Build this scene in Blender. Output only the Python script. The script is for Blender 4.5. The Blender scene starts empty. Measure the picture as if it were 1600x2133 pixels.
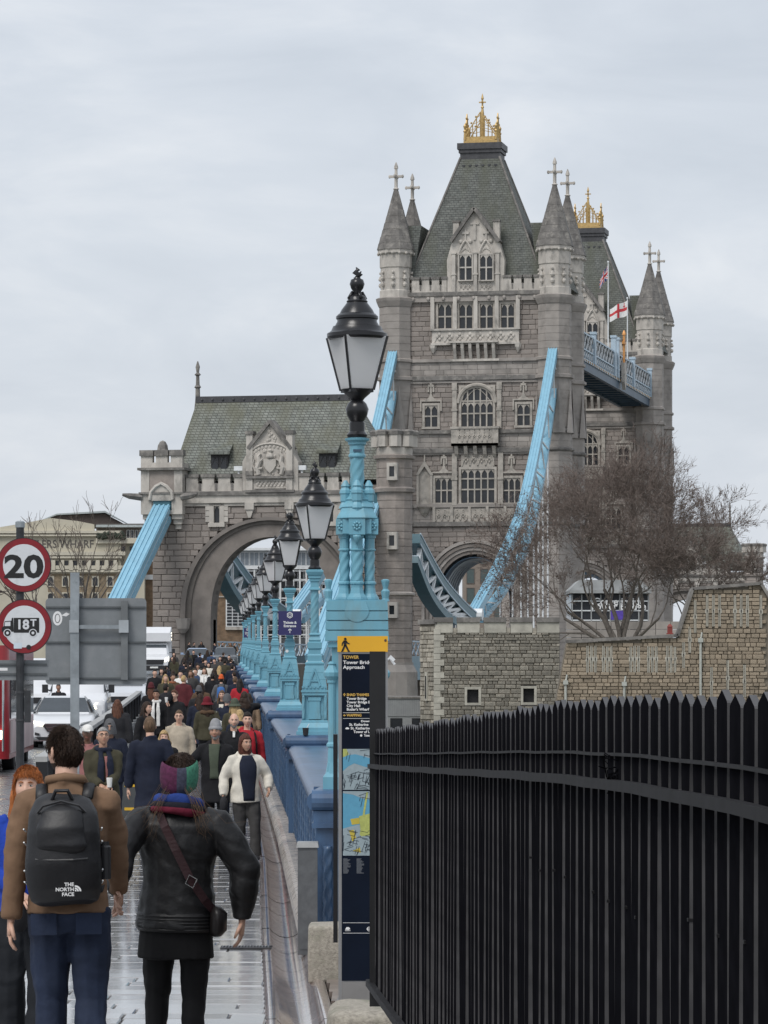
import bpy, bmesh, math, random
import numpy as np
from mathutils import Vector, Matrix, Quaternion, noise as mnoise

# ---------------------------------------------------------------- camera, sky, sun
scene = bpy.context.scene
COL = scene.collection
F, HY, CZ = 7400.0, 1400.0, 2.0        # focal length and horizon row in photo pixels, eye height

cam_d = bpy.data.cameras.new("camera")
cam = bpy.data.objects.new("camera", cam_d)
COL.objects.link(cam)
cam.location = (0, 0, CZ)
cam.rotation_euler = (math.radians(90), 0, 0)
cam_d.sensor_fit = 'VERTICAL'
cam_d.sensor_height = 24.0
cam_d.lens = F / 2133.0 * 24.0
cam_d.shift_y = (HY - 1066.5) / 2133.0
cam_d.clip_start = 0.5
cam_d.clip_end = 9000
scene.camera = cam

world = bpy.data.worlds.new("World")
scene.world = world
world.use_nodes = True
SUN_EL, SUN_AZ = math.radians(52), math.radians(215)
def build_world():
    nt = world.node_tree; N = nt.nodes; Lk = nt.links
    N.clear()
    out = N.new("ShaderNodeOutputWorld"); bg = N.new("ShaderNodeBackground")
    sky = N.new("ShaderNodeTexSky"); sky.sky_type = 'NISHITA'; sky.sun_disc = False
    sky.sun_elevation = SUN_EL; sky.sun_rotation = SUN_AZ; sky.air_density = 1.2; sky.dust_density = 3.0
    sc = N.new("ShaderNodeVectorMath"); sc.operation = 'SCALE'; sc.inputs['Scale'].default_value = 0.10
    Lk.new(sky.outputs[0], sc.inputs[0])
    tc = N.new("ShaderNodeTexCoord"); mp = N.new("ShaderNodeMapping")
    mp.inputs['Scale'].default_value = (3.0, 3.0, 8.0); mp.inputs['Rotation'].default_value = (0.0, 0.12, 0.0)
    Lk.new(tc.outputs['Generated'], mp.inputs[0])
    n1 = N.new("ShaderNodeTexNoise"); n1.inputs['Scale'].default_value = 3.4; n1.inputs['Detail'].default_value = 6
    n1.inputs['Roughness'].default_value = 0.55; n1.inputs['Distortion'].default_value = 0.4
    Lk.new(mp.outputs[0], n1.inputs['Vector'])
    rp = N.new("ShaderNodeValToRGB")
    rp.color_ramp.elements[0].position = 0.30; rp.color_ramp.elements[0].color = (0.515, 0.558, 0.622, 1)
    rp.color_ramp.elements[1].position = 0.70; rp.color_ramp.elements[1].color = (0.695, 0.72, 0.76, 1)
    e = rp.color_ramp.elements.new(0.5); e.color = (0.585, 0.625, 0.685, 1)
    Lk.new(n1.outputs['Fac'], rp.inputs[0])
    mx = N.new("ShaderNodeMixRGB"); mx.inputs[0].default_value = 0.90
    Lk.new(sc.outputs[0], mx.inputs[1]); Lk.new(rp.outputs[0], mx.inputs[2])
    Lk.new(mx.outputs[0], bg.inputs[0]); bg.inputs[1].default_value = 1.0
    Lk.new(bg.outputs[0], out.inputs[0])
build_world()

sun_d = bpy.data.lights.new("sun", 'SUN')
sun_d.energy = 1.5; sun_d.angle = math.radians(25); sun_d.color = (1.0, 0.97, 0.93)
sun = bpy.data.objects.new("sun", sun_d); COL.objects.link(sun)
# sun stands behind the camera to the left
_sd = Vector((math.sin(SUN_AZ) * math.cos(SUN_EL), math.cos(SUN_AZ) * math.cos(SUN_EL), math.sin(SUN_EL)))
sun.rotation_euler = _sd.to_track_quat('Z', 'Y').to_euler()

scene.view_settings.view_transform = 'Standard'
scene.view_settings.look = 'None'
scene.view_settings.exposure = 0.28
scene.view_settings.gamma = 1.0
scene.view_settings.use_curve_mapping = False
scene.render.engine = 'CYCLES'
scene.cycles.max_bounces = 5
scene.cycles.diffuse_bounces = 2
scene.cycles.glossy_bounces = 3
scene.cycles.transparent_max_bounces = 6
# ---------------------------------------------------------------- helpers
R = random.Random(7)
rad = math.radians
def P(x, y, D):
    "photo pixel at distance D -> world point"
    return Vector(((x - 800) / F * D, D, CZ + (HY - y) / F * D))
def PXX(x, D): return (x - 800) / F * D
_gp = [(-60,-1.6),(0,-1.85),(10,-1.95),(17,-2.08),(18.5,-2.13),(22.5,-2.41),(28,-2.44),(36,-2.48),(47,-2.49),(50,-2.48),(75,-2.27),  # unseen drop just past the couple is added so visible paving mirrors the sky
       (101,-2.05),(150,-1.5),(191,-.85),(231,-.05),(285,.6),(312,.9),(408,1.5),(500,2.0),(700,2.0)]
_gD = np.array([a for a, b in _gp], float); _gZ = np.array([b for a, b in _gp], float)
def zg(D):
    "world height of the approach road / footway at distance D (smoothed)"
    ds = np.linspace(-3, 3, 7) * (0.5 if D < 60 else 3.0)
    return CZ + float(np.mean(np.interp(D + ds, _gD, _gZ)))

# ---- materials
MATS = {}
def mat(name, col=(.5,.5,.5), rough=.6, var=.15, scale=4.0, bump=.0, bscale=None, metal=0.0, spec=.5, island=0.0,
        col2=None, c2=(.45,.7), c2scale=1.0, stretch=(1,1,1), emit=None, alpha=None, coat=0, detail=5.0, rvar=0.0, bdist=.02):
    if name in MATS: return MATS[name]
    m = bpy.data.materials.new(name); m.use_nodes = True; MATS[name] = m
    nt = m.node_tree; N = nt.nodes; Lk = nt.links
    b = N["Principled BSDF"]
    b.inputs['Roughness'].default_value = rough; b.inputs['Metallic'].default_value = metal
    b.inputs['Specular IOR Level'].default_value = spec
    if coat: b.inputs['Coat Weight'].default_value = coat; b.inputs['Coat Roughness'].default_value = .1
    tc = N.new("ShaderNodeTexCoord"); mp = N.new("ShaderNodeMapping"); mp.inputs['Scale'].default_value = stretch
    Lk.new(tc.outputs['Object'], mp.inputs[0])
    n = N.new("ShaderNodeTexNoise"); n.inputs['Scale'].default_value = scale; n.inputs['Detail'].default_value = detail
    n.inputs['Roughness'].default_value = .6
    Lk.new(mp.outputs[0], n.inputs['Vector'])
    c = Vector(col)
    r = N.new("ShaderNodeValToRGB")
    r.color_ramp.elements[0].position = .3; r.color_ramp.elements[1].position = .7
    r.color_ramp.elements[0].color = (*[max(0, k * (1 - var)) for k in c], 1)
    r.color_ramp.elements[1].color = (*[min(1, k * (1 + var)) for k in c], 1)
    Lk.new(n.outputs['Fac'], r.inputs[0])
    last = r.outputs[0]
    if col2 is not None:
        n2 = N.new("ShaderNodeTexNoise"); n2.inputs['Scale'].default_value = c2scale; n2.inputs['Detail'].default_value = 6
        n2.inputs['Roughness'].default_value = .65
        Lk.new(mp.outputs[0], n2.inputs['Vector'])
        mr = N.new("ShaderNodeMapRange"); mr.inputs[1].default_value = c2[0]; mr.inputs[2].default_value = c2[1]
        Lk.new(n2.outputs['Fac'], mr.inputs[0])
        mx = N.new("ShaderNodeMixRGB"); mx.inputs[2].default_value = (*col2, 1)
        Lk.new(mr.outputs[0], mx.inputs[0]); Lk.new(last, mx.inputs[1]); last = mx.outputs[0]
    if island:
        g = N.new("ShaderNodeNewGeometry"); oi = N.new("ShaderNodeObjectInfo")
        ad = N.new("ShaderNodeMath"); ad.operation = 'ADD'
        Lk.new(g.outputs['Random Per Island'], ad.inputs[0]); Lk.new(oi.outputs['Random'], ad.inputs[1])
        fr = N.new("ShaderNodeMath"); fr.operation = 'FRACT'; Lk.new(ad.outputs[0], fr.inputs[0])
        mr = N.new("ShaderNodeMapRange"); mr.inputs[3].default_value = 1 - island; mr.inputs[4].default_value = 1 + island
        Lk.new(fr.outputs[0], mr.inputs[0])
        vm = N.new("ShaderNodeVectorMath"); vm.operation = 'SCALE'
        Lk.new(last, vm.inputs[0]); Lk.new(mr.outputs[0], vm.inputs['Scale']); last = vm.outputs[0]
    Lk.new(last, b.inputs['Base Color'])
    if rvar:
        mr = N.new("ShaderNodeMapRange"); mr.inputs[1].default_value = .3; mr.inputs[2].default_value = .7
        mr.inputs[3].default_value = max(.02, rough - rvar); mr.inputs[4].default_value = rough + rvar
        Lk.new(n.outputs['Fac'], mr.inputs[0]); Lk.new(mr.outputs[0], b.inputs['Roughness'])
    if bump:
        bn = N.new("ShaderNodeTexNoise"); bn.inputs['Scale'].default_value = bscale or scale * 3; bn.inputs['Detail'].default_value = 5
        Lk.new(mp.outputs[0], bn.inputs['Vector'])
        bp = N.new("ShaderNodeBump"); bp.inputs['Strength'].default_value = bump; bp.inputs['Distance'].default_value = bdist
        Lk.new(bn.outputs['Fac'], bp.inputs['Height']); Lk.new(bp.outputs[0], b.inputs['Normal'])
    if emit:
        b.inputs['Emission Color'].default_value = (*emit[0], 1); b.inputs['Emission Strength'].default_value = emit[1]
    return m

def brick_mat(name, c1, c2, mortar, w, h, rough=.8, bump=.5, msize=.02, vert=True, stain=None, stain_scale=.4, island=0):
    "pattern for pieces too small to build: slates and far masonry; vector = (x+y, z)"
    if name in MATS: return MATS[name]
    m = bpy.data.materials.new(name); m.use_nodes = True; MATS[name] = m
    nt = m.node_tree; N = nt.nodes; Lk = nt.links; b = N["Principled BSDF"]; b.inputs['Roughness'].default_value = rough
    tc = N.new("ShaderNodeTexCoord"); sp = N.new("ShaderNodeSeparateXYZ"); Lk.new(tc.outputs['Object'], sp.inputs[0])
    ad = N.new("ShaderNodeMath"); ad.operation = 'ADD'; Lk.new(sp.outputs[0], ad.inputs[0]); Lk.new(sp.outputs[1], ad.inputs[1])
    cb = N.new("ShaderNodeCombineXYZ"); Lk.new(ad.outputs[0], cb.inputs[0]); Lk.new(sp.outputs[2], cb.inputs[1])
    br = N.new("ShaderNodeTexBrick"); Lk.new(cb.outputs[0], br.inputs['Vector'])
    br.inputs['Scale'].default_value = 1.0; br.inputs['Brick Width'].default_value = w; br.inputs['Row Height'].default_value = h
    br.inputs['Mortar Size'].default_value = msize; br.inputs['Mortar Smooth'].default_value = .3
    br.inputs['Color1'].default_value = (*c1, 1); br.inputs['Color2'].default_value = (*c2, 1); br.inputs['Mortar'].default_value = (*mortar, 1)
    last = br.outputs['Color']
    n = N.new("ShaderNodeTexNoise"); n.inputs['Scale'].default_value = 1.7; n.inputs['Detail'].default_value = 8
    Lk.new(tc.outputs['Object'], n.inputs['Vector'])
    mr = N.new("ShaderNodeMapRange"); mr.inputs[1].default_value = .3; mr.inputs[2].default_value = .7
    mr.inputs[3].default_value = .7; mr.inputs[4].default_value = 1.3
    Lk.new(n.outputs['Fac'], mr.inputs[0])
    vm = N.new("ShaderNodeVectorMath"); vm.operation = 'SCALE'; Lk.new(last, vm.inputs[0]); Lk.new(mr.outputs[0], vm.inputs['Scale']); last = vm.outputs[0]
    if stain:
        mp = N.new("ShaderNodeMapping"); mp.inputs['Scale'].default_value = (1, 1, .18); Lk.new(tc.outputs['Object'], mp.inputs[0])
        n2 = N.new("ShaderNodeTexNoise"); n2.inputs['Scale'].default_value = stain_scale; n2.inputs['Detail'].default_value = 7
        Lk.new(mp.outputs[0], n2.inputs['Vector'])
        m2 = N.new("ShaderNodeMapRange"); m2.inputs[1].default_value = .42; m2.inputs[2].default_value = .68; m2.inputs[4].default_value = .8
        Lk.new(n2.outputs['Fac'], m2.inputs[0])
        mx = N.new("ShaderNodeMixRGB"); mx.inputs[2].default_value = (*stain, 1)
        Lk.new(m2.outputs[0], mx.inputs[0]); Lk.new(last, mx.inputs[1]); last = mx.outputs[0]
    Lk.new(last, b.inputs['Base Color'])
    bp = N.new("ShaderNodeBump"); bp.inputs['Strength'].default_value = bump; bp.inputs['Distance'].default_value = .05; bp.invert = True
    Lk.new(br.outputs['Fac'], bp.inputs['Height']); Lk.new(bp.outputs[0], b.inputs['Normal'])
    return m

# ---- mesh builder
class MB:
    def __init__(s): s.v = []; s.f = []; s.m = []; s.cm = 0
    def add(s, vs, fs):
        o = len(s.v); s.v.extend([tuple(p) for p in vs])
        for f in fs: s.f.append([i + o for i in f]); s.m.append(s.cm)
        return s
    def box(s, x0, x1, y0, y1, z0, z1):
        return s.add([(x0,y0,z0),(x1,y0,z0),(x1,y1,z0),(x0,y1,z0),(x0,y0,z1),(x1,y0,z1),(x1,y1,z1),(x0,y1,z1)],
                     [(0,3,2,1),(4,5,6,7),(0,1,5,4),(1,2,6,5),(2,3,7,6),(3,0,4,7)])
    def cbox(s, c, sx, sy, sz): return s.box(c[0]-sx/2, c[0]+sx/2, c[1]-sy/2, c[1]+sy/2, c[2]-sz/2, c[2]+sz/2)
    def frus(s, x0, x1, y0, y1, z0, X0, X1, Y0, Y1, z1):
        "box whose bottom and top rectangles differ"
        return s.add([(x0,y0,z0),(x1,y0,z0),(x1,y1,z0),(x0,y1,z0),(X0,Y0,z1),(X1,Y0,z1),(X1,Y1,z1),(X0,Y1,z1)],
                     [(0,3,2,1),(4,5,6,7),(0,1,5,4),(1,2,6,5),(2,3,7,6),(3,0,4,7)])
    def prism(s, poly, a0, a1, ax='y'):
        "polygon in the plane across ax, extruded a0..a1 (ax y: (x,z); ax x: (y,z); ax z: (x,y))"
        n = len(poly)
        def q(p, a): return {'y': (p[0], a, p[1]), 'x': (a, p[0], p[1]), 'z': (p[0], p[1], a)}[ax]
        vs = [q(p, a0) for p in poly] + [q(p, a1) for p in poly]
        fs = [tuple(range(n))[::-1], tuple(range(n, 2 * n))] + [(i, (i+1) % n, n + (i+1) % n, n + i) for i in range(n)]
        return s.add(vs, fs)
    def lathe(s, prof, n=12, c=(0,0,0), a0=0.0, twist=None, sq=None):
        vs = []; k = len(prof)
        for i, (r, z) in enumerate(prof):
            t = a0 + (twist * i if twist else 0)
            for j in range(n):
                a = t + 2 * math.pi * j / n
                rr = r if sq is None else r * sq(a - t)
                vs.append((c[0] + rr * math.cos(a), c[1] + rr * math.sin(a), c[2] + z))
        fs = [(i*n+j, i*n+(j+1) % n, (i+1)*n+(j+1) % n, (i+1)*n+j) for i in range(k-1) for j in range(n)]
        fs.append(tuple(range(n))[::-1]); fs.append(tuple((k-1)*n + j for j in range(n)))
        return s.add(vs, fs)
    def tube(s, pts, rads, n=6, cap=True, flat=1.0):
        pts = [Vector(p) for p in pts]; k = len(pts); vs = []
        if not hasattr(rads, '__len__'): rads = [rads] * k
        up = Vector((0, 0, 1)); prev = None
        for i, p in enumerate(pts):
            d = (pts[min(i+1, k-1)] - pts[max(i-1, 0)])
            d = d.normalized() if d.length > 1e-9 else Vector((0,0,1))
            if prev is None:
                a = d.orthogonal().normalized() if abs(d.z) > .95 else d.cross(up).normalized()
            else:
                a = (prev - d * prev.dot(d)); a = a.normalized() if a.length > 1e-6 else d.orthogonal().normalized()
            prev = a; b = d.cross(a)
            for j in range(n):
                t = 2 * math.pi * j / n
                vs.append(p + (a * math.cos(t) + b * math.sin(t) * flat) * rads[i])
        fs = [(i*n+j, i*n+(j+1) % n, (i+1)*n+(j+1) % n, (i+1)*n+j) for i in range(k-1) for j in range(n)]
        if cap: fs.append(tuple(range(n))[::-1]); fs.append(tuple((k-1)*n + j for j in range(n)))
        return s.add(vs, fs)
    def beam(s, p, q, w, h=None, up=(0,0,1)):
        "square bar from p to q"
        p = Vector(p); q = Vector(q); h = h or w; d = (q - p).normalized(); up = Vector(up)
        a = d.cross(up); a = a.normalized() if a.length > 1e-6 else d.orthogonal().normalized(); b = a.cross(d)
        vs = []
        for c in (p, q):
            for (i, j) in ((-1,-1),(1,-1),(1,1),(-1,1)): vs.append(c + a * (w/2*i) + b * (h/2*j))
        return s.add(vs, [(0,3,2,1),(4,5,6,7),(0,1,5,4),(1,2,6,5),(2,3,7,6),(3,0,4,7)])
    def sph(s, c, rx, ry=None, rz=None, n=8, m=6):
        ry = ry or rx; rz = rz or rx
        vs = [(c[0], c[1], c[2]-rz)]
        for i in range(1, m):
            t = -math.pi/2 + math.pi*i/m
            for j in range(n):
                a = 2*math.pi*j/n
                vs.append((c[0]+rx*math.cos(t)*math.cos(a), c[1]+ry*math.cos(t)*math.sin(a), c[2]+rz*math.sin(t)))
        vs.append((c[0], c[1], c[2]+rz)); L = len(vs)-1
        fs = [(0, 1+(j+1) % n, 1+j) for j in range(n)]
        fs += [(1+i*n+j, 1+i*n+(j+1) % n, 1+(i+1)*n+(j+1) % n, 1+(i+1)*n+j) for i in range(m-2) for j in range(n)]
        fs += [(1+(m-2)*n+j, 1+(m-2)*n+(j+1) % n, L) for j in range(n)]
        return s.add(vs, fs)
    def mesh(s, name, mats, smooth=False):
        me = bpy.data.meshes.new(name); me.from_pydata(s.v, [], s.f)
        if not isinstance(mats, (list, tuple)): mats = [mats]
        for m in mats: me.materials.append(m)
        if len(mats) > 1: me.polygons.foreach_set('material_index', s.m)
        if smooth: me.polygons.foreach_set('use_smooth', [True] * len(me.polygons))
        me.update(); return me
    def build(s, name, mats, parent=None, smooth=False, loc=None, rot=None):
        return link(bpy.data.objects.new(name, s.mesh(name, mats, smooth)), parent, loc, rot)

def _each(s, name, mats, parent=None, smooth=False):
    "one object for every connected piece"
    par_ = list(range(len(s.v)))
    def find(a):
        while par_[a] != a: par_[a] = par_[par_[a]]; a = par_[a]
        return a
    for f in s.f:
        r = find(f[0])
        for i in f[1:]: par_[find(i)] = r
    groups = {}
    for f, m in zip(s.f, s.m): groups.setdefault(find(f[0]), []).append((f, m))
    for g in groups.values():
        q = MB(); mp = {}
        for f, m in g:
            nf = []
            for i in f:
                if i not in mp: mp[i] = len(q.v); q.v.append(s.v[i])
                nf.append(mp[i])
            q.f.append(nf); q.m.append(m)
        q.build(name, mats, parent, smooth)
MB.each = _each
def link(o, parent=None, loc=None, rot=None):
    COL.objects.link(o)
    if parent is not None: o.parent = parent
    if loc is not None: o.location = loc
    if rot is not None: o.rotation_euler = rot
    return o
def tag(o, label=None, cat=None, group=None, kind=None):
    if label: o['label'] = label
    if cat: o['category'] = cat
    if group: o['group'] = group
    if kind: o['kind'] = kind
    return o
def thing(name, label, cat, loc=(0,0,0), rz=0.0, group=None):
    o = bpy.data.objects.new(name, None); o.empty_display_size = .2
    link(o, None, loc, (0, 0, rz)); return tag(o, label, cat, group)
def copy_tree(o, parent=None):
    c = o.copy(); COL.objects.link(c); c.parent = parent
    for ch in list(o.children): copy_tree(ch, c)
    return c
_share = {}
def shared_box():
    "unit block with slightly drawn-in front (front = -y), used by every built stone"
    if 'b' not in _share:
        b = MB(); b.frus(-.5,.5,-.5,.5,0, -.5,.5,-.5,.5,1)
        k = .06
        b = MB()
        b.add([(-.5,.5,-.5),(.5,.5,-.5),(.5,.5,.5),(-.5,.5,.5),(-.5,-.3,-.5),(.5,-.3,-.5),(.5,-.3,.5),(-.5,-.3,.5),
               (-.5+k,-.5,-.5+k),(.5-k,-.5,-.5+k),(.5-k,-.5,.5-k),(-.5+k,-.5,.5-k)],
              [(0,3,2,1)[::-1],(0,1,5,4),(1,2,6,5),(2,3,7,6),(3,0,4,7),(4,5,9,8),(5,6,10,9),(6,7,11,10),(7,4,8,11),(8,9,10,11)])
        _share['b'] = b
    return _share['b']
_stone_mesh = {}
def stones(boxes, parent, m, name='stone', n=300, rest='stonework', key=None):
    """boxes: (x0,x1,y0,y1,z0,z1) in the parent's space, y0 the face. The n largest become parts, the rest one part."""
    boxes = sorted(boxes, key=lambda b: -(b[1]-b[0])*(b[5]-b[4]) if key is None else key(b))
    if m.name not in _stone_mesh: _stone_mesh[m.name] = shared_box().mesh(name, m)
    me = _stone_mesh[m.name]
    for b in boxes[:n]:
        o = bpy.data.objects.new(name, me); link(o, parent)
        o.location = ((b[0]+b[1])/2, (b[2]+b[3])/2, (b[4]+b[5])/2); o.scale = (b[1]-b[0], b[3]-b[2], b[5]-b[4])
    if len(boxes) > n:
        q = MB(); sb = shared_box()
        for b in boxes[n:]:
            c = ((b[0]+b[1])/2, (b[2]+b[3])/2, (b[4]+b[5])/2); sc = (b[1]-b[0], b[3]-b[2], b[5]-b[4])
            q.add([(c[0]+v[0]*sc[0], c[1]+v[1]*sc[1], c[2]+v[2]*sc[2]) for v in sb.v], sb.f)
        tag(q.build(rest, m, parent), kind='stuff')
def courses(u0, u1, z0, z1, ch, sl, y, depth, holes=(), jit=.03, joint=.02, rnd=None, chv=.0, lv=.35, bound=None):
    "ashlar courses: stones face at y (towards -y), with holes = functions z -> (a, b) or None; returns stones, backing"
    rnd = rnd or R; st = []; back = []; z = z0
    while z < z1 - .02:
        h = min(ch * (1 + rnd.uniform(-chv, chv)), z1 - z); zm = z + h/2
        a0, a1 = (u0, u1) if bound is None else bound(zm)
        iv = [(a0, a1)]
        for hf in holes:
            r = hf(zm)
            if r is None: continue
            nv = []
            for (a, b) in iv:
                if r[1] <= a or r[0] >= b: nv.append((a, b)); continue
                if r[0] > a: nv.append((a, r[0]))
                if r[1] < b: nv.append((r[1], b))
            iv = nv
        for (a, b) in iv:
            if b - a < .03: continue
            back.append((a, b, y + .05, y + .05 + depth, z, z + h))
            x = a
            while x < b - 1e-4:
                l = sl * rnd.uniform(1-lv, 1+lv)
                if x == a: l *= rnd.uniform(.5, 1)
                e = x + l
                if b - e < sl * .35: e = b
                j = rnd.uniform(-jit, jit*.3)
                st.append((x + joint/2, e - joint/2, y + j, y + depth*.8, z + joint/2, z + h - joint/2)); x = e
        z += h
    return st, back
def boxes_mesh(bs, name, m, parent):
    q = MB()
    for b in bs: q.box(*b)
    return q.build(name, m, parent)
_tmp_scene = bpy.data.scenes.new('workbench')
def evaluated_mesh(ob):
    "evaluate one object alone, outside the main scene, so the big scene is not updated each time"
    _tmp_scene.collection.objects.link(ob); vl = _tmp_scene.view_layers[0]; vl.update(); dg = vl.depsgraph; dg.update()
    return bpy.data.meshes.new_from_object(ob.evaluated_get(dg))
def text_mesh(body, size, m, name, parent, loc, rot=(math.pi/2, 0, 0), align='LEFT', ext=.002, sx=1.0, bold=0.0):
    cu = bpy.data.curves.new(name, 'FONT'); cu.body = body; cu.size = size; cu.extrude = ext; cu.align_x = align
    cu.offset = bold; cu.resolution_u = 3
    ob = bpy.data.objects.new(name, cu); me = evaluated_mesh(ob); me.name = name
    bpy.data.objects.remove(ob); bpy.data.curves.remove(cu)
    me.materials.clear(); me.materials.append(m)
    o = bpy.data.objects.new(name, me); link(o, parent, loc, rot); o.scale = (sx, 1, 1); return o
class Frame:
    "a facade: local x along it, local y away from the camera, base height z0"
    def __init__(s, X, Y, z0, ang): s.o = Vector((X, Y, z0)); s.a = ang; s.u = Vector((math.cos(ang), -math.sin(ang), 0)); s.w = Vector((math.sin(ang), math.cos(ang), 0))
    def uz(s, px, py, v=0.0):
        "ray through a pixel onto the plane y = v -> (x, z) local"
        d = Vector(((px-800)/F, 1, (HY-py)/F)); o = Vector((0,0,CZ)) - s.o
        t = (v - o.dot(s.w)) / d.dot(s.w); p = o + d*t
        return p.dot(s.u), p.z
    def vz(s, px, py, u=0.0):
        "onto the plane x = u -> (y, z) local"
        d = Vector(((px-800)/F, 1, (HY-py)/F)); o = Vector((0,0,CZ)) - s.o
        t = (u - o.dot(s.u)) / d.dot(s.u); p = o + d*t
        return p.dot(s.w), p.z
    def world(s, x, y, z): return s.o + s.u*x + s.w*y + Vector((0,0,z))
def shade(o):
    o.data.polygons.foreach_set('use_smooth', [True]*len(o.data.polygons)); 
    try: o.data.set_sharp_from_angle(angle=rad(38))
    except Exception: pass
    return o
# ---------------------------------------------------------------- the setting: ground, road, footway
m_asphalt = mat('wet_asphalt', (.09,.095,.10), .28, .25, 1.2, bump=.25, bscale=60, rvar=.12, bdist=.01)
m_pave = mat('wet_paving', (.37,.37,.375), .20, .35, 5, bump=.06, bscale=8, stretch=(.35,1.5,1), island=.22, rvar=.1, bdist=.004, spec=.6, coat=1.0, col2=(.13,.13,.13), c2=(.55,.75), c2scale=1.5)
m_joint = mat('paving_bed', (.05,.046,.042), .8, .3, 8, spec=.1)
m_gutter = mat('gutter_stone', (.27,.20,.18), .25, .3, 2.0, bump=.2, bscale=25, island=.14, rvar=.12, col2=(.12,.10,.095), c2=(.52,.72), c2scale=4, bdist=.004, coat=1.0)
m_land = mat('land', (.12,.13,.10), .9, .4, .02)
m_skirt = mat('embankment', (.22,.21,.19), .85, .2, .5)

def axis(D):
    "x of the lamp / parapet line at distance D"
    return float(np.interp(D, [0, 22, 32, 50.3, 400], [.55, .14, -.242, -.981, -.981 - .0466*349.7]))
def gutter_x(D): return float(np.interp(D, [0, 20, 22, 32, 47, 60, 400], [.2, -.42, -.48, -.86, -1.40, -1.98, -.54 - .981 - .0466*349.7]))

ground = MB(); S = 4500
ground.add([(-S,-200,-5),(S,-200,-5),(S,7000,-5),(-S,7000,-5)], [(0,1,2,3)])
tag(ground.build('ground', m_land), kind='structure')

def strip(name, m, xl, xr, D0, D1, step, dz=0.0, skirt=None, n=1):
    q = MB(); Ds = list(np.arange(D0, D1 + 1e-6, step))
    for i, D in enumerate(Ds):
        a, b = xl(D), xr(D)
        for k in range(n+1): q.v.append((a + (b-a)*k/n, D, zg(D) + dz))
    for i in range(len(Ds)-1):
        for k in range(n):
            o = i*(n+1)+k; q.f.append([o, o+1, o+n+2, o+n+1]); q.m.append(0)
    o = q.build(name, m); tag(o, kind='structure')
    if skirt:
        s = MB()
        for fx, sgn in ((xl, 1), (xr, 0)):
            for i in range(len(Ds)-1):
                D, E = Ds[i], Ds[i+1]
                s.add([(fx(D),D,zg(D)+dz-.003),(fx(E),E,zg(E)+dz-.003),(fx(E),E,-5),(fx(D),D,-5)], [(0,1,2,3)])
        s.build('embankment_side', skirt, o)
    return o
foot_l = lambda D: axis(D) - 4.75
# the road swings right into the gateway near the bridge
road = strip('road', m_asphalt, lambda D: axis(D) - 16 - (max(0, D-250)*.02), lambda D: axis(D) - 4.7 + max(0, D-235)**1.6*.012, -30, 330, 4, -.12, m_skirt)
footway = strip('pavement', m_joint, lambda D: foot_l(D), lambda D: axis(D) + 1.2 + (3.0 if D < 30 else 0), -30, 300, 2, -.13, m_skirt)
far_foot = strip('footpath', m_pave, lambda D: foot_l(D) + .02, lambda D: gutter_x(D) - .25, 66, 300, 2, 0.0)
kerb = MB(); KL = 1.2
for i in range(0, 130):
    D = 14 + i*KL; kerb.box(foot_l(D)-.15, foot_l(D)+.15, D+.006, D+KL-.006, zg(D)-.14, zg(D)+.012)
tag(kerb.build('kerb', mat('granite_kerb', (.30,.29,.28), .35, .2, 30, island=.15)), kind='structure')

# paving slabs: separate slabs in the nearer stretch
pb = []; rr = random.Random(3); D = 16.0; row = 0
while D < 66:
    h = .40 if D < 45 else .5
    x = foot_l(D) + .16 - rr.uniform(0, .6); xr = gutter_x(D) - .245
    while x < xr - .05:
        l = rr.choice((.6, .75, .9)); e = min(x + l, xr)
        if xr - e < .18: e = xr
        if e > foot_l(D) + .3: pb.append((max(x, foot_l(D)+.16) + .007, e - .007, D + .009, D + h - .009, row))
        x = e
    D += h; row += 1
slab = MB(); k = .02
slab.add([(-.5,-.5,-1),(.5,-.5,-1),(.5,.5,-1),(-.5,.5,-1),(-.5,-.5,-.15),(.5,-.5,-.15),(.5,.5,-.15),(-.5,.5,-.15),
          (-.5+k*.6,-.5+k,0),(.5-k*.6,-.5+k,0),(.5-k*.6,.5-k,0),(-.5+k*.6,.5-k,0)],
         [(0,1,5,4),(1,2,6,5),(2,3,7,6),(3,0,4,7),(4,5,9,8),(5,6,10,9),(6,7,11,10),(7,4,8,11),(8,9,10,11)])
slab_me = slab.mesh('paving_slab', m_pave)
rest = MB(); nsl = 0
for (a, b, d0, d1, row) in pb:
    dm = (d0+d1)/2; z = zg(dm) + rr.uniform(-.003, .004); sl = (zg(d1)-zg(d0))/(d1-d0)
    vis = PXX(0, dm) - .3 < b and d0 > 23.2
    if vis and nsl < 300:
        o = bpy.data.objects.new('paving_slab', slab_me); link(o, footway, ((a+b)/2, dm, z), (math.atan(sl)+rr.uniform(-.004,.004), rr.uniform(-.006,.006), 0))
        o.scale = (b-a, d1-d0, .05); nsl += 1
    else:
        rest.add([((a+b)/2+v[0]*(b-a), dm+v[1]*(d1-d0), z + v[2]*.05 + v[1]*(d1-d0)*sl) for v in slab.v], slab.f)
tag(rest.build('paving', m_pave, footway), kind='stuff')

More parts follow.
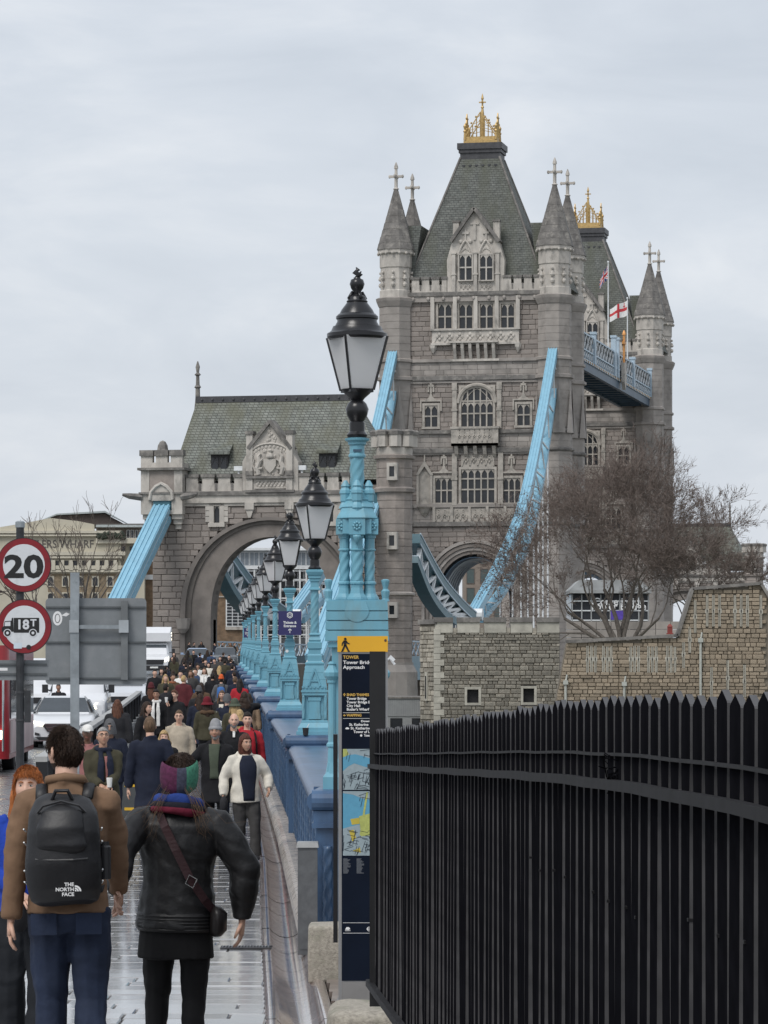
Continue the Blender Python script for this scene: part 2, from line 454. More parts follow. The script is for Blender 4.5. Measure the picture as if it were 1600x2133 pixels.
# dished stone gutter beside the parapet, in pieces
gp = [(-.24,-.1),(-.24,.0),(-.165,.004),(-.16,-.008),(-.13,-.035),(-.07,-.075),(0,-.09),(.07,-.075),(.13,-.035),(.16,-.008),(.165,.004),(.24,.0),(.24,-.1)]
gut = tag(thing('gutter', None, None), kind='structure')
D = 17.4; gi = 0
while D < 120:
    L = 1.05 if D < 60 else 3.0
    q = MB(); E = D + L - .012; rows = 3
    dz = rr.uniform(-.002, .002)
    for i in range(rows+1):
        t = D + (E-D)*i/rows
        for (x, z) in gp: q.v.append((gutter_x(t) + x, t, zg(t) + z + .004 + dz))
    n = len(gp)
    for i in range(rows):
        for j in range(n-1): q.f.append([i*n+j, i*n+j+1, (i+1)*n+j+1, (i+1)*n+j]); q.m.append(0)
    q.build('gutter_stone', m_gutter, gut, smooth=True)
    D += L
# kerb flags between gutter and parapet plinth
m_flag = mat('flag_strip', (.20,.165,.145), .3, .3, 3, island=.15, bump=.3, bscale=15, bdist=.006)
D = 18.2
fl = tag(thing('stone_margin', None, None), kind='structure')
while D < 80:
    L = .8; a = gutter_x(D)+.25; b = axis(D) + .3
    if b - a > .05: MB().box(a, b, D+.006, D+L-.006, zg(D)-.05, zg(D)+.006).build('margin_stone', m_flag, fl)
    D += L
# drain grate in the footway
gr = thing('drain_grate', 'iron drain grate set in the wet paving behind the woman in the leather jacket', 'drain', (PXX(512,31.6), 31.6, zg(31.6)+.006))
m_iron = mat('dark_iron', (.05,.05,.055), .45, .3, 20)
q = MB()
for i in range(16): q.box(-.21+i*.027, -.197+i*.027, -.09, .09, 0, .012)
q.box(-.225,.235,-.11,-.09,0,.012); q.box(-.225,.235,.09,.11,0,.012); q.build('grate_bars', m_iron, gr)
MB().box(-.22,.23,-.1,.1,-.004,.002).build('grate_pit', mat('pit',(.01,.01,.01),.6), gr)
# ---------------------------------------------------------------- the bridge
BA = rad(11.75)
m_gst = mat('grey_granite', (.295,.258,.232), .85, .18, 1.1, bump=.6, bscale=2.2, island=.16, col2=(.17,.155,.145), c2=(.50,.85), c2scale=.25, bdist=.08)
m_gst2 = mat('granite_core', (.22,.195,.176), .9, .2, 1.0)
m_ash = mat('smooth_ashlar', (.36,.328,.30), .8, .15, .8, island=.14, col2=(.15,.14,.13), c2=(.50,.78), c2scale=.3, bump=.3, bscale=3, bdist=.03)
m_port = mat('pale_stone', (.51,.475,.43), .75, .18, 1.2, island=.06, col2=(.17,.16,.145), c2=(.52,.74), c2scale=.8, stretch=(1,1,.5), bump=.3, bscale=4, bdist=.03)
m_frame = mat('window_stone', (.43,.395,.35), .75, .18, 1.5, col2=(.2,.19,.17), c2=(.5,.75), c2scale=1.2)
m_cope = mat('weathered_coping', (.17,.16,.15), .85, .35, 1.0, col2=(.33,.31,.28), c2=(.5,.7), c2scale=1.5)
m_glass = mat('dark_glass', (.025,.028,.033), .12, .3, .6, spec=.5)
m_slate = brick_mat('green_slate', (.115,.125,.115), (.155,.162,.148), (.06,.062,.058), .55, .27, .7, .6, .03, stain=(.10,.105,.075), stain_scale=.5)
m_slate2 = brick_mat('gateway_slate', (.15,.165,.145), (.20,.212,.19), (.065,.068,.06), .42, .24, .65, .8, .03, stain=(.115,.115,.075), stain_scale=.6)
m_lead = mat('lead_curb', (.06,.06,.065), .5, .3, 2)
m_gold = mat('gilding', (.52,.36,.15), .5, .25, 5, metal=.4)
m_sky = mat('chain_blue', (.245,.47,.605), .4, .10, 1.5, col2=(.30,.40,.42), c2=(.66,.82), c2scale=1.5)
m_teal = mat('dark_teal_paint', (.05,.145,.185), .4, .12, 1.0)
m_white = mat('white_steel', (.74,.76,.77), .45, .10, 2, col2=(.42,.38,.33), c2=(.64,.8), c2scale=1.5)
m_pblue = mat('pale_blue_paint', (.45,.56,.65), .45, .10, 1.5)
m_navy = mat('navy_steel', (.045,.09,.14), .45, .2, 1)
m_soff = mat('soffit', (.42,.40,.37), .8, .15, .5)

def spandrel(q, x0, x1, zs, zt, y0, y1, pointed=True, n=6, apex=None):
    "stone above one light: rectangle top with an arch cut out"
    xm = (x0+x1)/2; w = (x1-x0)/2; pts = [(x0, zt), (x0, zs)]
    za = apex if apex else zs + (zt-zs)*.82
    for i in range(1, 2*n):
        t = i/(2*n); x = x0 + (x1-x0)*t; s = abs(x-xm)/w
        z = zs + (za-zs)*((1-s)**.62 if pointed else math.sqrt(max(0, 1-s*s)))
        pts.append((x, z))
    pts += [(x1, zs), (x1, zt)]
    q.prism(pts, y0, y1)
def gwin(parent, r, n, rows, v, fr=.32, m=None, proud=.10, heads=True, big=None, sill=True, lab=None):
    "traceried window in the rectangle r=(u0,u1,z0,z1): n lights, row heights as fractions; frame > panes"
    u0, u1, z0, z1 = r; m = m or m_frame; q = MB(); mw = min(.16, (u1-u0)/n*.22)
    q.box(u0-fr, u0, v-proud, v+.25, z0, z1+fr); q.box(u1, u1+fr, v-proud, v+.25, z0, z1+fr)
    q.box(u0, u1, v-proud, v+.25, z1, z1+fr)
    if sill: q.box(u0-fr*1.2, u1+fr*1.2, v-proud-.12, v+.25, z0-fr*.9, z0)
    lw = (u1-u0)/n; zs = [z0 + (z1-z0)*f for f in rows]
    for i in range(1, n): q.box(u0+i*lw-mw/2, u0+i*lw+mw/2, v-.02, v+.2, z0, z1)
    for z in zs[1:-1]: q.box(u0, u1, v-.015, v+.19, z-mw*.5, z+mw*.5)
    if big:
        pts = [(u0, z1), (u0, big)]; k = 12; um = (u0+u1)/2; w = (u1-u0)/2
        for i in range(1, k): 
            x = u0+(u1-u0)*i/k; pts.append((x, big + (z1-big)*.98*math.sqrt(max(0, 1-(abs(x-um)/w)**2.0))))
        pts += [(u1, big), (u1, z1)]; q.prism(pts, v-.05, v+.22)
        for k2 in (1, -1):
            path = [(um + k2*w*(.9 - t*.9), v+.05, big + (z1-big)*math.sin(t*1.4)*.95) for t in (0,.25,.5,.75,1)]
            q.tube(path, .05, 5)
    if heads:
        for i in range(n):
            a, b = u0+i*lw+mw/2, u0+(i+1)*lw-mw/2
            zt = z1 if not big else big + .05
            spandrel(q, a, b, zt-(b-a)*.85, zt, v+.0, v+.12, True, 4)
    f = q.build('window', m, parent)
    for i in range(n):
        for j in range(len(zs)-1):
            MB().box(u0+i*lw+mw/2, u0+(i+1)*lw-mw/2, v+.13, v+.16, zs[j]+.02, zs[j+1]-.02).build('pane', m_glass, f)
    return f
def label_mould(q, u0, u1, z, v, drop=.5, w=.16, ogee=0):
    q.box(u0-w, u1+w, v-.2, v+.05, z, z+w); q.box(u0-w, u0, v-.2, v+.05, z-drop, z); q.box(u1, u1+w, v-.2, v+.05, z-drop, z)
    if ogee:
        um = (u0+u1)/2
        q.prism([(um-.6, z+w), (um+.6, z+w), (um+.2, z+w+.35), (um+.07, z+w+.8), (um-.07, z+w+.8), (um-.2, z+w+.35)], v-.18, v)
        q.box(um-.1, um+.1, v-.16, v+.02, z+w+.8, z+w+1.5); q.box(um-.32, um+.32, v-.2, v+.02, z+w+1.5, z+w+1.75)
        q.box(um-.38, um-.2, v-.2, v+.02, z+w+.9, z+w+1.5); q.box(um+.2, um+.38, v-.2, v+.02, z+w+.9, z+w+1.5)
        q.lathe([(.16,0),(.05,.7),(.1,.75),(.02,1.0)], 6, (um, v-.08, z+w+1.75))
def carved(q, u0, u1, z0, z1, v, n, rnd=None):
    "row of carved lozenges and roundels in a sunk panel"
    rnd = rnd or R; w = (u1-u0)/n; h = z1-z0
    for i in range(n):
        c = u0 + (i+.5)*w; k = min(w, h)*.42
        q.lathe([(k,-.05),(k*.8,.06),(k*.55,0)], 8, (0,0,0)) if False else None
        for (dx, dz) in ((0,k*.55),(0,-k*.55),(k*.55,0),(-k*.55,0)):
            q.sph((c+dx, v-.02, z0+h/2+dz), k*.36, .09, k*.36, 6, 4)
        q.beam((c-w/2, v, z0), (c, v, z1), .07, .1); q.beam((c+w/2, v, z0), (c, v, z1), .07, .1)
def crenel(q, qc, u0, u1, z0, zl, zh, y0, y1, n, start=True):
    "battlement: solid to zl, merlons to zh with dark copings qc"
    w = (u1-u0)/(2*n-1)
    q.box(u0, u1, y0, y1, z0, zl)
    for i in range(n):
        a = u0 + 2*i*w; q.box(a+.02, a+w*1.5 if i < n-1 else u1, y0, y1, zl, zh)
        e = a+w*1.5 if i < n-1 else u1
        qc.box(a-.08, e+.08, y0-.12, y1+.12, zh, zh+.28)
        if i < n-1: qc.box(e+.08, a+2*w-.08, y0-.1, y1+.1, zl-.55, zl+.03)
def grooved(prof, step=.75, g=.035):
    "adds course joints to a lathe profile"
    out = []
    for (r0, z0), (r1, z1) in zip(prof[:-1], prof[1:]):
        out.append((r0, z0)); n = int((z1-z0)/step)
        if n > 1 and r0 > .5:
            for i in range(1, n):
                z = z0+(z1-z0)*i/n; r = r0+(r1-r0)*i/n
                out += [(r, z-.03), (r-g, z-.03), (r-g, z+.03), (r, z+.03)]
    out.append(prof[-1]); return out

NTX = (1005-800)/F*408
NT = Frame(NTX, 408, CZ+1.5, BA)
VF = -5.2
def nz(y, v=VF): return NT.uz(990, y, v)[1]
def nr(x0, x1, y0, y1, v=VF):
    a, z1 = NT.uz(x0, y0, v); b, z0 = NT.uz(x1, y1, v); return (a, b, z0, z1)
def make_tower():
    t = thing('bridge_tower', 'nearer gothic stone bridge tower with steep slate roof and gilded crest', 'tower', NT.o, -BA)
    zt = nz(609); HW = 8.7; DV = 5.0
    # ---- core with the road arch cut through
    za = nz(1160); zs = nz(1268); aw = 4.1
    pts = [(-HW,-8), (-HW, zt), (HW, zt), (HW,-8), (aw,-8), (aw, zs)]
    for i in range(1, 20):
        x = aw*math.cos(math.pi*i/20); pts.append((x, zs + (za-zs)*math.sin(math.pi*i/20)**.8))
    pts += [(-aw, zs), (-aw,-8)]
    q = MB(); q.prism(pts, -DV, DV); q.build('core_wall', m_gst2, t)
    # arch mouldings, stepping back
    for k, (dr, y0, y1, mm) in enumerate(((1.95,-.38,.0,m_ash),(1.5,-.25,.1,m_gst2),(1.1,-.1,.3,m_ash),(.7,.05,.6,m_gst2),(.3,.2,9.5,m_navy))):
        q = MB(); n = 22; ou = []; inn = []
        for i in range(n+1):
            a = math.pi*i/n; c, s = math.cos(a), max(0, math.sin(a))**.8
            ou.append(((aw+dr)*c, zs + (za-zs+dr)*s)); inn.append(((aw+dr-.36)*c, zs + (za-zs+dr-.36)*s))
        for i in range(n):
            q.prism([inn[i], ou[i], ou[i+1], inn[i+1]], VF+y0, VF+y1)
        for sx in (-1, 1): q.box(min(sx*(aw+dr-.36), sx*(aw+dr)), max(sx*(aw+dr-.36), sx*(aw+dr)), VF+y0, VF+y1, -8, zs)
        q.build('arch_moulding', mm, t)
    rib = MB()
    for v in (-2.6,-1.2,.2,1.6,3.0,4.4):
        path = [(aw*.99*math.cos(math.pi*i/16), v, zs+(za-zs)*.985*max(0, math.sin(math.pi*i/16))**.8) for i in range(17)]
        rib.tube(path, .16, 5)
    rib.build('passage_ribs', m_white, t)
    # ---- windows and holes on the front
    wins = []
    for (a, b) in ((913,941),(957,984),(1000.5,1027),(1044,1071)): wins.append((nr(a,b,633,684), 2, (0,.48,1), None, True))
    W_arch = nr(961,1027,808,891); W_sl = nr(885,911.5,845,889); W_sr = nr(1077.7,1104,842,886)
    W_lc = nr(961,1030,978,1047); W_ll = nr(907,943.5,996,1047); W_lr = nr(1048,1084,996,1047); W_ni = nr(873,897,990,1054)
    wins += [(W_arch,5,(0,.36,.67,1),W_arch[2]+(W_arch[3]-W_arch[2])*.62,True),(W_sl,2,(0,.5,1),None,True),(W_sr,2,(0,.5,1),None,True),
             (W_lc,5,(0,.4,.72,1),None,True),(W_ll,3,(0,.5,1),None,True),(W_lr,3,(0,.5,1),None,True)]
    holes = [(lambda z, r=r[0]: (r[0]-.3, r[1]+.3) if r[2]-.25 < z < r[3]+.3 else None) for r in wins]
    holes.append(lambda z: (W_ni[0]-.2, W_ni[1]+.2) if W_ni[2] < z < W_ni[3]+.6 else None)
    def archhole(z):
        if z < zs: return (-aw-1.95, aw+1.95)
        h = za-zs+1.95
        if z > zs+h: return None
        s = ((z-zs)/h)**1.25; return (-(aw+1.95)*math.sqrt(max(0,1-s*s)), (aw+1.95)*math.sqrt(max(0,1-s*s)))
    holes.append(archhole)
    rough = []; smooth = []
    bands = [(-8, nz(1092), 'r'), (nz(1092), nz(1052), 's'), (nz(1052), nz(941), 'r'), (nz(941), nz(899), 's'), (nz(899), nz(790), 'r'), (nz(790), nz(750), 's'), (nz(750), zt, 'r')]
    backs = []
    for (a, b, k) in bands:
        st, bk = courses(-HW+.3, HW-.3, a, b, .56, 1.25 if k == 'r' else 1.5, VF, .25, holes, jit=.05 if k == 'r' else .01, joint=.03, lv=.4)
        (rough if k == 'r' else smooth).extend(st)
        if a < 0: backs += [x for x in bk if x[4] < zs+6]
    stones(rough, t, m_gst, n=300); 
    q = MB()
    for b in smooth: q.box(*b)
    tag(q.build('ashlar_band', m_ash, t), kind='stuff')
    for (r, n, rows, big, hd) in wins: gwin(t, r, n, rows, VF, big=big, heads=hd, fr=.28)
    # hood moulds, finials, niches
    q = MB()
    label_mould(q, W_sl[0]-.35, W_sl[1]+.35, W_sl[3]+.45, VF, 1.1, ogee=1); label_mould(q, W_sr[0]-.35, W_sr[1]+.35, W_sr[3]+.45, VF, 1.1, ogee=1)
    label_mould(q, W_ll[0]-.4, W_ll[1]+.4, W_ll[3]+.55, VF, .3, ogee=1); label_mould(q, W_lr[0]-.4, W_lr[1]+.4, W_lr[3]+.55, VF, .3, ogee=1)
    for u in (W_arch[0]-.75, W_arch[1]+.75):
        q.box(u-.25, u+.25, VF-.25, VF, nz(893), nz(798)); q.box(u-.33, u+.33, VF-.32, VF, nz(856), nz(852)); q.box(u-.3, u+.3, VF-.3, VF, nz(812), nz(797))
    n = 14; um = (W_arch[0]+W_arch[1])/2; w = (W_arch[1]-W_arch[0])/2
    zsp = W_arch[2]+(W_arch[3]-W_arch[2])*.62
    path = [(um+(w+.35)*math.cos(math.pi*i/n), VF-.12, zsp+(W_arch[3]-zsp+.35)*math.sin(math.pi*i/n)) for i in range(n+1)]
    q.tube(path, .2, 6)
    for u in (W_lc[0]-.75, W_lc[1]+.75): q.box(u-.28, u+.28, VF-.3, VF, nz(1052), nz(935)); q.box(u-.35, u+.35, VF-.38, VF, nz(1000), nz(995))
    # niche with gable
    a, b, z0, z1 = W_ni; q.box(a-.25, a, VF-.25, VF+.2, z0, z1); q.box(b, b+.25, VF-.25, VF+.2, z0, z1); q.box(a, b, VF+.05, VF+.2, z0, z1+.6)
    q.prism([(a-.35, z1), ((a+b)/2, z1+1.7), (b+.35, z1), (b, z1), ((a+b)/2, z1+1.0), (a, z1)], VF-.3, VF); q.lathe([(.13,0),(.05,1.1),(.12,1.2),(.02,1.6)], 6, ((a+b)/2, VF-.15, z1+1.6))
    q.lathe([(.05,-1.2),(.5,-.7),(.7,-.25),(1.0,0)], 8, ((a+b)/2, VF, z0-.1))
    q.build('stone_dressing', m_frame, t)
    # balconies
    q = MB(); r = nr(943,1041,893,929)
    q.box(r[0], r[1], VF-1.0, VF, r[2], r[2]+.3); q.box(r[0], r[1], VF-1.0, VF-.8, r[2], r[3]); q.box(r[0]-.1, r[1]+.1, VF-1.1, VF, r[3]-.1, r[3]+.15)
    carved(q, r[0]+.7, r[1]-.7, r[2]+.4, r[3]-.2, VF-1.02, 7)
    for k in range(5):
        u = r[0] + (r[1]-r[0])*(k+.5)/5; q.prism([(VF, r[2]), (VF-.95, r[2]), (VF-.5, r[2]-.9), (VF, r[2]-1.4)], u-.2, u+.2, 'x')
    q.build('balcony', m_frame, t)
    q = MB(); r = nr(961,1030,945,972); q.box(r[0], r[1], VF-.1, VF+.05, r[2], r[3]); carved(q, r[0]+.1, r[1]-.1, r[2]+.1, r[3]-.1, VF-.15, 4)
    r = nr(905,1090,1063,1084); q.box(r[0], r[1], VF-.15, VF, r[2]-.2, r[3]+.2); carved(q, r[0]+.2, r[1]-.2, r[2], r[3], VF-.2, 14)
    for k in range(6): u = r[0]+(r[1]-r[0])*k/5; q.box(u-.16, u+.16, VF-.3, VF, r[2]-.3, r[3]+.4)
    q.build('carved_frieze', m_frame, t)
    q = MB(); r = nr(901,1082,690,712); q.box(r[0], r[1], VF-.35, VF, r[2], r[3]); carved(q, r[0]+.3, r[1]-.3, r[2]+.1, r[3]-.1, VF-.4, 8)
    q.box(r[0]-.15, r[1]+.15, VF-.55, VF, r[3], r[3]+.2); q.box(r[0]-.1, r[1]+.1, VF-.5, VF, r[2]-.25, r[2])
    for px in (902, 949, 992, 1036, 1080):
        u = NT.uz(px, 650, VF)[0]; q.box(u-.22, u+.22, VF-.45, VF, r[3], nz(618)); q.lathe([(.16,0),(.03,.9)], 5, (u, VF-.25, nz(618)))
    r2 = nr(941,1038,716,747)
    for k in range(6):
        u = r2[0] + (r2[1]-r2[0])*(k+.5)/6; q.prism([(VF, r2[3]), (VF-.9, r2[3]), (VF-.8, r2[3]-.6), (VF-.3, r2[2]), (VF, r2[2])], u-.17, u+.17, 'x')
    q.box(r2[0]-.1, r2[1]+.1, VF-1.0, VF, r2[3], r2[3]+.2); q.box(r2[0]-.15, r2[1]+.15, VF-.3, VF, r2[2]-.25, r2[2])
    for px in (903, 1079):
        u = NT.uz(px, 650, VF)[0]; q.lathe([(.05,-1.0),(.4,-.4),(.45,0)], 6, (u, VF-.1, nz(717)))
    q.build('oriel_balcony', m_port, t)
    # ---- string courses all round
    q = MB(); qd = MB()
    for (y, h, pr) in ((750,.35,.22),(787,.5,.35),(795,.25,.2),(899,.4,.3),(938,.5,.38),(944,.25,.2),(1053,.4,.28),(1091,.5,.32)):
        z = nz(y)
        for (a, b, c, d) in ((-HW, HW, VF-pr, VF+.1), (HW-.1, HW+pr, -DV, DV), (-HW-pr, -HW+.1, -DV, DV)):
            (q if pr < .3 else qd).box(a, b, c, d, z-h/2, z+h/2)
    zc = nz(614); qd.box(-HW, HW, VF-.5, VF+.2, zc-.1, zc+.35); q.box(-HW, HW, VF-.35, VF+.2, zc-.75, zc-.1)
    for k in range(9): u = -7+k*1.75; q.sph((u, VF-.42, zc-.4), .22, .15, .25, 6, 4)
    for sx in (-1, 1): qd.box(sx*HW-.4, sx*HW+.4, -DV, DV, zc-.1, zc+.35)
    q.build('string_course', m_ash, t); qd.each('drip_course', m_cope, t)
    # ---- battlements
    q = MB(); qc = MB(); zb0 = nz(607); zlo = nz(592); zhi = nz(580)
    for (x0, x1) in ((858,931),(1049,1124)):
        crenel(q, qc, NT.uz(x0,590,VF)[0], NT.uz(x1,590,VF)[0], zb0, zlo, zhi, VF-.15, VF+.35, 4)
    for sx in (-1, 1): q.box(sx*(HW+.05)-.25, sx*(HW+.05)+.25, -DV, DV, zb0, zlo); qc.box(sx*(HW+.05)-.35, sx*(HW+.05)+.35, -DV, DV, zlo, zlo+.3)
    q.build('battlement', m_port, t); qc.each('battlement_coping', m_cope, t)
    # ---- gable dormer
    g = MB(); d = MB(); vg = VF-.1
    def gp(x, y): return NT.uz(x, y, vg)
    pts = [gp(932,608), gp(931,542), gp(937,518), gp(944,495), gp(944,462), gp(952,462), gp(989,440), gp(1026,462), gp(1040,462), gp(1040,495), gp(1046,518), gp(1051,542), gp(1049,608)]
    q = MB(); q.prism([gp(932,608), gp(931,542), gp(944,495), gp(989,440), gp(1037,495), gp(1051,542), gp(1049,608)], vg, vg+3.0)
    q.box(gp(943,0)[0], gp(955,0)[0], vg+.2, vg+1.0, nz(500), nz(462)); q.box(gp(1027,0)[0], gp(1040,0)[0], vg+.2, vg+1.0, nz(500), nz(462))
    gb = q.build('gable', m_port, t)
    q = MB()
    for (a, b) in ((gp(989,434), gp(940,504)), (gp(989,434), gp(1041,504))): q.beam((a[0], vg+.5, a[1]), (b[0], vg+.5, b[1]), 2.2, .35, up=(0,0,1))
    q.box(gp(941,0)[0], gp(957,0)[0], vg+.1, vg+1.1, nz(462), nz(458)); q.box(gp(1025,0)[0], gp(1041,0)[0], vg+.1, vg+1.1, nz(462), nz(458))
    q.each('gable_coping', m_cope, gb)
    q = MB()
    for (a, b) in ((955,985),(998,1028)):
        u0, u1 = gp(a,0)[0], gp(b,0)[0]; z0 = nz(530); n = 10; um = (u0+u1)/2
        pa = [(u0+(u1-u0)*i/n, vg-.1, z0+1.55*(1-abs(2*i/n-1)**1.5)) for i in range(n+1)]
        q.tube(pa, .13, 5)
        for i in range(1, n): q.sph((u0+(u1-u0)*i/n, vg-.03, z0+.75*(1-abs(2*i/n-1)**1.5)), .14, .08, .2, 5, 4)
        for s in (-1, 1): q.sph((um+s*.55, vg-.1, z0+1.5), .25, .15, .25, 6, 4)
        q.box(um-.09, um+.09, vg-.15, vg, z0+1.5, z0+3.0); q.box(um-.4, um+.4, vg-.18, vg, z0+2.3, z0+2.6)
        carved(q, u0+.1, u1-.1, nz(603), nz(589), vg-.03, 3)
    for px in (946, 991, 1037): u = gp(px,0)[0]; q.box(u-.2, u+.2, vg-.3, vg, nz(608), nz(528)); q.box(u-.3, u+.3, vg-.36, vg, nz(573), nz(570)); q.box(u-.3, u+.3, vg-.36, vg, nz(529), nz(526))
    q.box(gp(989,0)[0]-.15, gp(989,0)[0]+.15, vg-.12, vg, nz(500), nz(462)); q.box(gp(980,0)[0], gp(998,0)[0], vg-.14, vg, nz(468), nz(464))
    q.build('gable_tracery', m_port, gb)
    for (a, b) in ((957,983),(1000,1026)): gwin(t, nr(a,b,531,583,vg-.2), 2, (0,.5,1), vg-.22, fr=.14, m=m_port, proud=.05)
    # ---- roof
    q = MB(); zr0 = nz(600); zr1 = NT.uz(1005,331,0)[1]; tw = 2.25; td = 1.6
    q.frus(-8.1, 8.1, -4.7, 4.7, zr0, -tw, tw, -td, td, zr1); rf = q.build('roof', m_slate, t)
    q = MB()
    for (a, b) in (((-8.1,-4.7,zr0),(-tw,-td,zr1)),((8.1,-4.7,zr0),(tw,-td,zr1)),((8.1,4.7,zr0),(tw,td,zr1))): q.tube([a, b], .14, 6)
    q.build('hip_roll', m_cope, rf)
    for sx in (-1, 1): MB().frus(sx*9-1.6, sx*9+1.6, -4.5, 4.5, zr0, sx*7.2-.9, sx*7.2+.9, -4.3, 4.3, NT.uz(1005,472,-2)[1]).build('side_roof', m_slate, rf)
    q = MB(); z = zr1
    q.box(-tw-.05, tw+.05, -td-.05, td+.05, z-.6, z+.5); q.box(-tw-.2, tw+.2, -td-.2, td+.2, z+.5, z+.9); q.box(-tw-.35, tw+.35, -td-.35, td+.35, z+.9, z+1.6)
    for k in range(6): q.lathe([(.22,-.1),(.22,.1)], 8, (-tw+.4+k*(2*tw-.8)/5, -td-.1, z-1.0))
    q.build('roof_curb', m_lead, rf)
    # gilded crest
    q = MB(); z = z+1.6; ch = 1.85
    q.box(-1.95,1.95,-1.4,1.4,z,z+.35); q.box(-1.8,1.8,-1.3,1.3,z+.35,z+.8)
    for (x, y) in ((-1.8,-1.3),(1.8,-1.3),(1.8,1.3),(-1.8,1.3)):
        q.lathe([(.18,0),(.13,.9),(.22,1.0),(.1,1.2),(.16,1.45),(.2,1.6),(.03,1.9)], 6, (x, y, z+.4))
    for (x0, y0, x1, y1) in ((-1.8,-1.3,1.8,-1.3),(-1.8,1.3,1.8,1.3),(-1.8,-1.3,-1.8,1.3),(1.8,-1.3,1.8,1.3)):
        mx, my = (x0+x1)/2, (y0+y1)/2; a = Vector((x0,y0,z+.8)); b = Vector((x1,y1,z+.8)); c = Vector((mx,my,z+3.6))
        q.beam(a, c, .11); q.beam(b, c, .11); q.beam((mx,my,z+.8), c, .10)
        for tt in (.25,.5,.75):
            for e, fq in ((a, b), (b, a)):
                p = e.lerp(c, tt); q.beam(p, (p.x, p.y, z+.8), .08); o = p + (p-Vector((mx,my,p.z)))*.18; q.sph((o.x, o.y, o.z+.15), .13, .13, .13, 5, 4)
            p1, p2 = a.lerp(c, tt), b.lerp(c, tt); q.beam(p1, p1.lerp(p2,.5)+Vector((0,0,.35)), .06); q.beam(p2, p1.lerp(p2,.5)+Vector((0,0,.35)), .06)
    q.lathe([(.25,.8),(.16,2.0),(.2,3.6),(.12,4.2),(.2,4.3),(.1,4.5),(.1,5.2),(.17,5.3),(.03,5.9)], 6, (0,0,z)); q.beam((-.4,0,z+4.9), (.4,0,z+4.9), .14); q.beam((0,-.4,z+4.9), (0,.4,z+4.9), .14)
    q.build('gilded_crest', m_gold, t)
    # ---- corner turrets
    TU, TV = 9.15, 4.75
    zled = nz(617,-6.5); zsp = NT.uz(1157,512,-4.75)[1]; ztip = NT.uz(1157,384,-4.75)[1]; zfin = NT.uz(1157,328,-4.75)[1]
    r = 1.95; n8 = math.pi/8
    low = [(r+.1,-8),(r+.1,nz(880)),(r,nz(850)),(r,nz(800)),(r,nz(792)),(r+.3,nz(790)),(r+.3,nz(784)),(r,nz(782)),(r,nz(754)),(r+.2,nz(752)),(r+.2,nz(747)),(r,nz(745)),(r,zled-1.0),(r+.1,zled-.9),(r+.35,zled-.3),(r+.4,zled),(r+.1,zled+.15)]
    up = [(r-.05,zled+.1),(r-.05,zled+.9),(r-.15,zled+1.0),(r-.15,zsp-2.2),(r-.05,zsp-2.1),(r-.05,zsp-.7),(r+.18,zsp-.5),(r+.18,zsp-.1)]
    for sx in (-1, 1):
        for sy in (-1, 1):
            c = (sx*TU, sy*TV, 0); q = MB(); q.lathe(grooved(low), 8, c, n8); tr = q.build('turret', m_ash, t)
            q = MB(); q.lathe(grooved(up, .9, .02), 8, c, n8)
            for k in range(8):
                a = n8 + math.pi/8 + k*math.pi/4; rr_ = r*.93
                cx, cy = c[0]+rr_*math.cos(a), c[1]+rr_*math.sin(a)
                for (zz, hh, ww) in ((zled+1.6,.5,.5),(zled+2.5,.35,.35),(zsp-3.4,.4,.55),(zsp-2.7,.3,.35)): q.sph((cx, cy, zz), ww*.5, ww*.5, hh*.6, 5, 4)
            for k in range(16):
                a = n8+k*math.pi/8; q.sph((c[0]+(r+.12)*math.cos(a), c[1]+(r+.12)*math.sin(a), zsp-.55), .16,.16,.16, 5, 4)
            q.build('turret_stage', m_port, tr)
            sp = []; zz = zsp-.1; steps = 9
            for k in range(steps):
                f0, f1 = k/steps, (k+1)/steps; ra = (r+.12)*(1-f0)**1.0 + .16; rb = (r+.12)*(1-f1) + .16
                sp += [(ra, zz+(ztip-zz)*f0), (rb+.05, zz+(ztip-zz)*f1-.04), (rb-.03, zz+(ztip-zz)*f1-.02)]
            q = MB(); q.lathe(sp, 8, c, n8)
            for k in range(8): a = n8+k*math.pi/4; q.tube([(c[0]+(r+.15)*math.cos(a), c[1]+(r+.15)*math.sin(a), zz), (c[0]+.16*math.cos(a), c[1]+.16*math.sin(a), ztip)], .07, 5)
            q.build('spire', m_cope, tr)
            q = MB(); h = zfin-ztip; q.lathe([(.3,-.1),(.36,.0),(.2,.12),(.2,h*.3),(.16,h*.75),(.26,h*.76),(.22,h*.85),(.05,h)], 6, (c[0],c[1],ztip))
            for (dx, dy) in ((1,0),(0,1)):
                q.beam((c[0]-.75*dx, c[1]-.75*dy, ztip+h*.46), (c[0]+.75*dx, c[1]+.75*dy, ztip+h*.46), .28, .26)
                for s in (-1, 1): q.sph((c[0]+.75*dx*s, c[1]+.75*dy*s, ztip+h*.46), .16, .16, .22, 5, 4)
            q.build('cross_finial', m_port, tr)
            # broach gablets where the turret meets its base
            q = MB()
            for k in range(8):
                a = n8+k*math.pi/4
                x, y = c[0]+(r+.12)*math.cos(a), c[1]+(r+.12)*math.sin(a); z0 = nz(905); z1 = nz(806)
                tx, ty = -math.sin(a), math.cos(a); o = .12
                q.add([(x-tx*.75,y-ty*.75,z0),(x+math.cos(a)*.25,y+math.sin(a)*.25,z0),(x+tx*.75,y+ty*.75,z0),(x,y,z1)], [(0,1,3),(1,2,3),(2,0,3)])
            q.build('broach', m_ash, tr)
            qs = MB()
            for y in (899, 938, 1053, 1091): z = nz(y); qs.lathe([(r+.1,z-.3),(r+.35,z-.1),(r+.35,z+.1),(r+.1,z+.25)], 8, c, n8)
            qs.each('turret_string', m_cope, tr)
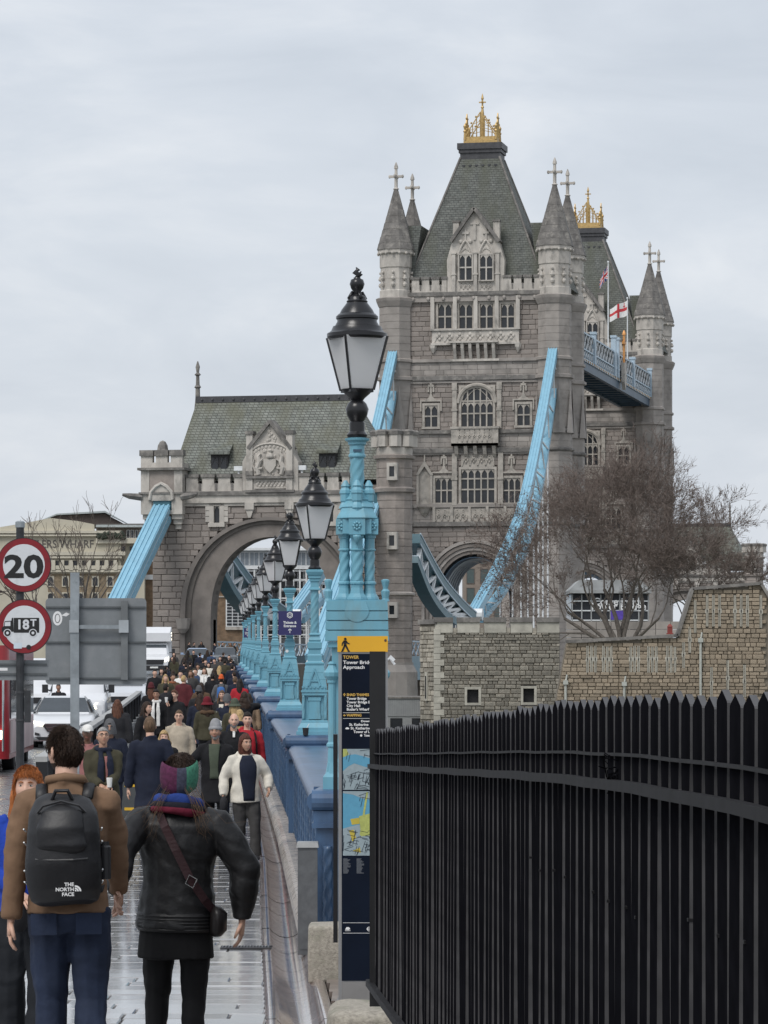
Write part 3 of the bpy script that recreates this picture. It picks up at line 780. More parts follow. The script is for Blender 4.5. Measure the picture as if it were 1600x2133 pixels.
    # side (river) face openings
    for sx in (1,):
        for (z, h) in ((nz(1010), 3.0), (nz(860), 3.0), (nz(665), 2.4)):
            q = MB(); x = sx*HW
            q.box(x-.1, x+.25, -1.6, 1.6, z-h/2-.3, z+h/2+.3); f = q.build('window', m_frame, t)
            for k in range(3): MB().box(x+.2, x+.27, -1.3+k*.9, -.5+k*.9, z-h/2, z+h/2).build('pane', m_glass, f)
    st = []
    return t
towerN = make_tower()
towerS = copy_tree(towerN); towerS.location = NT.world(0, 82.3, .3)
towerS['label'] = 'farther gothic bridge tower half hidden behind the nearer one'
towerN['group'] = towerS['group'] = 'twin towers of the bridge'

# ---------------------------------------------------------------- gateway (abutment tower)
AX = (566-800)/F*312
AT = Frame(AX, 312, CZ+.9, BA)
AV = -5.0
def az(y, v=AV): return AT.uz(563, y, v)[1]
def au(x, v=AV): return AT.uz(x, 1000, v)[0]
def make_gate():
    t = thing('gateway_tower', 'low stone gateway with slate roof, coat of arms and wide arch over the road', 'gateway', AT.o, -BA)
    uL, uR = au(318), au(800); HWd = (uR-uL)/2; um = (uL+uR)/2
    zt = az(1012); za = az(1118); zs = az(1290); uc = au(563); aw = uc - au(437)
    pts = [(uL,-8), (uL, zt), (uR, zt), (uR,-8), (uc+aw,-8), (uc+aw, zs)]
    for i in range(1, 24): a = math.pi*i/24; pts.append((uc+aw*math.cos(a), zs+(za-zs)*math.sin(a)**.85))
    pts += [(uc-aw, zs), (uc-aw,-8)]
    MB().prism(pts, AV+.3, AV+2.6).build('core_wall', m_gst2, t); MB().box(uL+.05, uR-.05, AV+2.6, 5.0, za+.5, zt).build('rear_wall', m_gst2, t)
    for (p0, p1) in ((uL+.05, uc-aw-4.2), (uc+aw+4.2, uR-.05)):
        if p1-p0 > .4: MB().box(p0, p1, AV+2.6, 5.0, -8, za+.5).build('rear_pier', m_gst2, t)
    RW = 3.3
    def archhole(z):
        if z < zs: return (uc-aw-RW*.8, uc+aw+RW*.8)
        h = za-zs+RW*.52
        if z > zs+h: return None
        s = ((z-zs)/h)**1.18; w = (aw+RW*.8)*math.sqrt(max(0, 1-s*s)); return (uc-w, uc+w)
    W1 = (au(446), au(458), az(1088), az(1052)); W2 = (au(683), au(695), az(1088), az(1052))
    holes = [archhole] + [(lambda z, r=r: (r[0]-.35, r[1]+.35) if r[2]-.3 < z < r[3]+.35 else None) for r in (W1, W2)]
    st, bk = courses(uL, uR, -3, az(1030), .52, 1.15, AV, .35, holes, jit=.07, joint=.022, lv=.5, chv=.15)
    stones(st, t, m_gst, n=300)
    # moulded arch, five orders stepping back
    for k in range(6):
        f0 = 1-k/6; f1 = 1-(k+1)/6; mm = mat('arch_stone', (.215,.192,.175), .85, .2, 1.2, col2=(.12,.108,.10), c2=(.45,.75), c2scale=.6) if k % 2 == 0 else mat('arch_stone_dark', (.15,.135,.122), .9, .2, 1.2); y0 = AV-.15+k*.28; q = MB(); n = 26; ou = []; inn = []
        for i in range(n+1):
            a = math.pi*i/n; c, s = math.cos(a), max(0, math.sin(a))**.85
            ou.append((uc+(aw+RW*.8*f0)*c, zs+(za-zs+RW*.52*f0)*s)); inn.append((uc+(aw+RW*.8*f1)*c, zs+(za-zs+RW*.52*f1)*s))
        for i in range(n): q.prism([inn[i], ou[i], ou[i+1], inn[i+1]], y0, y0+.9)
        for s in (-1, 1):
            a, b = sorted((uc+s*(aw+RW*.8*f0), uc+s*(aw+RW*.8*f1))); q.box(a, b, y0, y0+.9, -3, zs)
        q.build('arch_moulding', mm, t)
    q = MB()
    for s in (-1, 1): q.lathe([(.2,-1.0),(.55,-.6),(.65,0),(.7,.3)], 8, (uc+s*(aw+RW*.7), AV-.3, zs-.2))
    q.each('corbel', m_ash, t)
    for r in (W1, W2):
        gwin(t, r, 1, (0,1), AV, fr=.4, m=m_port, proud=.15)
        q = MB()
        for k in range(3):
            z = r[2]+(r[3]-r[2])*(k/3+.05)
            q.box(r[0]-.75, r[0]-.4, AV-.13, AV+.1, z, z+.45); q.box(r[1]+.4, r[1]+.75, AV-.13, AV+.1, z, z+.45)
        q.build('quoin', m_port, t)
    # cornice and parapet
    q = MB(); qc = MB()
    z = az(1030); qc.box(uL, uR, AV-.45, AV+.3, z-.05, z+.3); q.box(uL, uR, AV-.3, AV+.3, z-.7, z-.05); q.box(uL, uR, AV-.15, AV+.3, z-.95, z-.7)
    for px in (521, 604): u = au(px); q.box(u-.4, u+.4, AV-.35, AV, z-1.3, z-.7); q.prism([(u-.35,z-1.3),(u+.35,z-1.3),(u+.1,z-2.0),(u-.1,z-2.0)], AV-.25, AV)
    crenel(q, qc, au(388), au(505), z+.3, az(1006), az(993), AV-.1, AV+.4, 4)
    crenel(q, qc, au(622), au(728), z+.3, az(1006), az(993), AV-.1, AV+.4, 4)
    q.build('parapet', m_port, t); qc.build('parapet_coping', m_cope, t)
    # gable with the royal arms
    g0 = AV-.25; gp = lambda x, y: AT.uz(x, y, g0)
    q = MB(); q.prism([gp(505,1022), gp(505,962), gp(514,945), gp(516,935), gp(563,884), gp(608,935), gp(610,945), gp(621,962), gp(621,1022)], g0, g0+2.2)
    for (a, b) in ((514,527),(597,610)): q.box(gp(a,0)[0], gp(b,0)[0], g0-.2, g0+.8, az(1022), az(905))
    gb = q.build('gable', m_port, t)
    q = MB()
    for (a, b) in ((gp(563,877), gp(518,934)), (gp(563,877), gp(607,934))): q.beam((a[0], g0+.7, a[1]), (b[0], g0+.7, b[1]), 2.0, .3)
    for (a, b) in ((512,529),(595,612)): q.box(gp(a,0)[0], gp(b,0)[0], g0-.3, g0+.9, az(905), az(898))
    q.box(gp(514,0)[0], gp(612,0)[0], g0-.35, g0+.1, az(997), az(992)); q.box(gp(512,0)[0], gp(614,0)[0], g0-.3, g0+.1, az(1026), az(1021))
    for (a, b) in ((513,528),(596,611)): q.box(gp(a,0)[0], gp(b,0)[0], g0-.35, g0+.1, az(991), az(981))
    q.each('gable_coping', m_cope, gb)
    q = MB(); rr2 = random.Random(5); c = gp(563, 960)
    q.lathe([(.0,0)], 3) if False else None
    sh = [(-.55,.45),(.55,.45),(.55,-.1),(.3,-.5),(0,-.75),(-.3,-.5),(-.55,-.1)]
    q.prism([(c[0]+x, c[1]-.3+z) for x, z in sh], g0-.22, g0)
    for s in (-1, 1):
        body = [(1.0,-.9),(1.15,-.3),(.95,.2),(1.05,.7),(.85,.95)]
        q.tube([(c[0]+s*x, g0-.1, c[1]-.3+z) for x, z in body], [.2,.26,.22,.17,.13], 6)
        q.tube([(c[0]+s*.95, g0-.15, c[1]-.1), (c[0]+s*.6, g0-.2, c[1]+.15)], .1, 5); q.tube([(c[0]+s*1.1, g0-.15, c[1]-.7), (c[0]+s*.65, g0-.2, c[1]-.65)], .11, 5)
        q.tube([(c[0]+s*1.3, g0-.1, c[1]-.9), (c[0]+s*1.55, g0-.1, c[1]-.3), (c[0]+s*1.4, g0-.1, c[1]+.2)], [.1,.09,.05], 5)
        for k in range(16):
            x, zz = rr2.uniform(.15,1.5), rr2.uniform(-1.2,1.3)
            if x < 1.6-.5*max(0, zz): q.sph((c[0]+s*x, g0, c[1]-.3+zz), rr2.uniform(.09,.17), .14, rr2.uniform(.09,.18), 5, 4)
    q.lathe([(.3,0),(.38,.15),(.3,.35),(.12,.5),(.2,.7),(.05,.85)], 7, (c[0], g0-.05, c[1]+.2)); 
    n = 14; path = [(c[0]+1.85*math.cos(math.pi*i/n), g0-.05, c[1]+.35+1.15*math.sin(math.pi*i/n)) for i in range(n+1)]; q.tube(path, .1, 5)
    for i in range(1, n): q.sph((c[0]+1.6*math.cos(math.pi*i/n), g0, c[1]+.35+.9*math.sin(math.pi*i/n)), .16, .1, .16, 5, 4)
    for k in range(14): q.sph((c[0]+rr2.uniform(-.6,.6)*(1-k/20), g0, c[1]+1.6+k*.08), .14, .1, .14, 5, 4)
    a = gp(535,0)[0]; b = gp(592,0)[0]
    q.box(a-.2, b+.2, g0-.12, g0, az(1018), az(1016)); q.box(a-.2, b+.2, g0-.12, g0, az(1003), az(1001))
    for k in range(22): q.sph((a+(b-a)*(k+.5)/22, g0, az(1009)+.18*math.sin(k*2.1)), .15, .12, .16, 5, 4)
    q.build('coat_of_arms', m_port, gb)
    # corner turrets: left (square, chain passes through) and right
    def chain_turret(x0, x1, name):
        a, b = au(x0), au(x1); v0 = AV-1.0; v1 = AV+3.0; m_ = (a+b)/2; w = b-a
        q = MB(); qs = MB(); qc = MB()
        q.box(a, a+w*.30, v0, v1, az(1060), az(1042)); q.box(b-w*.30, b, v0, v1, az(1060), az(1042))
        zb = az(1090)
        for k in range(4): 
            e = .0+.25*k
            for (p0, p1) in ((a, a+w*.3), (b-w*.3, b)): q.box(p0+.1*k, p1-.1*k, v0+e, v1, az(1060)-(k+1)*.42, az(1060)-k*.42)
        q.box(a, b, v0, v1, az(1042), az(1025)); 
        q.prism([(m_-w*.28, az(1042)), (m_-w*.26, az(1025)), (m_, az(1006)), (m_+w*.26, az(1025)), (m_+w*.28, az(1042))], v0-.12, v0+.5)
        path = [(m_-w*.28, v0-.15, az(1040)), (m_-w*.25, v0-.15, az(1024)), (m_-w*.13, v0-.15, az(1012)), (m_, v0-.15, az(1006)), (m_+w*.13, v0-.15, az(1012)), (m_+w*.25, v0-.15, az(1024)), (m_+w*.28, v0-.15, az(1040))]
        q.tube(path, .16, 6)
        q.box(a, a+w*.2, v0, v1, az(1025), az(978)); q.box(b-w*.2, b, v0, v1, az(1025), az(978))
        qs.box(a+w*.2, b-w*.2, v0+.06, v1, az(1025), az(978))
        qc.box(a-.25, b+.25, v0-.3, v1+.2, az(978), az(973)); qc.box(a-.15, b+.15, v0-.2, v1, az(1028), az(1024))
        q.box(a, b, v0, v1, az(973), az(962)); ww = w*.28
        for p in (a, m_-ww/2, b-ww): q.box(p, p+ww, v0, v0+.6, az(962), az(948)); qc.box(p-.1, p+ww+.1, v0-.15, v0+.75, az(948), az(936))
        qc.sph((m_-.3, v0+1.5, az(935)), .5, .5, .9, 7, 6)
        for s, e in ((-1, a), (1, b)): qc.tube([(e, v0+.1, az(1034)), (e+s*.9, v0-.4, az(1032)), (e+s*1.5, v0-.6, az(1029))], [.35,.28,.12], 6)
        o = q.build(name, m_port, t); qs.build('rubble_panel', m_gst, o); qc.build('turret_coping', m_cope, o)
        return o
    chain_turret(300, 386, 'turret')
    # right corner: tall plain turret standing forward
    a, b = au(789), au(858); v0 = AV-2.2; v1 = AV+4
    c = ((a+b)/2, v0+1.8); r = (b-a)/2*1.06
    st2 = []
    q = MB(); q.lathe(grooved([(r,-8),(r,az(1080)),(r,az(1030)),(r+.25,az(1029)),(r+.3,az(1022)),(r,az(1018)),(r,az(962)),(r+.25,az(960)),(r+.3,az(954)),(r,az(952)),(r,az(935))], .62, .05), 12, (c[0],c[1],0), rad(15))
    tr = q.build('turret', m_gst, t)
    q = MB(); qc = MB()
    for k in range(8):
        an = k*math.pi/4+.25; x, y = c[0]+r*.95*math.cos(an), c[1]+r*.95*math.sin(an)
        q.lathe([(.55,0),(.55,1.0)], 6, (x, y, az(936))); qc.lathe([(.65,0),(.68,.3),(.5,.45)], 6, (x, y, az(936)+1.0))
    q.lathe([(r+.02,az(952)),(r+.05,az(938)),(r-.4,az(936))], 12, (c[0],c[1],0), rad(15))
    q.build('turret_parapet', m_port, tr); qc.build('turret_coping', m_cope, tr)
    for (py0, py1) in ((967,1003),(1110,1146),(1255,1288)):
        u = AT.uz(817, 1000, v0)[0]; w = .22
        q = MB(); z0, z1 = az(py1, v0), az(py0, v0); q.box(u-w-.22, u-w, v0-.2, v0+.5, z0, z1); q.box(u+w, u+w+.22, v0-.2, v0+.5, z0, z1); q.box(u-w, u+w, v0-.2, v0+.5, z1-.3, z1); q.box(u-w, u+w, v0-.2, v0+.5, z0, z0+.3)
        f = q.build('window', m_port, tr); MB().box(u-w, u+w, v0-.08, v0-.04, z0+.3, z1-.3).build('pane', m_glass, f)
    q = MB(); qz = az(1340); q.lathe([(r+.5,-8),(r+.45,az(1400)),(r+.1,az(1385)),(r+.1,az(1380))], 12, (c[0],c[1],0), rad(15)); q.lathe([(r,az(1243)),(r+.25,az(1241)),(r+.25,az(1237)),(r,az(1234))], 12, (c[0],c[1],0), rad(15))
    q.build('turret_base', m_ash, tr)
    # roof
    q = MB(); z0 = az(1000); z1 = AT.uz(563,835,0)[1]; rl, rr_ = au(412,0), au(742,0)
    q.frus(au(352), au(806), -4.6, 4.6, z0, rl, rr_, -.3, .3, z1); rf = q.build('roof', m_slate2, t)
    q = MB(); q.box(rl-.1, rr_+.1, -.4, .4, z1-.1, z1+.45)
    for k in range(15): q.sph((rl+.5+k*(rr_-rl-1)/14, -.42, z1+.15), .13, .1, .13, 5, 4)
    q.build('ridge', m_lead, rf)
    q = MB()
    for x in (rl, rr_): q.lathe([(.75,-2.6),(.35,-1.0),(.22,.3),(.2,1.2),(.32,1.3),(.18,1.5),(.15,2.3),(.3,2.4),(.12,2.6),(.2,3.1),(.04,3.6)], 8, (x, 0, z1))
    q.build('ridge_finial', m_cope, rf)
    for (x0, x1) in ((440,476),(665,701)):
        a, b = AT.uz(x0,970,-3.8)[0], AT.uz(x1,970,-3.8)[0]; zb, zc, zd = az(992,-3.8), az(944,-3.8), az(917,-3.8)
        q = MB(); q.box(a, b, -3.9, -1.0, zb-1, zc); d = q.build('dormer', mat('black_timber', (.02,.02,.022), .5), rf)
        MB().add([(a-.2,-4.3,zc-.1),(b+.2,-4.3,zc-.1),(b+.1,-1.9,zd),(a-.1,-1.9,zd),(a-.2,-4.3,zc+.1),(b+.2,-4.3,zc+.1),(b+.1,-1.9,zd+.2),(a-.1,-1.9,zd+.2)], [(0,1,2,3),(4,5,6,7),(0,1,5,4),(1,2,6,5),(3,0,4,7)]).build('dormer_roof', m_slate2, d)
        for k in range(2):
            w = (b-a)/2; q = MB(); x = a+.12+k*w
            q.box(x, x+w-.24, -3.96, -3.92, zb+.1, zc-.35); q.build('pane', m_glass, d)
            q = MB(); q.tube([(x,-3.98,zc-.9),(x+(w-.24)/2,-3.98,zc-.35),(x+w-.24,-3.98,zc-.9)], .05, 4); q.build('dormer_bar', m_lead, d)
    # floodlights on the parapet
    for px in (497, 629):
        u = au(px); q = MB(); q.cbox((u, AV+.1, az(975)), .75, .5, .4); q.box(u-.08, u+.08, AV, AV+.2, az(990), az(977)); q.build('floodlight', m_white, t)
    return t, (au(343), AV-1.0), c
gateN, _cl, _cr = make_gate()
gateS = copy_tree(gateN); gateS.location = NT.world(1.2, 82.3+96+3, -.4); 
gateS['label'] = 'distant gateway beyond the towers showing above the wall at far right'
gateN['group'] = gateS['group'] = 'gateways at the ends of the bridge'

# ---------------------------------------------------------------- suspension chains
def sweep_box(q, pts, u, w, h):
    "beam along (y,z) points at x=u, width w, depth h (below the line)"
    n = len(pts); vs = []
    for i, (y, z) in enumerate(pts):
        a = pts[max(0, i-1)]; b = pts[min(n-1, i+1)]; d = Vector((b[0]-a[0], b[1]-a[1])).normalized(); nn = Vector((-d.y, d.x))
        if nn.y < 0: nn = -nn
        for (sx, k) in ((-1,0),(1,0),(1,-1),(-1,-1)): vs.append((u+sx*w/2, y+nn.x*h*k, z+nn.y*h*k))
    fs = [(i*4+j, i*4+(j+1) % 4, (i+1)*4+(j+1) % 4, (i+1)*4+j) for i in range(n-1) for j in range(4)] + [(0,3,2,1), ((n-1)*4,(n-1)*4+1,(n-1)*4+2,(n-1)*4+3)]
    q.add(vs, fs)
def curve(p, n=14):
    "Catmull-Rom through the points"
    p = [Vector(a) for a in p]; out = []
    for i in range(len(p)-1):
        p0, p1, p2, p3 = p[max(0,i-1)], p[i], p[i+1], p[min(len(p)-1,i+2)]
        for k in range(n):
            t = k/n; out.append(.5*((2*p1)+(-p0+p2)*t+(2*p0-5*p1+4*p2-p3)*t*t+(-p0+3*p1-3*p2+p3)*t**3))
    out.append(p[-1]); return out
def main_chain(u, label, grp):
    t = thing('suspension_chain', label, 'chain', NT.o, -BA, grp); U = 9.2
    up = [NT.vz(x, y, U) for (x, y) in ((1153,716),(1120,905),(1085,1060),(1040,1170),(985,1272))]
    v0, z0 = up[-1]
    lo = [NT.vz(x, y, U) for (x, y) in ((1160,742),(1134,935),(1108,1080),(1068,1190),(1000,1285))]
    C = curve(up, 8); C2 = curve(lo, 8)
    q = MB(); sweep_box(q, [(p.x,p.y) for p in C], u, 1.05, .75); a = q.build('upper_chord', m_sky, t)
    q = MB()
    for s in (-.75,-.25,.25,.75): sweep_box(q, [(p.x,p.y+.08) for p in C], u+s*.62, .09, .10)
    q.build('chord_rib', m_sky, a)
    q = MB(); sweep_box(q, [(p.x,p.y) for p in C2], u, .9, .6); q.build('lower_chord', m_sky, t)
    q = MB(); n = len(C)
    for i in range(2, n-1, 3):
        j = min(i+2, n-1)
        for s in (-.5,.5): q.beam((u+s*.7,C[i].x,C[i].y-.6), (u+s*.7,C2[i].x,C2[i].y), .2, .14); q.beam((u+s*.7,C[i].x,C[i].y-.6), (u+s*.7,C2[j].x,C2[j].y), .14, .12)
    q.build('web_bars', m_white, t)
    q = MB()
    for i in range(3, n, 3): q.tube([(u,C2[i].x,C2[i].y), (u,C2[i].x,-1.5)], .11, 6)
    q.build('hanger', m_white, t)
    # short side towards the gateway
    ga = [NT.vz(x, y, U) for (x, y) in ((860,1112),(905,1195),(945,1245),(978,1276))]
    gl = [NT.vz(x, y, U) for (x, y) in ((858,1158),(885,1225),(915,1268),(940,1287))]
    C = curve(ga, 6); C2 = curve(gl, 6)
    q = MB(); sweep_box(q, [(p.x,p.y) for p in C], u, 1.4, .9); q.build('upper_chord', m_teal, t)
    q = MB()
    for e in (.02, -.9): 
        for s in (-.7, .7): sweep_box(q, [(p.x,p.y+e+.06) for p in C], u+s, .1, .14)
    sweep_box(q, [(p.x,p.y+.05) for p in C2], u, 1.25, .1); q.build('chord_edge', m_pblue, t)
    q = MB(); sweep_box(q, [(p.x,p.y) for p in C2], u, 1.2, .7); q.build('lower_chord', m_teal, t)
    q = MB()
    for i in range(1, len(C)-1, 2):
        j = min(i+1, len(C)-1); i2 = int(i*(len(C2)-1)/(len(C)-1)); 
        for s in (-.45,.45): q.beam((u+s,C[i].x,C[i].y-.7), (u+s,C2[i2].x,C2[i2].y), .35, .25); q.beam((u+s,C[i].x,C[i].y-.7), (u+s,C2[min(i2+2,len(C2)-1)].x,C2[min(i2+2,len(C2)-1)].y), .25, .2)
    q.build('web_bars', m_white, t)
    q = MB(); q.lathe([(.6,-1.0),(.6,1.0)], 10, (0,0,0)); 
    o = q.build('pin', m_white, t); o.rotation_euler = (0, math.pi/2, 0); o.location = (u, v0, z0-.4)
    return t
main_chain(9.2, 'pale blue suspension chain on the right sweeping from the tower down past the bare tree', 'chains between gateway and tower')
main_chain(-9.2, 'pale blue suspension chain on the left of the tower above the gateway roof', 'chains between gateway and tower')
def land_chain(u, pts, label):
    t = thing('land_chain', label, 'chain', AT.o, -BA, 'chains running from the gateway to the ground')
    q = MB(); sweep_box(q, pts, u, 1.55, .55); a = q.build('upper_chord', m_sky, t)
    q = MB()
    for s in (-.62,-.2,.2,.62): sweep_box(q, [(y, z+.1) for y, z in pts], u+s, .16, .14)
    q.build('chord_rib', m_sky, a)
    q = MB(); sweep_box(q, [(y, z-.55) for y, z in pts], u, 1.3, .45); q.build('web_strip', m_white, t)
    q = MB(); sweep_box(q, [(y, z-1.0) for y, z in pts], u, 1.55, .5); q.build('lower_chord', m_sky, t)
    q = MB(); q.cbox((u, pts[0][0]+.6, pts[0][1]+.3), 1.8, 1.4, 1.6); q.build('saddle', m_teal, t)
    return t
lu = au(343); p0 = (AV-.9, az(1050)); p1 = AT.vz(246, 1242, lu); 
d = ((p1[0]-p0[0]), (p1[1]-p0[1])); p2 = (p0[0]+d[0]*1.6, p0[1]+d[1]*1.6)
land_chain(lu, [p0, p1, p2], 'pale blue chain sloping down from the left corner of the gateway')
land_chain(au(778), [p0, p1, p2], 'pale blue chain sloping down from the right corner of the gateway')

# ---------------------------------------------------------------- deck between gateway and towers
q = MB(); q.box(-9.5, 9.5, -91, 180, -2.2, -.05); 
deck = q.build('bridge_deck', mat('deck_steel', (.25,.36,.42), .6, .15, .3), None, loc=NT.o, rot=(0,0,-BA)); tag(deck, kind='structure')
q = MB(); q.box(-9.0, 9.0, -91, 180, -.046, -.03); o = q.build('deck_surface', m_asphalt, deck)
q = MB()
for sx in (-1, 1):
    for k in range(0, 140):
        y = -88+k*1.9
        if -7 < y < 7 or 75 < y < 90: continue
        q.beam((sx*9.3, y, 0), (sx*9.3, y+1.9, 1.2), .08); q.beam((sx*9.3, y+1.9, 0), (sx*9.3, y, 1.2), .08)
    q.box(sx*9.3-.1, sx*9.3+.1, -88, 178, 1.2, 1.35)
q.build('deck_railing', m_pblue, deck)
# river piers
for v in (0, 82.3):
    q = MB(); q.prism([(-26,0),(-18,-10),(18,-10),(26,0),(18,10),(-18,10)], -14, -2.25, 'z')
    tag(q.build('river_pier', m_gst, None, loc=NT.world(0,v,0), rot=(0,0,-BA)), 'granite river pier under the %s tower' % ('nearer' if v == 0 else 'farther'), 'pier', 'river piers')
tag(MB().add([(-900,330,-4.2),(1200,330,-4.2),(1200,640,-4.2),(-900,640,-4.2)], [(0,1,2,3)]).build('river', mat('river_water', (.10,.10,.085), .15, .2, .2, bump=.4, bscale=1.0)), kind='structure')

# ---------------------------------------------------------------- high-level walkways
def walkway(u, label):
    t = thing('high_walkway', label, 'walkway', NT.o, -BA, 'high walkways between the towers'); a, b = 6.2, 82.3-6.2; L = b-a
    zb = NT.vz(1222, 762, 9.6)[1] if False else NT.uz(1222, 748, 6.2)[1]; w = 1.9
    q = MB(); q.box(u-w, u+w, a, b, zb, zb+.5); q.build('soffit', m_soff, t)
    q = MB()
    for s in (-1, 1): q.box(u+s*w-.25, u+s*w+.25, a, b, zb-.35, zb+.6)
    for k in range(20): y = a+L*k/19; q.box(u-w, u+w, y-.15, y+.15, zb-.25, zb)
    q.build('edge_girder', m_navy, t)
    q = MB(); qw = MB(); qg = MB(); h0 = zb+1.0
    for s in (-1, 1):
        x = u+s*(w+.28); q.box(x-.12, x+.12, a, b, zb+.62, h0); q.box(x-.14, x+.14, a, b, h0+.95, h0+1.12); q.box(x-.1, x+.1, a, b, h0+2.9, h0+3.1)
        n = 46
        for k in range(n):
            y = a+L*k/n; e = a+L*(k+1)/n; q.box(x-.1, x+.1, y-.06, y+.06, h0, h0+.95); qw.beam((x,y,h0+.1), (x,e,h0+.9), .10); qw.beam((x,e,h0+.1), (x,y,h0+.9), .10); qg.box(x-.06, x+.2, y+.3, y+.6, h0-.36, h0-.1)
        n = 30
        for k in range(n):
            y = a+L*k/n; e = a+L*(k+1)/n; qw.beam((x,y,h0+1.1), (x,e,h0+2.95), .13); qw.beam((x,e,h0+1.1), (x,y,h0+2.95), .13)
        for f in (.0,.25,.5,.54,.75,1.0):
            y = a+L*f; q.box(x-.3, x+.3, y-.45, y+.45, h0-.1, h0+3.5+(1.2 if .4<f<.6 else 0)); q.box(x-.38, x+.38, y-.55, y+.55, h0+3.5+(1.2 if .4<f<.6 else 0), h0+3.8+(1.2 if .4<f<.6 else 0))
    q.build('walkway_frame', m_pblue, t); tag(qw.build('lattice', m_white, t), kind='stuff'); qg.build('gilt_studs', mat('dull_gilt', (.5,.3,.12), .5), t)
    q = MB(); q.box(u-w+.2, u+w-.2, a, b, zb+.6, h0+2.6); q.build('walkway_glazing', m_glass, t)
    q = MB(); q.prism([(u-w-.2,h0+2.9),(u+w+.2,h0+2.9),(u,h0+3.3)], a, b); q.build('walkway_roof', m_slate, t)
    return t, zb, w, h0
wk, WZ, WW, WH = walkway(7.2, 'pale blue lattice walkway high between the towers on the right')
walkway(-7.2, 'high walkway on the far side mostly hidden behind the nearer tower')
# gilt sword-cross and arms in the middle
c = thing('gilt_cross', 'gilded cross with carved arms in the middle of the high walkway', 'ornament', NT.world(7.2+WW+.8, NT.vz(1300,700,7.2+WW+.8)[0], WH), -BA)
q = MB(); q.box(-.13,.13,-.16,.16,2.0,5.6); q.box(-.16,.16,-.65,.65,4.4,4.75); q.lathe([(.28,0),(.22,.25),(.06,.6)], 6, (0,0,5.6)); q.build('cross', mat('orange_gilt', (.62,.30,.10), .5, metal=.3), c)
q = MB(); q.prism([(-1.0,2.0),(1.0,2.0),(.9,-.4),(0,-1.4),(-.9,-.4)], -.2, .2, 'x'); q.build('shield', m_port, c)
# flags
def flag(px, py0, py1, v, fn, W, H, dirx, droop, name, label, mats, ht):
    base = NT.world(7.2, v, WH+3.0); t = thing(name, label, 'flag', base, -BA)
    top = NT.vz(px, py0, 7.2)
    q = MB(); q.lathe([(.10,0),(.07,ht),(.14,ht+.02),(.1,ht+.2)], 6); q.build('flagpole', m_white, t)
    nx, ny = 48, 28; q = MB(); vs = []
    for j in range(ny+1):
        for i in range(nx+1):
            f, g = i/nx, j/ny
            x = dirx*f*W*(1-droop*.45); z = ht-.2-(1-g)*H*(1-.25*droop*f) - droop*f*W*.62 - .06*math.sin(f*9)
            vs.append((x, .28*math.sin(f*7+g*1.2)*f**.5, z))
    q.v = vs
    for j in range(ny):
        for i in range(nx):
            q.f.append([j*(nx+1)+i, j*(nx+1)+i+1, (j+1)*(nx+1)+i+1, (j+1)*(nx+1)+i]); q.m.append(fn((i+.5)/nx, (j+.5)/ny))
    q.build('flag_cloth', mats, t, smooth=True); return t
fm = [mat('flag_white', (.75,.75,.74), .8), mat('flag_red', (.55,.05,.06), .8), mat('flag_blue', (.03,.05,.22), .8)]
def f_london(x, y):
    if abs(y-.5) < .10 or abs(x-.5) < .06: return 1
    if .08 < x < .30 and .62 < y < .95 and (abs(x-.19) < .02 or (abs(y-.72) < .03 and abs(x-.19) < .06)): return 1
    return 0
def f_union(x, y):
    X, Y = (x-.5)*2, (y-.5)
    if abs(Y) < .10 or abs(X) < .10: return 1
    if abs(Y) < .17 or abs(X) < .17: return 0
    d = min(abs(Y-X*.5), abs(Y+X*.5))
    return 1 if d < .04 else 0 if d < .11 else 2
flag(1307, 597, 745, NT.vz(1307,700,7.2)[0], f_london, 3.2, 2.0, -1, .55, 'city_flag', 'white flag with red cross flying from the high walkway', fm, 9.6)
flag(1267, 560, 720, NT.vz(1267,700,7.2)[0], f_union, 2.6, 1.7, -1, 1.25, 'union_flag', 'drooping red, white and blue flag on the taller pole above the walkway', fm, 12.4)
# ---------------------------------------------------------------- parapet with lamp standards
m_roy = mat('royal_blue_paint', (.058,.112,.205), .34, .18, 2.0, col2=(.035,.058,.105), c2=(.46,.72), c2scale=3.5, stretch=(1,1,.35), bump=.15, bscale=14, bdist=.006)
m_cyan = mat('turquoise_paint', (.155,.375,.475), .40, .12, 3.0, col2=(.17,.26,.27), c2=(.52,.80), c2scale=4.5, stretch=(1,1,.3), bump=.15, bscale=18, bdist=.005)
m_blk = mat('black_lamp_paint', (.012,.012,.014), .28, .2, 6)
def frosted():
    m = mat('frosted_lamp_glass', (.93,.93,.93), .3, .03, 3); nt = m.node_tree; b = nt.nodes['Principled BSDF']; o = nt.nodes['Material Output']
    tr = nt.nodes.new('ShaderNodeBsdfTranslucent'); tr.inputs[0].default_value = (.97,.97,.98,1); mx = nt.nodes.new('ShaderNodeMixShader'); mx.inputs[0].default_value = .5
    nt.links.new(b.outputs[0], mx.inputs[1]); nt.links.new(tr.outputs[0], mx.inputs[2]); nt.links.new(mx.outputs[0], o.inputs[0]); return m
m_lglass = frosted()
m_plinth = mat('plinth_granite', (.34,.30,.26), .3, .25, 9, bump=.3, bscale=40, rvar=.1, bdist=.005, island=.12)
def capz(D): return CZ - .884 + .0088*(D-50.3)
LD = [32.0] + [50.3 + 17.6*k for k in range(9)]
def rope(q, x, y, z0, z1, r, turns=None, lobes=3):
    n = 12; k = max(8, int((z1-z0)/.03)); 
    prof = [(r, z0+(z1-z0)*i/k) for i in range(k+1)]
    q.lathe(prof, n, (x, y, 0), 0, (turns or (z1-z0)/.16)*2*math.pi/lobes/k, sq=lambda a: 1+.13*math.cos(lobes*a))
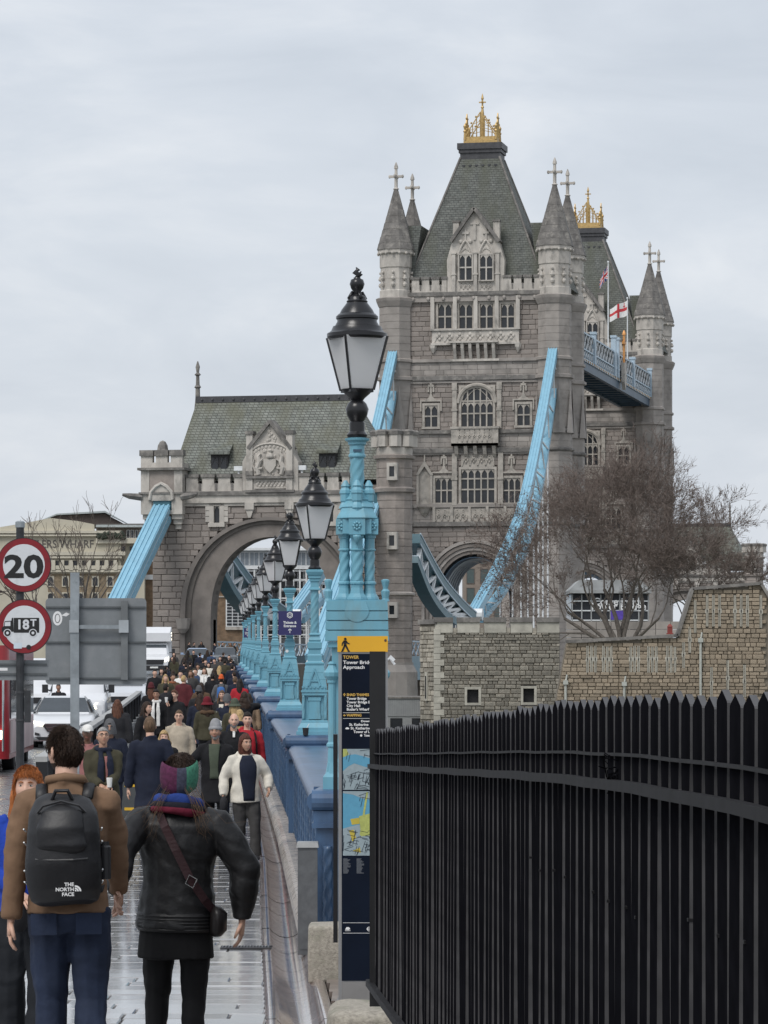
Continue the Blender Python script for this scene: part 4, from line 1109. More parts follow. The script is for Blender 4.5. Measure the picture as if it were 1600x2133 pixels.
def lathe4(q, prof, c, a0=math.pi/4):
    q.lathe([(r*math.sqrt(2), z) for r, z in prof], 4, c, a0)

par = thing('bridge_parapet', 'royal blue iron parapet with piers and rounded caps along the footway', 'parapet')
def parapet():
    for i, D in enumerate(LD):
        x = axis(D); zc = capz(D); z0 = zg(D)-.08; y0, y1 = D-.42, D+.42
        q = MB(); q.box(x-.36, x+.36, y0, y1, z0, zc-.30); q.box(x-.40, x+.40, y0-.04, y1+.04, zc-.34, zc-.30); q.box(x-.385, x+.385, y0-.025, y1+.025, zc-.30, zc-.19)
        p = q.build('pier', m_roy, par)
        # rounded cap
        r = .085; q = MB(); prof = [(x-.36, zc-.19)] + [(x-.37-r*math.sin(t)*.9, zc-.105-r*math.cos(t)) for t in np.linspace(.2, math.pi-.2, 7)] + [(x-.34, zc)]
        full = prof + [(2*x-a, z) for a, z in prof[::-1]]
        q.prism(full, y0+.0, y1-.0)
        # half round nose towards the camera and away
        for (ye, s) in ((y0, -1), (y1, 1)):
            pts = [(ye + s*.09*math.sin(t), zc-.095-.095*math.cos(t)) for t in np.linspace(0, math.pi, 8)]
            q.prism(pts, x-.40, x+.40, 'x')
        q.build('pier_cap', m_roy, p, smooth=False)
        q = MB(); zz = z0+.28
        rope(q, x-.26, y0-.01, zz, zc-.50, .045); rope(q, x+.26, y0-.01, zz, zc-.50, .045)
        q.each('rope_moulding', m_roy, p, True)
        # panel on the pier front
        q = MB(); q.box(x-.18, x+.18, y0-.012, y0, zz, zc-.52); q.build('pier_panel', m_roy, p)
        if i+1 < len(LD) or True:
            E = LD[i+1] if i+1 < len(LD) else D+17.6
            n = 3; a = D+.42; L = (E-.42-a)/n
            for k in range(n):
                s0, s1 = a+k*L, a+(k+1)*L; q = MB()
                xa, xb = axis(s0), axis(s1); za, zb = capz(s0)-.14, capz(s1)-.14; ga, gb = zg(s0)-.08, zg(s1)-.08
                def slab_(o0, o1, t0, t1, base=None):
                    "prism between offsets o0..o1 across and heights below cap t0..t1"
                    A0 = ga if base else za-t0; B0 = gb if base else zb-t0
                    q.add([(xa+o0,s0,A0),(xa+o1,s0,A0),(xb+o1,s1,B0),(xb+o0,s1,B0),(xa+o0,s0,za-t1),(xa+o1,s0,za-t1),(xb+o1,s1,zb-t1),(xb+o0,s1,zb-t1)],
                          [(0,3,2,1),(4,5,6,7),(0,1,5,4),(1,2,6,5),(2,3,7,6),(3,0,4,7)])
                slab_(-.27,.27,1.3,.16,base=True); slab_(-.32,.32,.22,.15); 
                w = q.build('wall_panel', m_roy, par)
                q = MB(); rr_ = .075; m_ = 7
                ring = [(-.30-rr_*math.sin(t), -.075-rr_*math.cos(t)) for t in np.linspace(0, math.pi, m_)]
                ring = ring + [(-a_, b_) for a_, b_ in ring[::-1]]
                vs = [(xa+o, s0, za+z) for o, z in ring] + [(xb+o, s1, zb+z) for o, z in ring]; nn = len(ring)
                q.add(vs, [(j, (j+1) % nn, nn+(j+1) % nn, nn+j) for j in range(nn)]); q.build('wall_cap', m_roy, w, smooth=True)
                # tracery on the footway face: sunk panels with rope verticals
                q = MB(); nb = 4
                for j in range(nb+1):
                    t = j/nb; yy = s0+(s1-s0)*t; xx = xa+(xb-xa)*t-.275; z1 = za+(zb-za)*t-.26; zq = ga+(gb-ga)*t+.30
                    rope(q, xx, min(max(yy, s0+.06), s1-.06), zq, z1, .04)
                q.each('rope_moulding', m_roy, w, True)
                q = MB()
                for j in range(nb):
                    t = (j+.5)/nb; yy = s0+(s1-s0)*t; xx = xa+(xb-xa)*t-.27; z1 = za+(zb-za)*t-.3; zq = ga+(gb-ga)*t+.34; hw = L/nb*.36
                    q.box(xx-.03, xx, yy-hw, yy-hw+.06, zq, z1); q.box(xx-.03, xx, yy+hw-.06, yy+hw, zq, z1); q.box(xx-.03, xx, yy-hw+.06, yy+hw-.06, z1-.06, z1); q.box(xx-.03, xx, yy-hw+.06, yy+hw-.06, zq, zq+.06)
                q.build('panel_frame', m_roy, w)
        # granite roll plinth, in lengths
        E = LD[i+1] if i+1 < len(LD) else D+17.6
        a = D-.5; n = 7
        for k in range(n):
            s0 = a+(E-D)*k/n+.006; s1 = a+(E-D)*(k+1)/n-.006; off = -.43
            x0, x1 = axis(s0)+off, axis(s1)+off; q = MB()
            pr = [(.13, -.05)] + [(-.10*math.sin(t), .10-.12*math.cos(t)) for t in np.linspace(.4, math.pi, 6)] + [(.13, .22)]
            vs = [(x0+o, s0, zg(s0)+z) for o, z in pr] + [(x1+o, s1, zg(s1)+z) for o, z in pr]; nn = len(pr)
            q.add(vs, [(j, (j+1) % nn, nn+(j+1) % nn, nn+j) for j in range(nn)] + [tuple(range(nn))[::-1], tuple(range(nn, 2*nn))])
            if s0 < 130: q.build('plinth_stone', m_plinth, par)
parapet()

def lantern(t, z, rot, dragon=True, s=1.0):
    "black lantern standing at height z of thing t"
    q = MB()
    q.lathe([(.085*s,0),(.095*s,.03),(.07*s,.06),(.07*s,.14),(.06*s,.15),(.09*s,.20),(.105*s,.26),(.085*s,.31),(.055*s,.34),(.07*s,.36),(.115*s,.40),(.135*s,.425),(.14*s,.44)], 14, (0,0,z))
    shade(q.build('lamp_stem', m_blk, t))
    zb = z+.44; zt = zb+.47*s; b, tp = .112*s, .205*s
    for k in range(4):
        a0, a1 = rot+math.pi/4+k*math.pi/2, rot+math.pi/4+(k+1)*math.pi/2; r2 = math.sqrt(2)
        v = [(b*r2*math.cos(a0), b*r2*math.sin(a0), zb), (b*r2*math.cos(a1), b*r2*math.sin(a1), zb), (tp*r2*math.cos(a1), tp*r2*math.sin(a1), zt), (tp*r2*math.cos(a0), tp*r2*math.sin(a0), zt)]
        MB().add(v, [(0,1,2,3)]).build('lamp_pane', m_lglass, t)
    q = MB()
    for k in range(4):
        a0 = rot+math.pi/4+k*math.pi/2; r2 = math.sqrt(2)*1.01
        q.beam((b*r2*math.cos(a0), b*r2*math.sin(a0), zb-.01), (tp*r2*math.cos(a0), tp*r2*math.sin(a0), zt), .018, .018)
    q.lathe([(b*1.42,zb-.03),(b*1.42,zb+.01),(b*1.35,zb+.015)], 4, (0,0,0), rot+math.pi/4)
    q.build('lamp_frame', m_blk, t)
    q = MB(); e = .272*s
    q.lathe([(r_, z_*.86 if z_ > 0 else z_) for r_, z_ in [(e*.93,-.02),(e,.0),(e*1.0,.035),(e*.94,.045),(e*.86,.065),(e*.80,.11),(e*.74,.115),(e*.66,.16),(e*.66,.18),(e*.70,.19),(e*.70,.215),(e*.62,.24),(e*.58,.245),(e*.52,.285),(e*.40,.335),(e*.34,.36),(e*.355,.375),(e*.32,.385),(e*.29,.42),(e*.2,.44),(e*.14,.45)]], 28, (0,0,zt))
    shade(q.build('lamp_roof', m_blk, t))
    q = MB(); zz = zt+.378
    q.lathe([(.05*s,0),(.035*s,.03),(.055*s,.06),(.068*s,.10),(.055*s,.14),(.03*s,.150),(.033*s,.158),(.012*s,.165)], 12, (0,0,zz))
    for k in range(4): a = k*math.pi/2+rot; q.beam((.045*math.cos(a),.045*math.sin(a),zz+.03), (.085*math.cos(a),.085*math.sin(a),zz-.035), .03, .02)
    if dragon:
        q.tube([(-.01,0,zz+.155),(.022,0,zz+.18),(-.018,0,zz+.205),(.01,0,zz+.23),(-.01,0,zz+.25)], [.02,.034,.03,.022,.006], 6); q.tube([(.02,0,zz+.19),(.038,0,zz+.215)], [.015,.004], 5)
    else:
        q.tube([(-.03,0,zz+.15),(-.035,0,zz+.30)], .004, 4); q.tube([(.03,0,zz+.15),(.035,0,zz+.30)], .004, 4)
    q.build('lamp_finial', m_blk, t, smooth=True)
def lamp_std(D, rot, label, dragon=True, sticker=None):
    t = thing('lamp_standard', label, 'lamp', (axis(D), D, capz(D)), 0, 'turquoise lamp standards along the parapet')
    q = MB(); lathe4(q, [(.255,0),(.255,.05),(.235,.055),(.235,.10),(.215,.13),(.19,.17),(.19,.19),(.178,.20),(.178,.205)], (0,0,0))
    q.build('lamp_base', m_cyan, t)
    q = MB(); q.box(-.13,.13,-.13,.13,.205,.57); q.box(-.178,.178,-.178,.178,.555,.60); q.box(-.19,.19,-.19,.19,.60,.63); q.box(-.175,.175,-.175,.175,.63,.66)
    for k in range(7): q.box(-.178+k*.0535, -.148+k*.0535, -.188, .188, .655, .685)
    q.build('lamp_pedestal', m_cyan, t)
    q = MB()
    for (sx, sy) in ((-1,-1),(1,-1),(1,1),(-1,1)): rope(q, sx*.155, sy*.155, .205, .56, .021)
    q.each('corner_rope', m_cyan, t, True)
    q = MB(); q.box(-.075,.075,-.152,-.125,.22,.48); q.box(-.09,.09,-.16,-.125,.48,.53); q.box(-.085,.085,-.158,-.125,.22,.30); q.box(-.16,-.125,-.075,.075,.22,.48)
    q.build('pedestal_panel', m_cyan, t)
    q = MB(); lathe4(q, [(.172,.66),(.158,.78),(.160,.782),(.145,.88),(.147,.882),(.126,.98),(.13,.985),(.135,1.0),(.135,1.015),(.105,1.03),(.10,1.04)], (0,0,0))
    q.build('pedestal_roof', m_cyan, t)
    q = MB()
    for s in (-1, 1): q.beam((s*.085,-.178,.69), (0,-.150,.93), .022, .02)
    q.beam((-.05,-.168,.76), (.05,-.168,.76), .02, .02); q.build('pedestal_gablet', m_cyan, t)
    q = MB(); lathe4(q, [(.10,1.03),(.10,1.12),(.085,1.14),(.085,1.2),(.10,1.22),(.10,1.30),(.08,1.315),(.088,1.34),(.075,1.36),(.065,1.39),(.06,1.40),(.08,1.405),(.08,1.42),(.062,1.44)], (0,0,0))
    q.build('column_block', m_cyan, t)
    q = MB(); k = 60; prof = [(.062-.006*i/k, 1.43+.62*i/k) for i in range(k+1)]
    q.lathe(prof, 16, (0,0,0), 0, 2*math.pi*1.15/k, sq=lambda a: 1+.09*math.cos(5*a)); q.build('twisted_column', m_cyan, t, smooth=True)
    q = MB(); lathe4(q, [(.055,2.04),(.08,2.045),(.08,2.065),(.058,2.08),(.058,2.16),(.072,2.17),(.075,2.20),(.09,2.215),(.09,2.24),(.105,2.26),(.122,2.30),(.122,2.325),(.085,2.335)], (0,0,0))
    q.build('column_capital', m_cyan, t)
    lantern(t, 2.33, rot, dragon)
    if sticker:
        o = MB().lathe([(.03,0),(.03,.004)], 14).build('sticker', m_white, t); o.rotation_euler = (math.pi/2, 0, 0); o.location = (-.05, -.104, 1.13)
    return t
ordn = ['', 'second', 'third', 'fourth', 'fifth', 'sixth', 'seventh', 'eighth', 'ninth', 'tenth']
rots = [0, .42, 0.0, .78, .5, .45, .5, .55, .45, .5]
for i, D in enumerate(LD[1:], 1):
    lamp_std(D, rots[i], 'turquoise lamp standard with black lantern, %s along the parapet counting from the big near one' % ordn[i], dragon=(i != 2), sticker=(i == 2))
# tall standards of the opposite parapet, seen between the near ones
for (px, D, n) in ((626, 118, 'third'),):
    pass

def big_lamp():
    D = LD[0]; s = F/D; x0 = PXX(744, D); zc = capz(D)
    t = thing('grand_lamp_standard', 'tallest and nearest turquoise lamp standard on a clustered column base', 'lamp', (x0, D, zc), 0)
    Z = lambda y: (1645-y)/s
    W = lambda px: px/s
    # lower body
    q = MB(); lathe4(q, [(W(70),0),(W(70),Z(1620)),(W(62),Z(1610)),(W(60),Z(1590)),(W(50),Z(1580))], (0,0,0)); q.build('lamp_base', m_cyan, t)
    q = MB(); q.box(-W(52),W(52),-W(52),W(52),Z(1600),Z(1352)); q.box(-W(60),W(60),-W(60),W(60),Z(1352),Z(1341)); q.build('lamp_pedestal', m_cyan, t)
    q = MB()
    for (sx, sy) in ((-1,-1),(1,-1),(1,1),(-1,1)):
        c = (sx*W(52), sy*W(52), 0)
        q.lathe([(W(17),Z(1642)),(W(17),Z(1625)),(W(13),Z(1612)),(W(9),Z(1590)),(W(8),Z(1560)),(W(11),Z(1557)),(W(11),Z(1552)),(W(7.5),Z(1548)),(W(7.5),Z(1428)),(W(10),Z(1425)),(W(10),Z(1420)),(W(16),Z(1412)),(W(17),Z(1404)),(W(11),Z(1396)),(W(7),Z(1389)),(W(9),Z(1386)),(W(4),Z(1381))], 10, c)
    q.build('corner_shaft', m_cyan, t, smooth=False)
    # roof-like block with board joints
    lv = [1341, 1318, 1298, 1278, 1256]; q = MB(); hw = [66, 65, 64.5, 64, 63]
    for k in range(4):
        a, b = W(hw[k]), W(hw[k+1]); z0, z1 = Z(lv[k]-2.4), Z(lv[k+1])
        q.frus(-a,a,-a,a,z0,-b,b,-b,b,z1); q.box(-b*.93,b*.93,-b*.93,b*.93,z1-.001,z1+W(2.4))
    q.build('board_block', m_cyan, t)
    q = MB(); zc2 = Z(1276); r = W(25); n = 24
    pts = [(r*math.cos(a), zc2+r*.95*math.sin(a)) for a in np.linspace(math.pi, 2*math.pi, n)]
    q.prism(pts, -W(66), -W(60)); q.frus(-W(25),W(25),-W(67),-W(58),zc2, -W(18),W(18),-W(64),-W(58),Z(1257)); q.build('round_boss', m_cyan, t)
    for i_ in (-1, 1):
        q = MB(); c = (i_*W(59), -W(50), 0)
        q.lathe([(W(9),Z(1257)),(W(7),Z(1251)),(W(8.5),Z(1240)),(W(9),Z(1236)),(W(5),Z(1231)),(W(6),Z(1226)),(W(8.5),Z(1216)),(W(8.5),Z(1213)),(W(4),Z(1211))], 8, c); q.build('vase_finial', m_cyan, t)
    # clustered columns
    cols = [(-26,-4,0),(26,-4,0),(0,-20,1),(0,16,0)]
    for (cx, cy, mid) in cols:
        q = MB(); c = (W(cx), W(cy), 0); k = 1.12 if mid else 1.0
        pr = [(W(19)*k,Z(1256)),(W(20)*k,Z(1252)),(W(19)*k,Z(1248)),(W(14)*k,Z(1240)),(W(11.5)*k,Z(1228)),(W(11.5)*k,Z(1222)),(W(14)*k,Z(1220)),(W(14)*k,Z(1217)),(W(11)*k,Z(1214))]
        q.lathe(pr, 8 if mid else 14, c, math.pi/8); q.build('column_foot', m_cyan, t)
        q = MB(); n = 70; prof = [(W(10.5)*k, Z(1214)+(Z(1152)-Z(1214))*i/n) for i in range(n+1)]
        q.lathe(prof, 16, c, 0, 2*math.pi*.62/n, sq=lambda a: 1+.10*math.cos(4*a)); q.build('twisted_column', m_cyan, t, smooth=True)
        q = MB(); q.lathe([(W(11)*k,Z(1152)),(W(13)*k,Z(1150)),(W(13)*k,Z(1148)),(W(10.5)*k,Z(1146)),(W(10.5)*k,Z(1126)),(W(13)*k,Z(1124)),(W(13)*k,Z(1120)),(W(16)*k,Z(1117))], 14, c); q.build('column_capital', m_cyan, t)
    q = MB(); q.box(-W(8),W(8),-W(10),W(10),Z(1256),Z(1118)); q.build('core_post', m_cyan, t)
    # carved band
    q = MB(); q.box(-W(44),W(44),-W(22),W(22),Z(1117),Z(1085)); q.box(-W(17),W(17),-W(40),W(40),Z(1118),Z(1082)); q.box(-W(30),W(30),-W(31),W(31),Z(1116),Z(1086)); q.build('carved_band', m_cyan, t)
    q = MB(); rr2 = random.Random(2)
    for (cx, cy) in ((-32,-24),(0,-42),(32,-24)):
        for k in range(8): a = k*math.pi/4; q.sph((W(cx+6.5*math.cos(a)), W(cy+1), Z(1100)+W(7*math.sin(a))), W(3.4), W(2.5), W(3.4), 6, 4)
        q.sph((W(cx), W(cy), Z(1100)), W(3.5), W(3), W(3.5), 6, 5)
        q.lathe([(W(2),Z(1138)),(W(6),Z(1130)),(W(9),Z(1124)),(W(9),Z(1119))], 7, (W(cx), W(cy+4), 0)) if cx == 0 else None
    q.build('rosette', m_cyan, t, smooth=True)
    q = MB(); q.lathe([(W(44),Z(1085)),(W(46),Z(1083)),(W(44),Z(1079)),(W(38),Z(1070)),(W(34),Z(1062)),(W(36),Z(1060)),(W(30),Z(1052)),(W(24),Z(1047)),(W(26),Z(1044)),(W(20),Z(1038)),(W(17),Z(1028)),(W(18),Z(1026)),(W(14.5),Z(1022))], 8, (0,0,0), math.pi/8); q.build('stepped_neck', m_cyan, t)
    for (cx, cy) in ((0,-24),(-24,0),(24,0)):
        q = MB(); q.lathe([(W(11),Z(1085)),(W(11),Z(1064)),(W(14),Z(1062)),(W(12),Z(1056)),(W(9),Z(1050)),(W(11),Z(1047)),(W(11),Z(1034)),(W(13),Z(1031)),(W(12),Z(1025)),(W(8),Z(1019)),(W(10),Z(1016)),(W(6),Z(1009)),(W(3),Z(1004))], 8, (W(cx), W(cy), 0)); q.build('small_finial', m_cyan, t)
    q = MB(); n = 60; prof = [(W(14.5), Z(1024)+(Z(958)-Z(1024))*i/n) for i in range(n+1)]
    q.lathe(prof, 16, (0,0,0), 0, 2*math.pi*.5/n, sq=lambda a: 1+.08*math.cos(5*a)); q.build('twisted_column', m_cyan, t, smooth=True)
    q = MB(); q.lathe([(W(15),Z(958)),(W(18),Z(955)),(W(18),Z(951)),(W(15.5),Z(948)),(W(15.5),Z(932)),(W(19),Z(929)),(W(19),Z(925)),(W(25),Z(921)),(W(26),Z(917)),(W(18),Z(915.5))], 20); q.build('column_capital', m_cyan, t)
    MB().box(-W(8),W(10),-W(17.2),-W(14.5),Z(945),Z(940)).build('label_plate', m_navy, t)
    lantern(t, Z(916), .42, True, 1.0)
    return t
big_lamp()

# ticket signs on the third and a far lamp column
m_purple = mat('sign_purple', (.030,.028,.115), .4, .05)
m_swhite = mat('sign_white', (.80,.80,.80), .5, .02)
def ticket(px0, px1, py0, py1, D, label, full=True):
    w = (px1-px0)/F*D; h = (py1-py0)/F*D; c = P((px0+px1)/2, (py0+py1)/2, D)
    t = thing('ticket_sign', label, 'sign', c, 0, 'purple ticket signs on lamp columns')
    MB().box(-w/2,w/2,-.01,.01,-h/2,h/2).build('sign_plate', m_purple, t)
    q = MB(); n = 6
    for r_, tk in ((.055,.014),(.028,.010)):
        pts = [(r_*math.cos(a+.52), -.013, h*.33+r_*math.sin(a+.52)) for a in np.linspace(0, 2*math.pi, n+1)]; q.tube(pts, tk*.6, 5)
    q.build('rosette_emblem', m_swhite, t)
    text_mesh('Tickets &', .066, m_swhite, 'lettering', t, (0,-.013,-.01), align='CENTER', bold=.002)
    text_mesh('Entrance', .066, m_swhite, 'lettering', t, (0,-.013,-.075), align='CENTER', bold=.002)
    q = MB(); q.beam((0,-.013,-.19),(0,-.013,-.105),.012,.006,(0,1,0)); q.beam((-.032,-.013,-.137),(0.002,-.013,-.105),.012,.006,(0,1,0)); q.beam((.032,-.013,-.137),(-.002,-.013,-.105),.012,.006,(0,1,0)); q.build('arrow', m_swhite, t)
    q = MB(); q.box(-.05,.05,.01,.08,-.05,.05); q.build('bracket', m_blk, t)
ticket(580, 628, 1273, 1323, LD[2]-.25, 'purple ticket sign with white arrow on the third lamp column')
ticket(508, 523, 1308, 1328, LD[8]-3.25, 'small purple sign far along the row of lamp columns')

# takeaway cup on the parapet
c = thing('takeaway_cup', 'black paper cup with a straw left on the second parapet pier', 'cup', (PXX(636,49.9), 49.86, capz(49.9)-.10))
q = MB(); q.lathe([(.035,0),(.046,.10),(.046,.105)], 14); q.build('cup_body', mat('cup_black', (.02,.02,.022), .5), c)
q = MB(); q.tube([(.01,0,.09),(.05,0,.16)], .006, 6); q.build('straw', m_white, c)
c.location = (PXX(636,49.6), 49.84, capz(49.9)+.002)
# ---------------------------------------------------------------- old walls on the right, trees, far buildings
m_rag = mat('ragstone', (.36,.33,.275), .9, .22, 3, island=.28, bump=.6, bscale=7, col2=(.10,.098,.085), c2=(.50,.72), c2scale=.45, bdist=.05)
m_ragq = mat('ragstone_quoin', (.45,.43,.37), .85, .2, 2, island=.12, bump=.3, bscale=7, bdist=.03)
m_brown = mat('brown_stone', (.33,.27,.20), .9, .2, 3, island=.24, bump=.7, bscale=6, bdist=.05)
m_bed = mat('wall_bed', (.20,.175,.14), .95, .2, 2)
m_hole = mat('dark_opening', (.012,.012,.014), .6, .2)
def wall_pt(x, y, D): return (x-800)/F*D, (HY-y)/F*D + CZ
DB = 200.0
def bx(px): return PXX(px, DB)
def bz(py): return CZ + (HY-py)/F*DB
def bastion():
    t = thing('stone_bastion', 'pale rubble bastion with two small square openings and crenel slots behind the fence', 'wall', (0, DB, 0))
    x0, x1 = bx(905), bx(1166); z0, z1 = bz(1620), bz(1302)
    ops = [(bx(973), bx(997), bz(1464), bz(1436)), (bx(1090), bx(1113), bz(1463), bz(1434))]
    holes = [(lambda z, r=r: (r[0]-.12, r[1]+.12) if r[2]-.12 < z < r[3]+.12 else None) for r in ops]
    top = bz(1318)
    slots = [(bx(a), bx(b)) for a, b in ((944,952),(1000,1008),(1055,1063),(1110,1118))]
    st, bk = courses(x0, x1, z0, top, .22, .46, 0, .5, holes, jit=.06, joint=.022, chv=.4, lv=.6)
    stones(st, t, m_rag, n=300, key=lambda b: -(b[1]-b[0])*(b[5]-b[4]) if b[4] > bz(1500) else 9)
    q = MB()
    for b in bk: q.box(b[0], b[1], .06, .9, b[4]-.001, b[5]+.001)
    q.build('wall_core', m_bed, t)
    # top course with slots and mossy coping
    xs = [x0] + [v for s in slots for v in s] + [x1]
    qs = MB()
    for a, b in zip(xs[0::2], xs[1::2]):
        q = MB(); q.box(a+.02, b-.02, -.04, 1.0, top, bz(1296)); q.build('parapet_block', m_ragq, t)
        q = MB(); q.box(a, b, -.12, 1.1, bz(1296), bz(1286)); q.build('coping_stone', m_cope, t)
    for a, b in slots: MB().box(a, b, .0, 1.0, top, bz(1308)).build('slot_sill', m_rag, t)
    for (a, b, c, d) in ops:
        q = MB(); q.box(a-.14, a, -.04, .4, c-.14, d+.14); q.box(b, b+.14, -.04, .4, c-.14, d+.14); q.box(a, b, -.04, .4, d, d+.14); q.box(a, b, -.04, .4, c-.14, c); f = q.build('opening_frame', m_ragq, t)
        MB().box(a, b, .3, .35, c, d).build('opening', m_hole, f)
    # quoins at the left corner and canted left face
    q = MB(); z = z0; k = 0
    while z < bz(1318):
        w = .34 if k % 2 else .55; MB().box(x0-.04, x0+w, -.07, .4, z+.012, z+.34).build('quoin', m_ragq, t); z += .35; k += 1
    st, bk = courses(-.75, .75, z0, bz(1304), .26, .45, 0, .4, (), jit=.05, joint=.03, chv=.3, lv=.5)
    side = thing('x', None, None); bpy.data.objects.remove(side)
    lf = bpy.data.objects.new('canted_face', None); link(lf, t, (x0-.40, .62, 0), (0, 0, rad(-58)))
    q = MB(); sb = shared_box()
    for b in st:
        cc = ((b[0]+b[1])/2, (b[2]+b[3])/2, (b[4]+b[5])/2); sc = (b[1]-b[0], b[3]-b[2], b[5]-b[4]); q.add([(cc[0]+v[0]*sc[0], cc[1]+v[1]*sc[1], cc[2]+v[2]*sc[2]) for v in sb.v], sb.f)
    tag(q.build('stonework', m_rag, lf), kind='stuff')
    q = MB(); q.box(-.8,.8,.05,.6,z0,bz(1300)); q.build('wall_core', m_bed, lf)
    MB().box(-.85,.85,-.1,.8,bz(1300),bz(1290)).build('coping_stone', m_cope, lf)
    # arrow loop on the canted face
    q = MB(); q.box(-.12,.12,-.10,.1,bz(1460),bz(1400)); f = q.build('loop_frame', m_ragq, lf); MB().box(-.05,.05,-.12,-.09,bz(1455),bz(1408)).build('loop', m_hole, f)
bastion()
DW = 190.0
def long_wall():
    X = lambda p: PXX(p, DW); Zp = lambda p: CZ + (HY-p)/F*DW
    t = thing('old_curtain_wall', 'brown coursed stone wall with groups of pale arrow slits stepping up to the right', 'wall', (0, DW, 0))
    prof = [(1150,1500),(1180,1338),(1412,1326),(1443,1228),(1585,1217),(1640,1310),(1700,1320)]
    xs = [X(a) for a, b in prof]; zs = [Zp(b) for a, b in prof]
    slits = []
    for (cx, y0, y1) in [(c+d, 1345, 1401) for c in (1232,1265,1322,1359,1398) for d in (-8,0,8)] + [(1424,1335,1392),(1437,1305,1360),(1448,1250,1318)]:
        slits.append((cx, y0, y1))
    for (cx, y0, y1) in [(c+d, 1240, 1305) for c in (1486,1544) for d in (-13,0,13)] + [(1585,1240,1308),(1482,1390,1455),(1516,1375,1450),(1551,1385,1452)]: slits.append((cx, y0, y1))
    holes = [(lambda z, s=s: (X(s[0]-2.2), X(s[0]+2.2)) if Zp(s[2]) < z < Zp(s[1]) else None) for s in slits]
    def bound(z):
        # leftmost x where the profile is above z
        lo, hi = X(1150), X(1680)
        pts = np.linspace(lo, hi, 300); h = np.interp(pts, xs, zs); ok = pts[h > z+.1]
        return (float(ok.min()), hi) if len(ok) else (hi, hi)
    st, bk = courses(0, 1, Zp(1560), Zp(1217), .21, .42, 0, .4, holes, jit=.06, joint=.02, chv=.3, lv=.55, bound=bound)
    st = [b for b in st if b[1] < X(1600)]
    vis = lambda b: -(b[1]-b[0])*(b[5]-b[4]) if b[4] > Zp(1470) else 9
    stones(st, t, m_brown, n=300, key=vis)
    poly = [(X(1150), Zp(1560))] + [(x, z-.06) for x, z in zip(xs, zs)] + [(X(1700), Zp(1560))]
    MB().prism(poly, .08, 1.2).build('wall_core', m_bed, t)
    q = MB()
    for (a, b), (c, d) in zip(prof[1:], prof[2:]):
        MB().beam((X(a), .45, Zp(b)+.05), (X(c), .45, Zp(d)+.05), 1.25, .16).build('coping_stone', m_cope, t)
    for (cx, y0, y1) in slits:
        q = MB(); a, b = X(cx-2.4), X(cx+2.4); m_ = X(cx); z0, z1 = Zp(y1), Zp(y0); zm = (z0+z1)/2; g = .022
        q.box(a, m_-g, -.03, .15, z0, z1); q.box(m_+g, b, -.03, .15, z0, z1); q.box(a-.045, a, -.03, .15, zm-.12, zm+.12); q.box(b, b+.045, -.03, .15, zm-.12, zm+.12)
        f = q.build('arrow_slit', m_ragq, t); MB().box(m_-g, m_+g, .02, .04, z0, z1).build('slit_gap', mat('slit_fill', (.40,.37,.31), .9), f); MB().cbox((m_, -.035, zm), .05, .02, .11).build('slit_eye', m_hole, f)
    for (px, y0, y1) in ((1459,1337,1480),(1300,1428,1480),(1178,1425,1480)):
        q = MB(); x = X(px); q.tube([(x,-.12,Zp(y1)-2), (x,-.12,Zp(y0))], .07, 8); q.box(x-.13,x+.13,-.25,0,Zp(y0)-.02,Zp(y0)+.2); q.tube([(x+.02,-.1,Zp(y0)+.2),(x+.08,-.05,Zp(y0)+.5)], .05, 6); q.build('downpipe', mat('pipe_paint', (.45,.46,.42), .5), t)
    # red case on the wall
    c = thing('red_lantern_case', 'small red metal case standing on the wall coping under the tree', 'case', (X(1397), DW+.5, Zp(1326)+.13))
    q = MB(); q.box(-.18,.18,-.15,.15,0,.06); q.box(-.13,.13,-.11,.11,.06,.40); q.frus(-.15,.15,-.13,.13,.40,-.05,.05,-.05,.05,.55); q.build('case_body', mat('dull_red', (.25,.05,.04), .6), c)
long_wall()
# low grey hut beside the gateway, with its lamp bracket
h = thing('grey_clad_hut', 'low hut clad in grey boards between the totem and the bastion', 'hut', P(850, 1530, 205))
s = 205/F
q = MB(); q.box(-60*s, 60*s, 0, 6, -5, 75*s); q.build('hut_wall', mat('grey_boards', (.30,.31,.31), .7, .1, 2), h)
for k in range(26): MB().box(-60*s+k*4.6*s+.01, -60*s+(k+1)*4.6*s-.01, -.04, 0, 38*s, 75*s).build('board', MATS['grey_boards'], h)
for (a, b) in ((-37,-12),(8,26)):
    f = MB().box(a*s, b*s, -.03, .02, 0*s, 34*s).build('window', m_blk, h); MB().box(a*s+.06, b*s-.06, -.05, -.035, 2*s, 31*s).build('pane', m_glass, f)
MB().box(-61*s, 61*s, -.1, 6.1, 75*s, 79*s).build('hut_roof', m_cope, h)

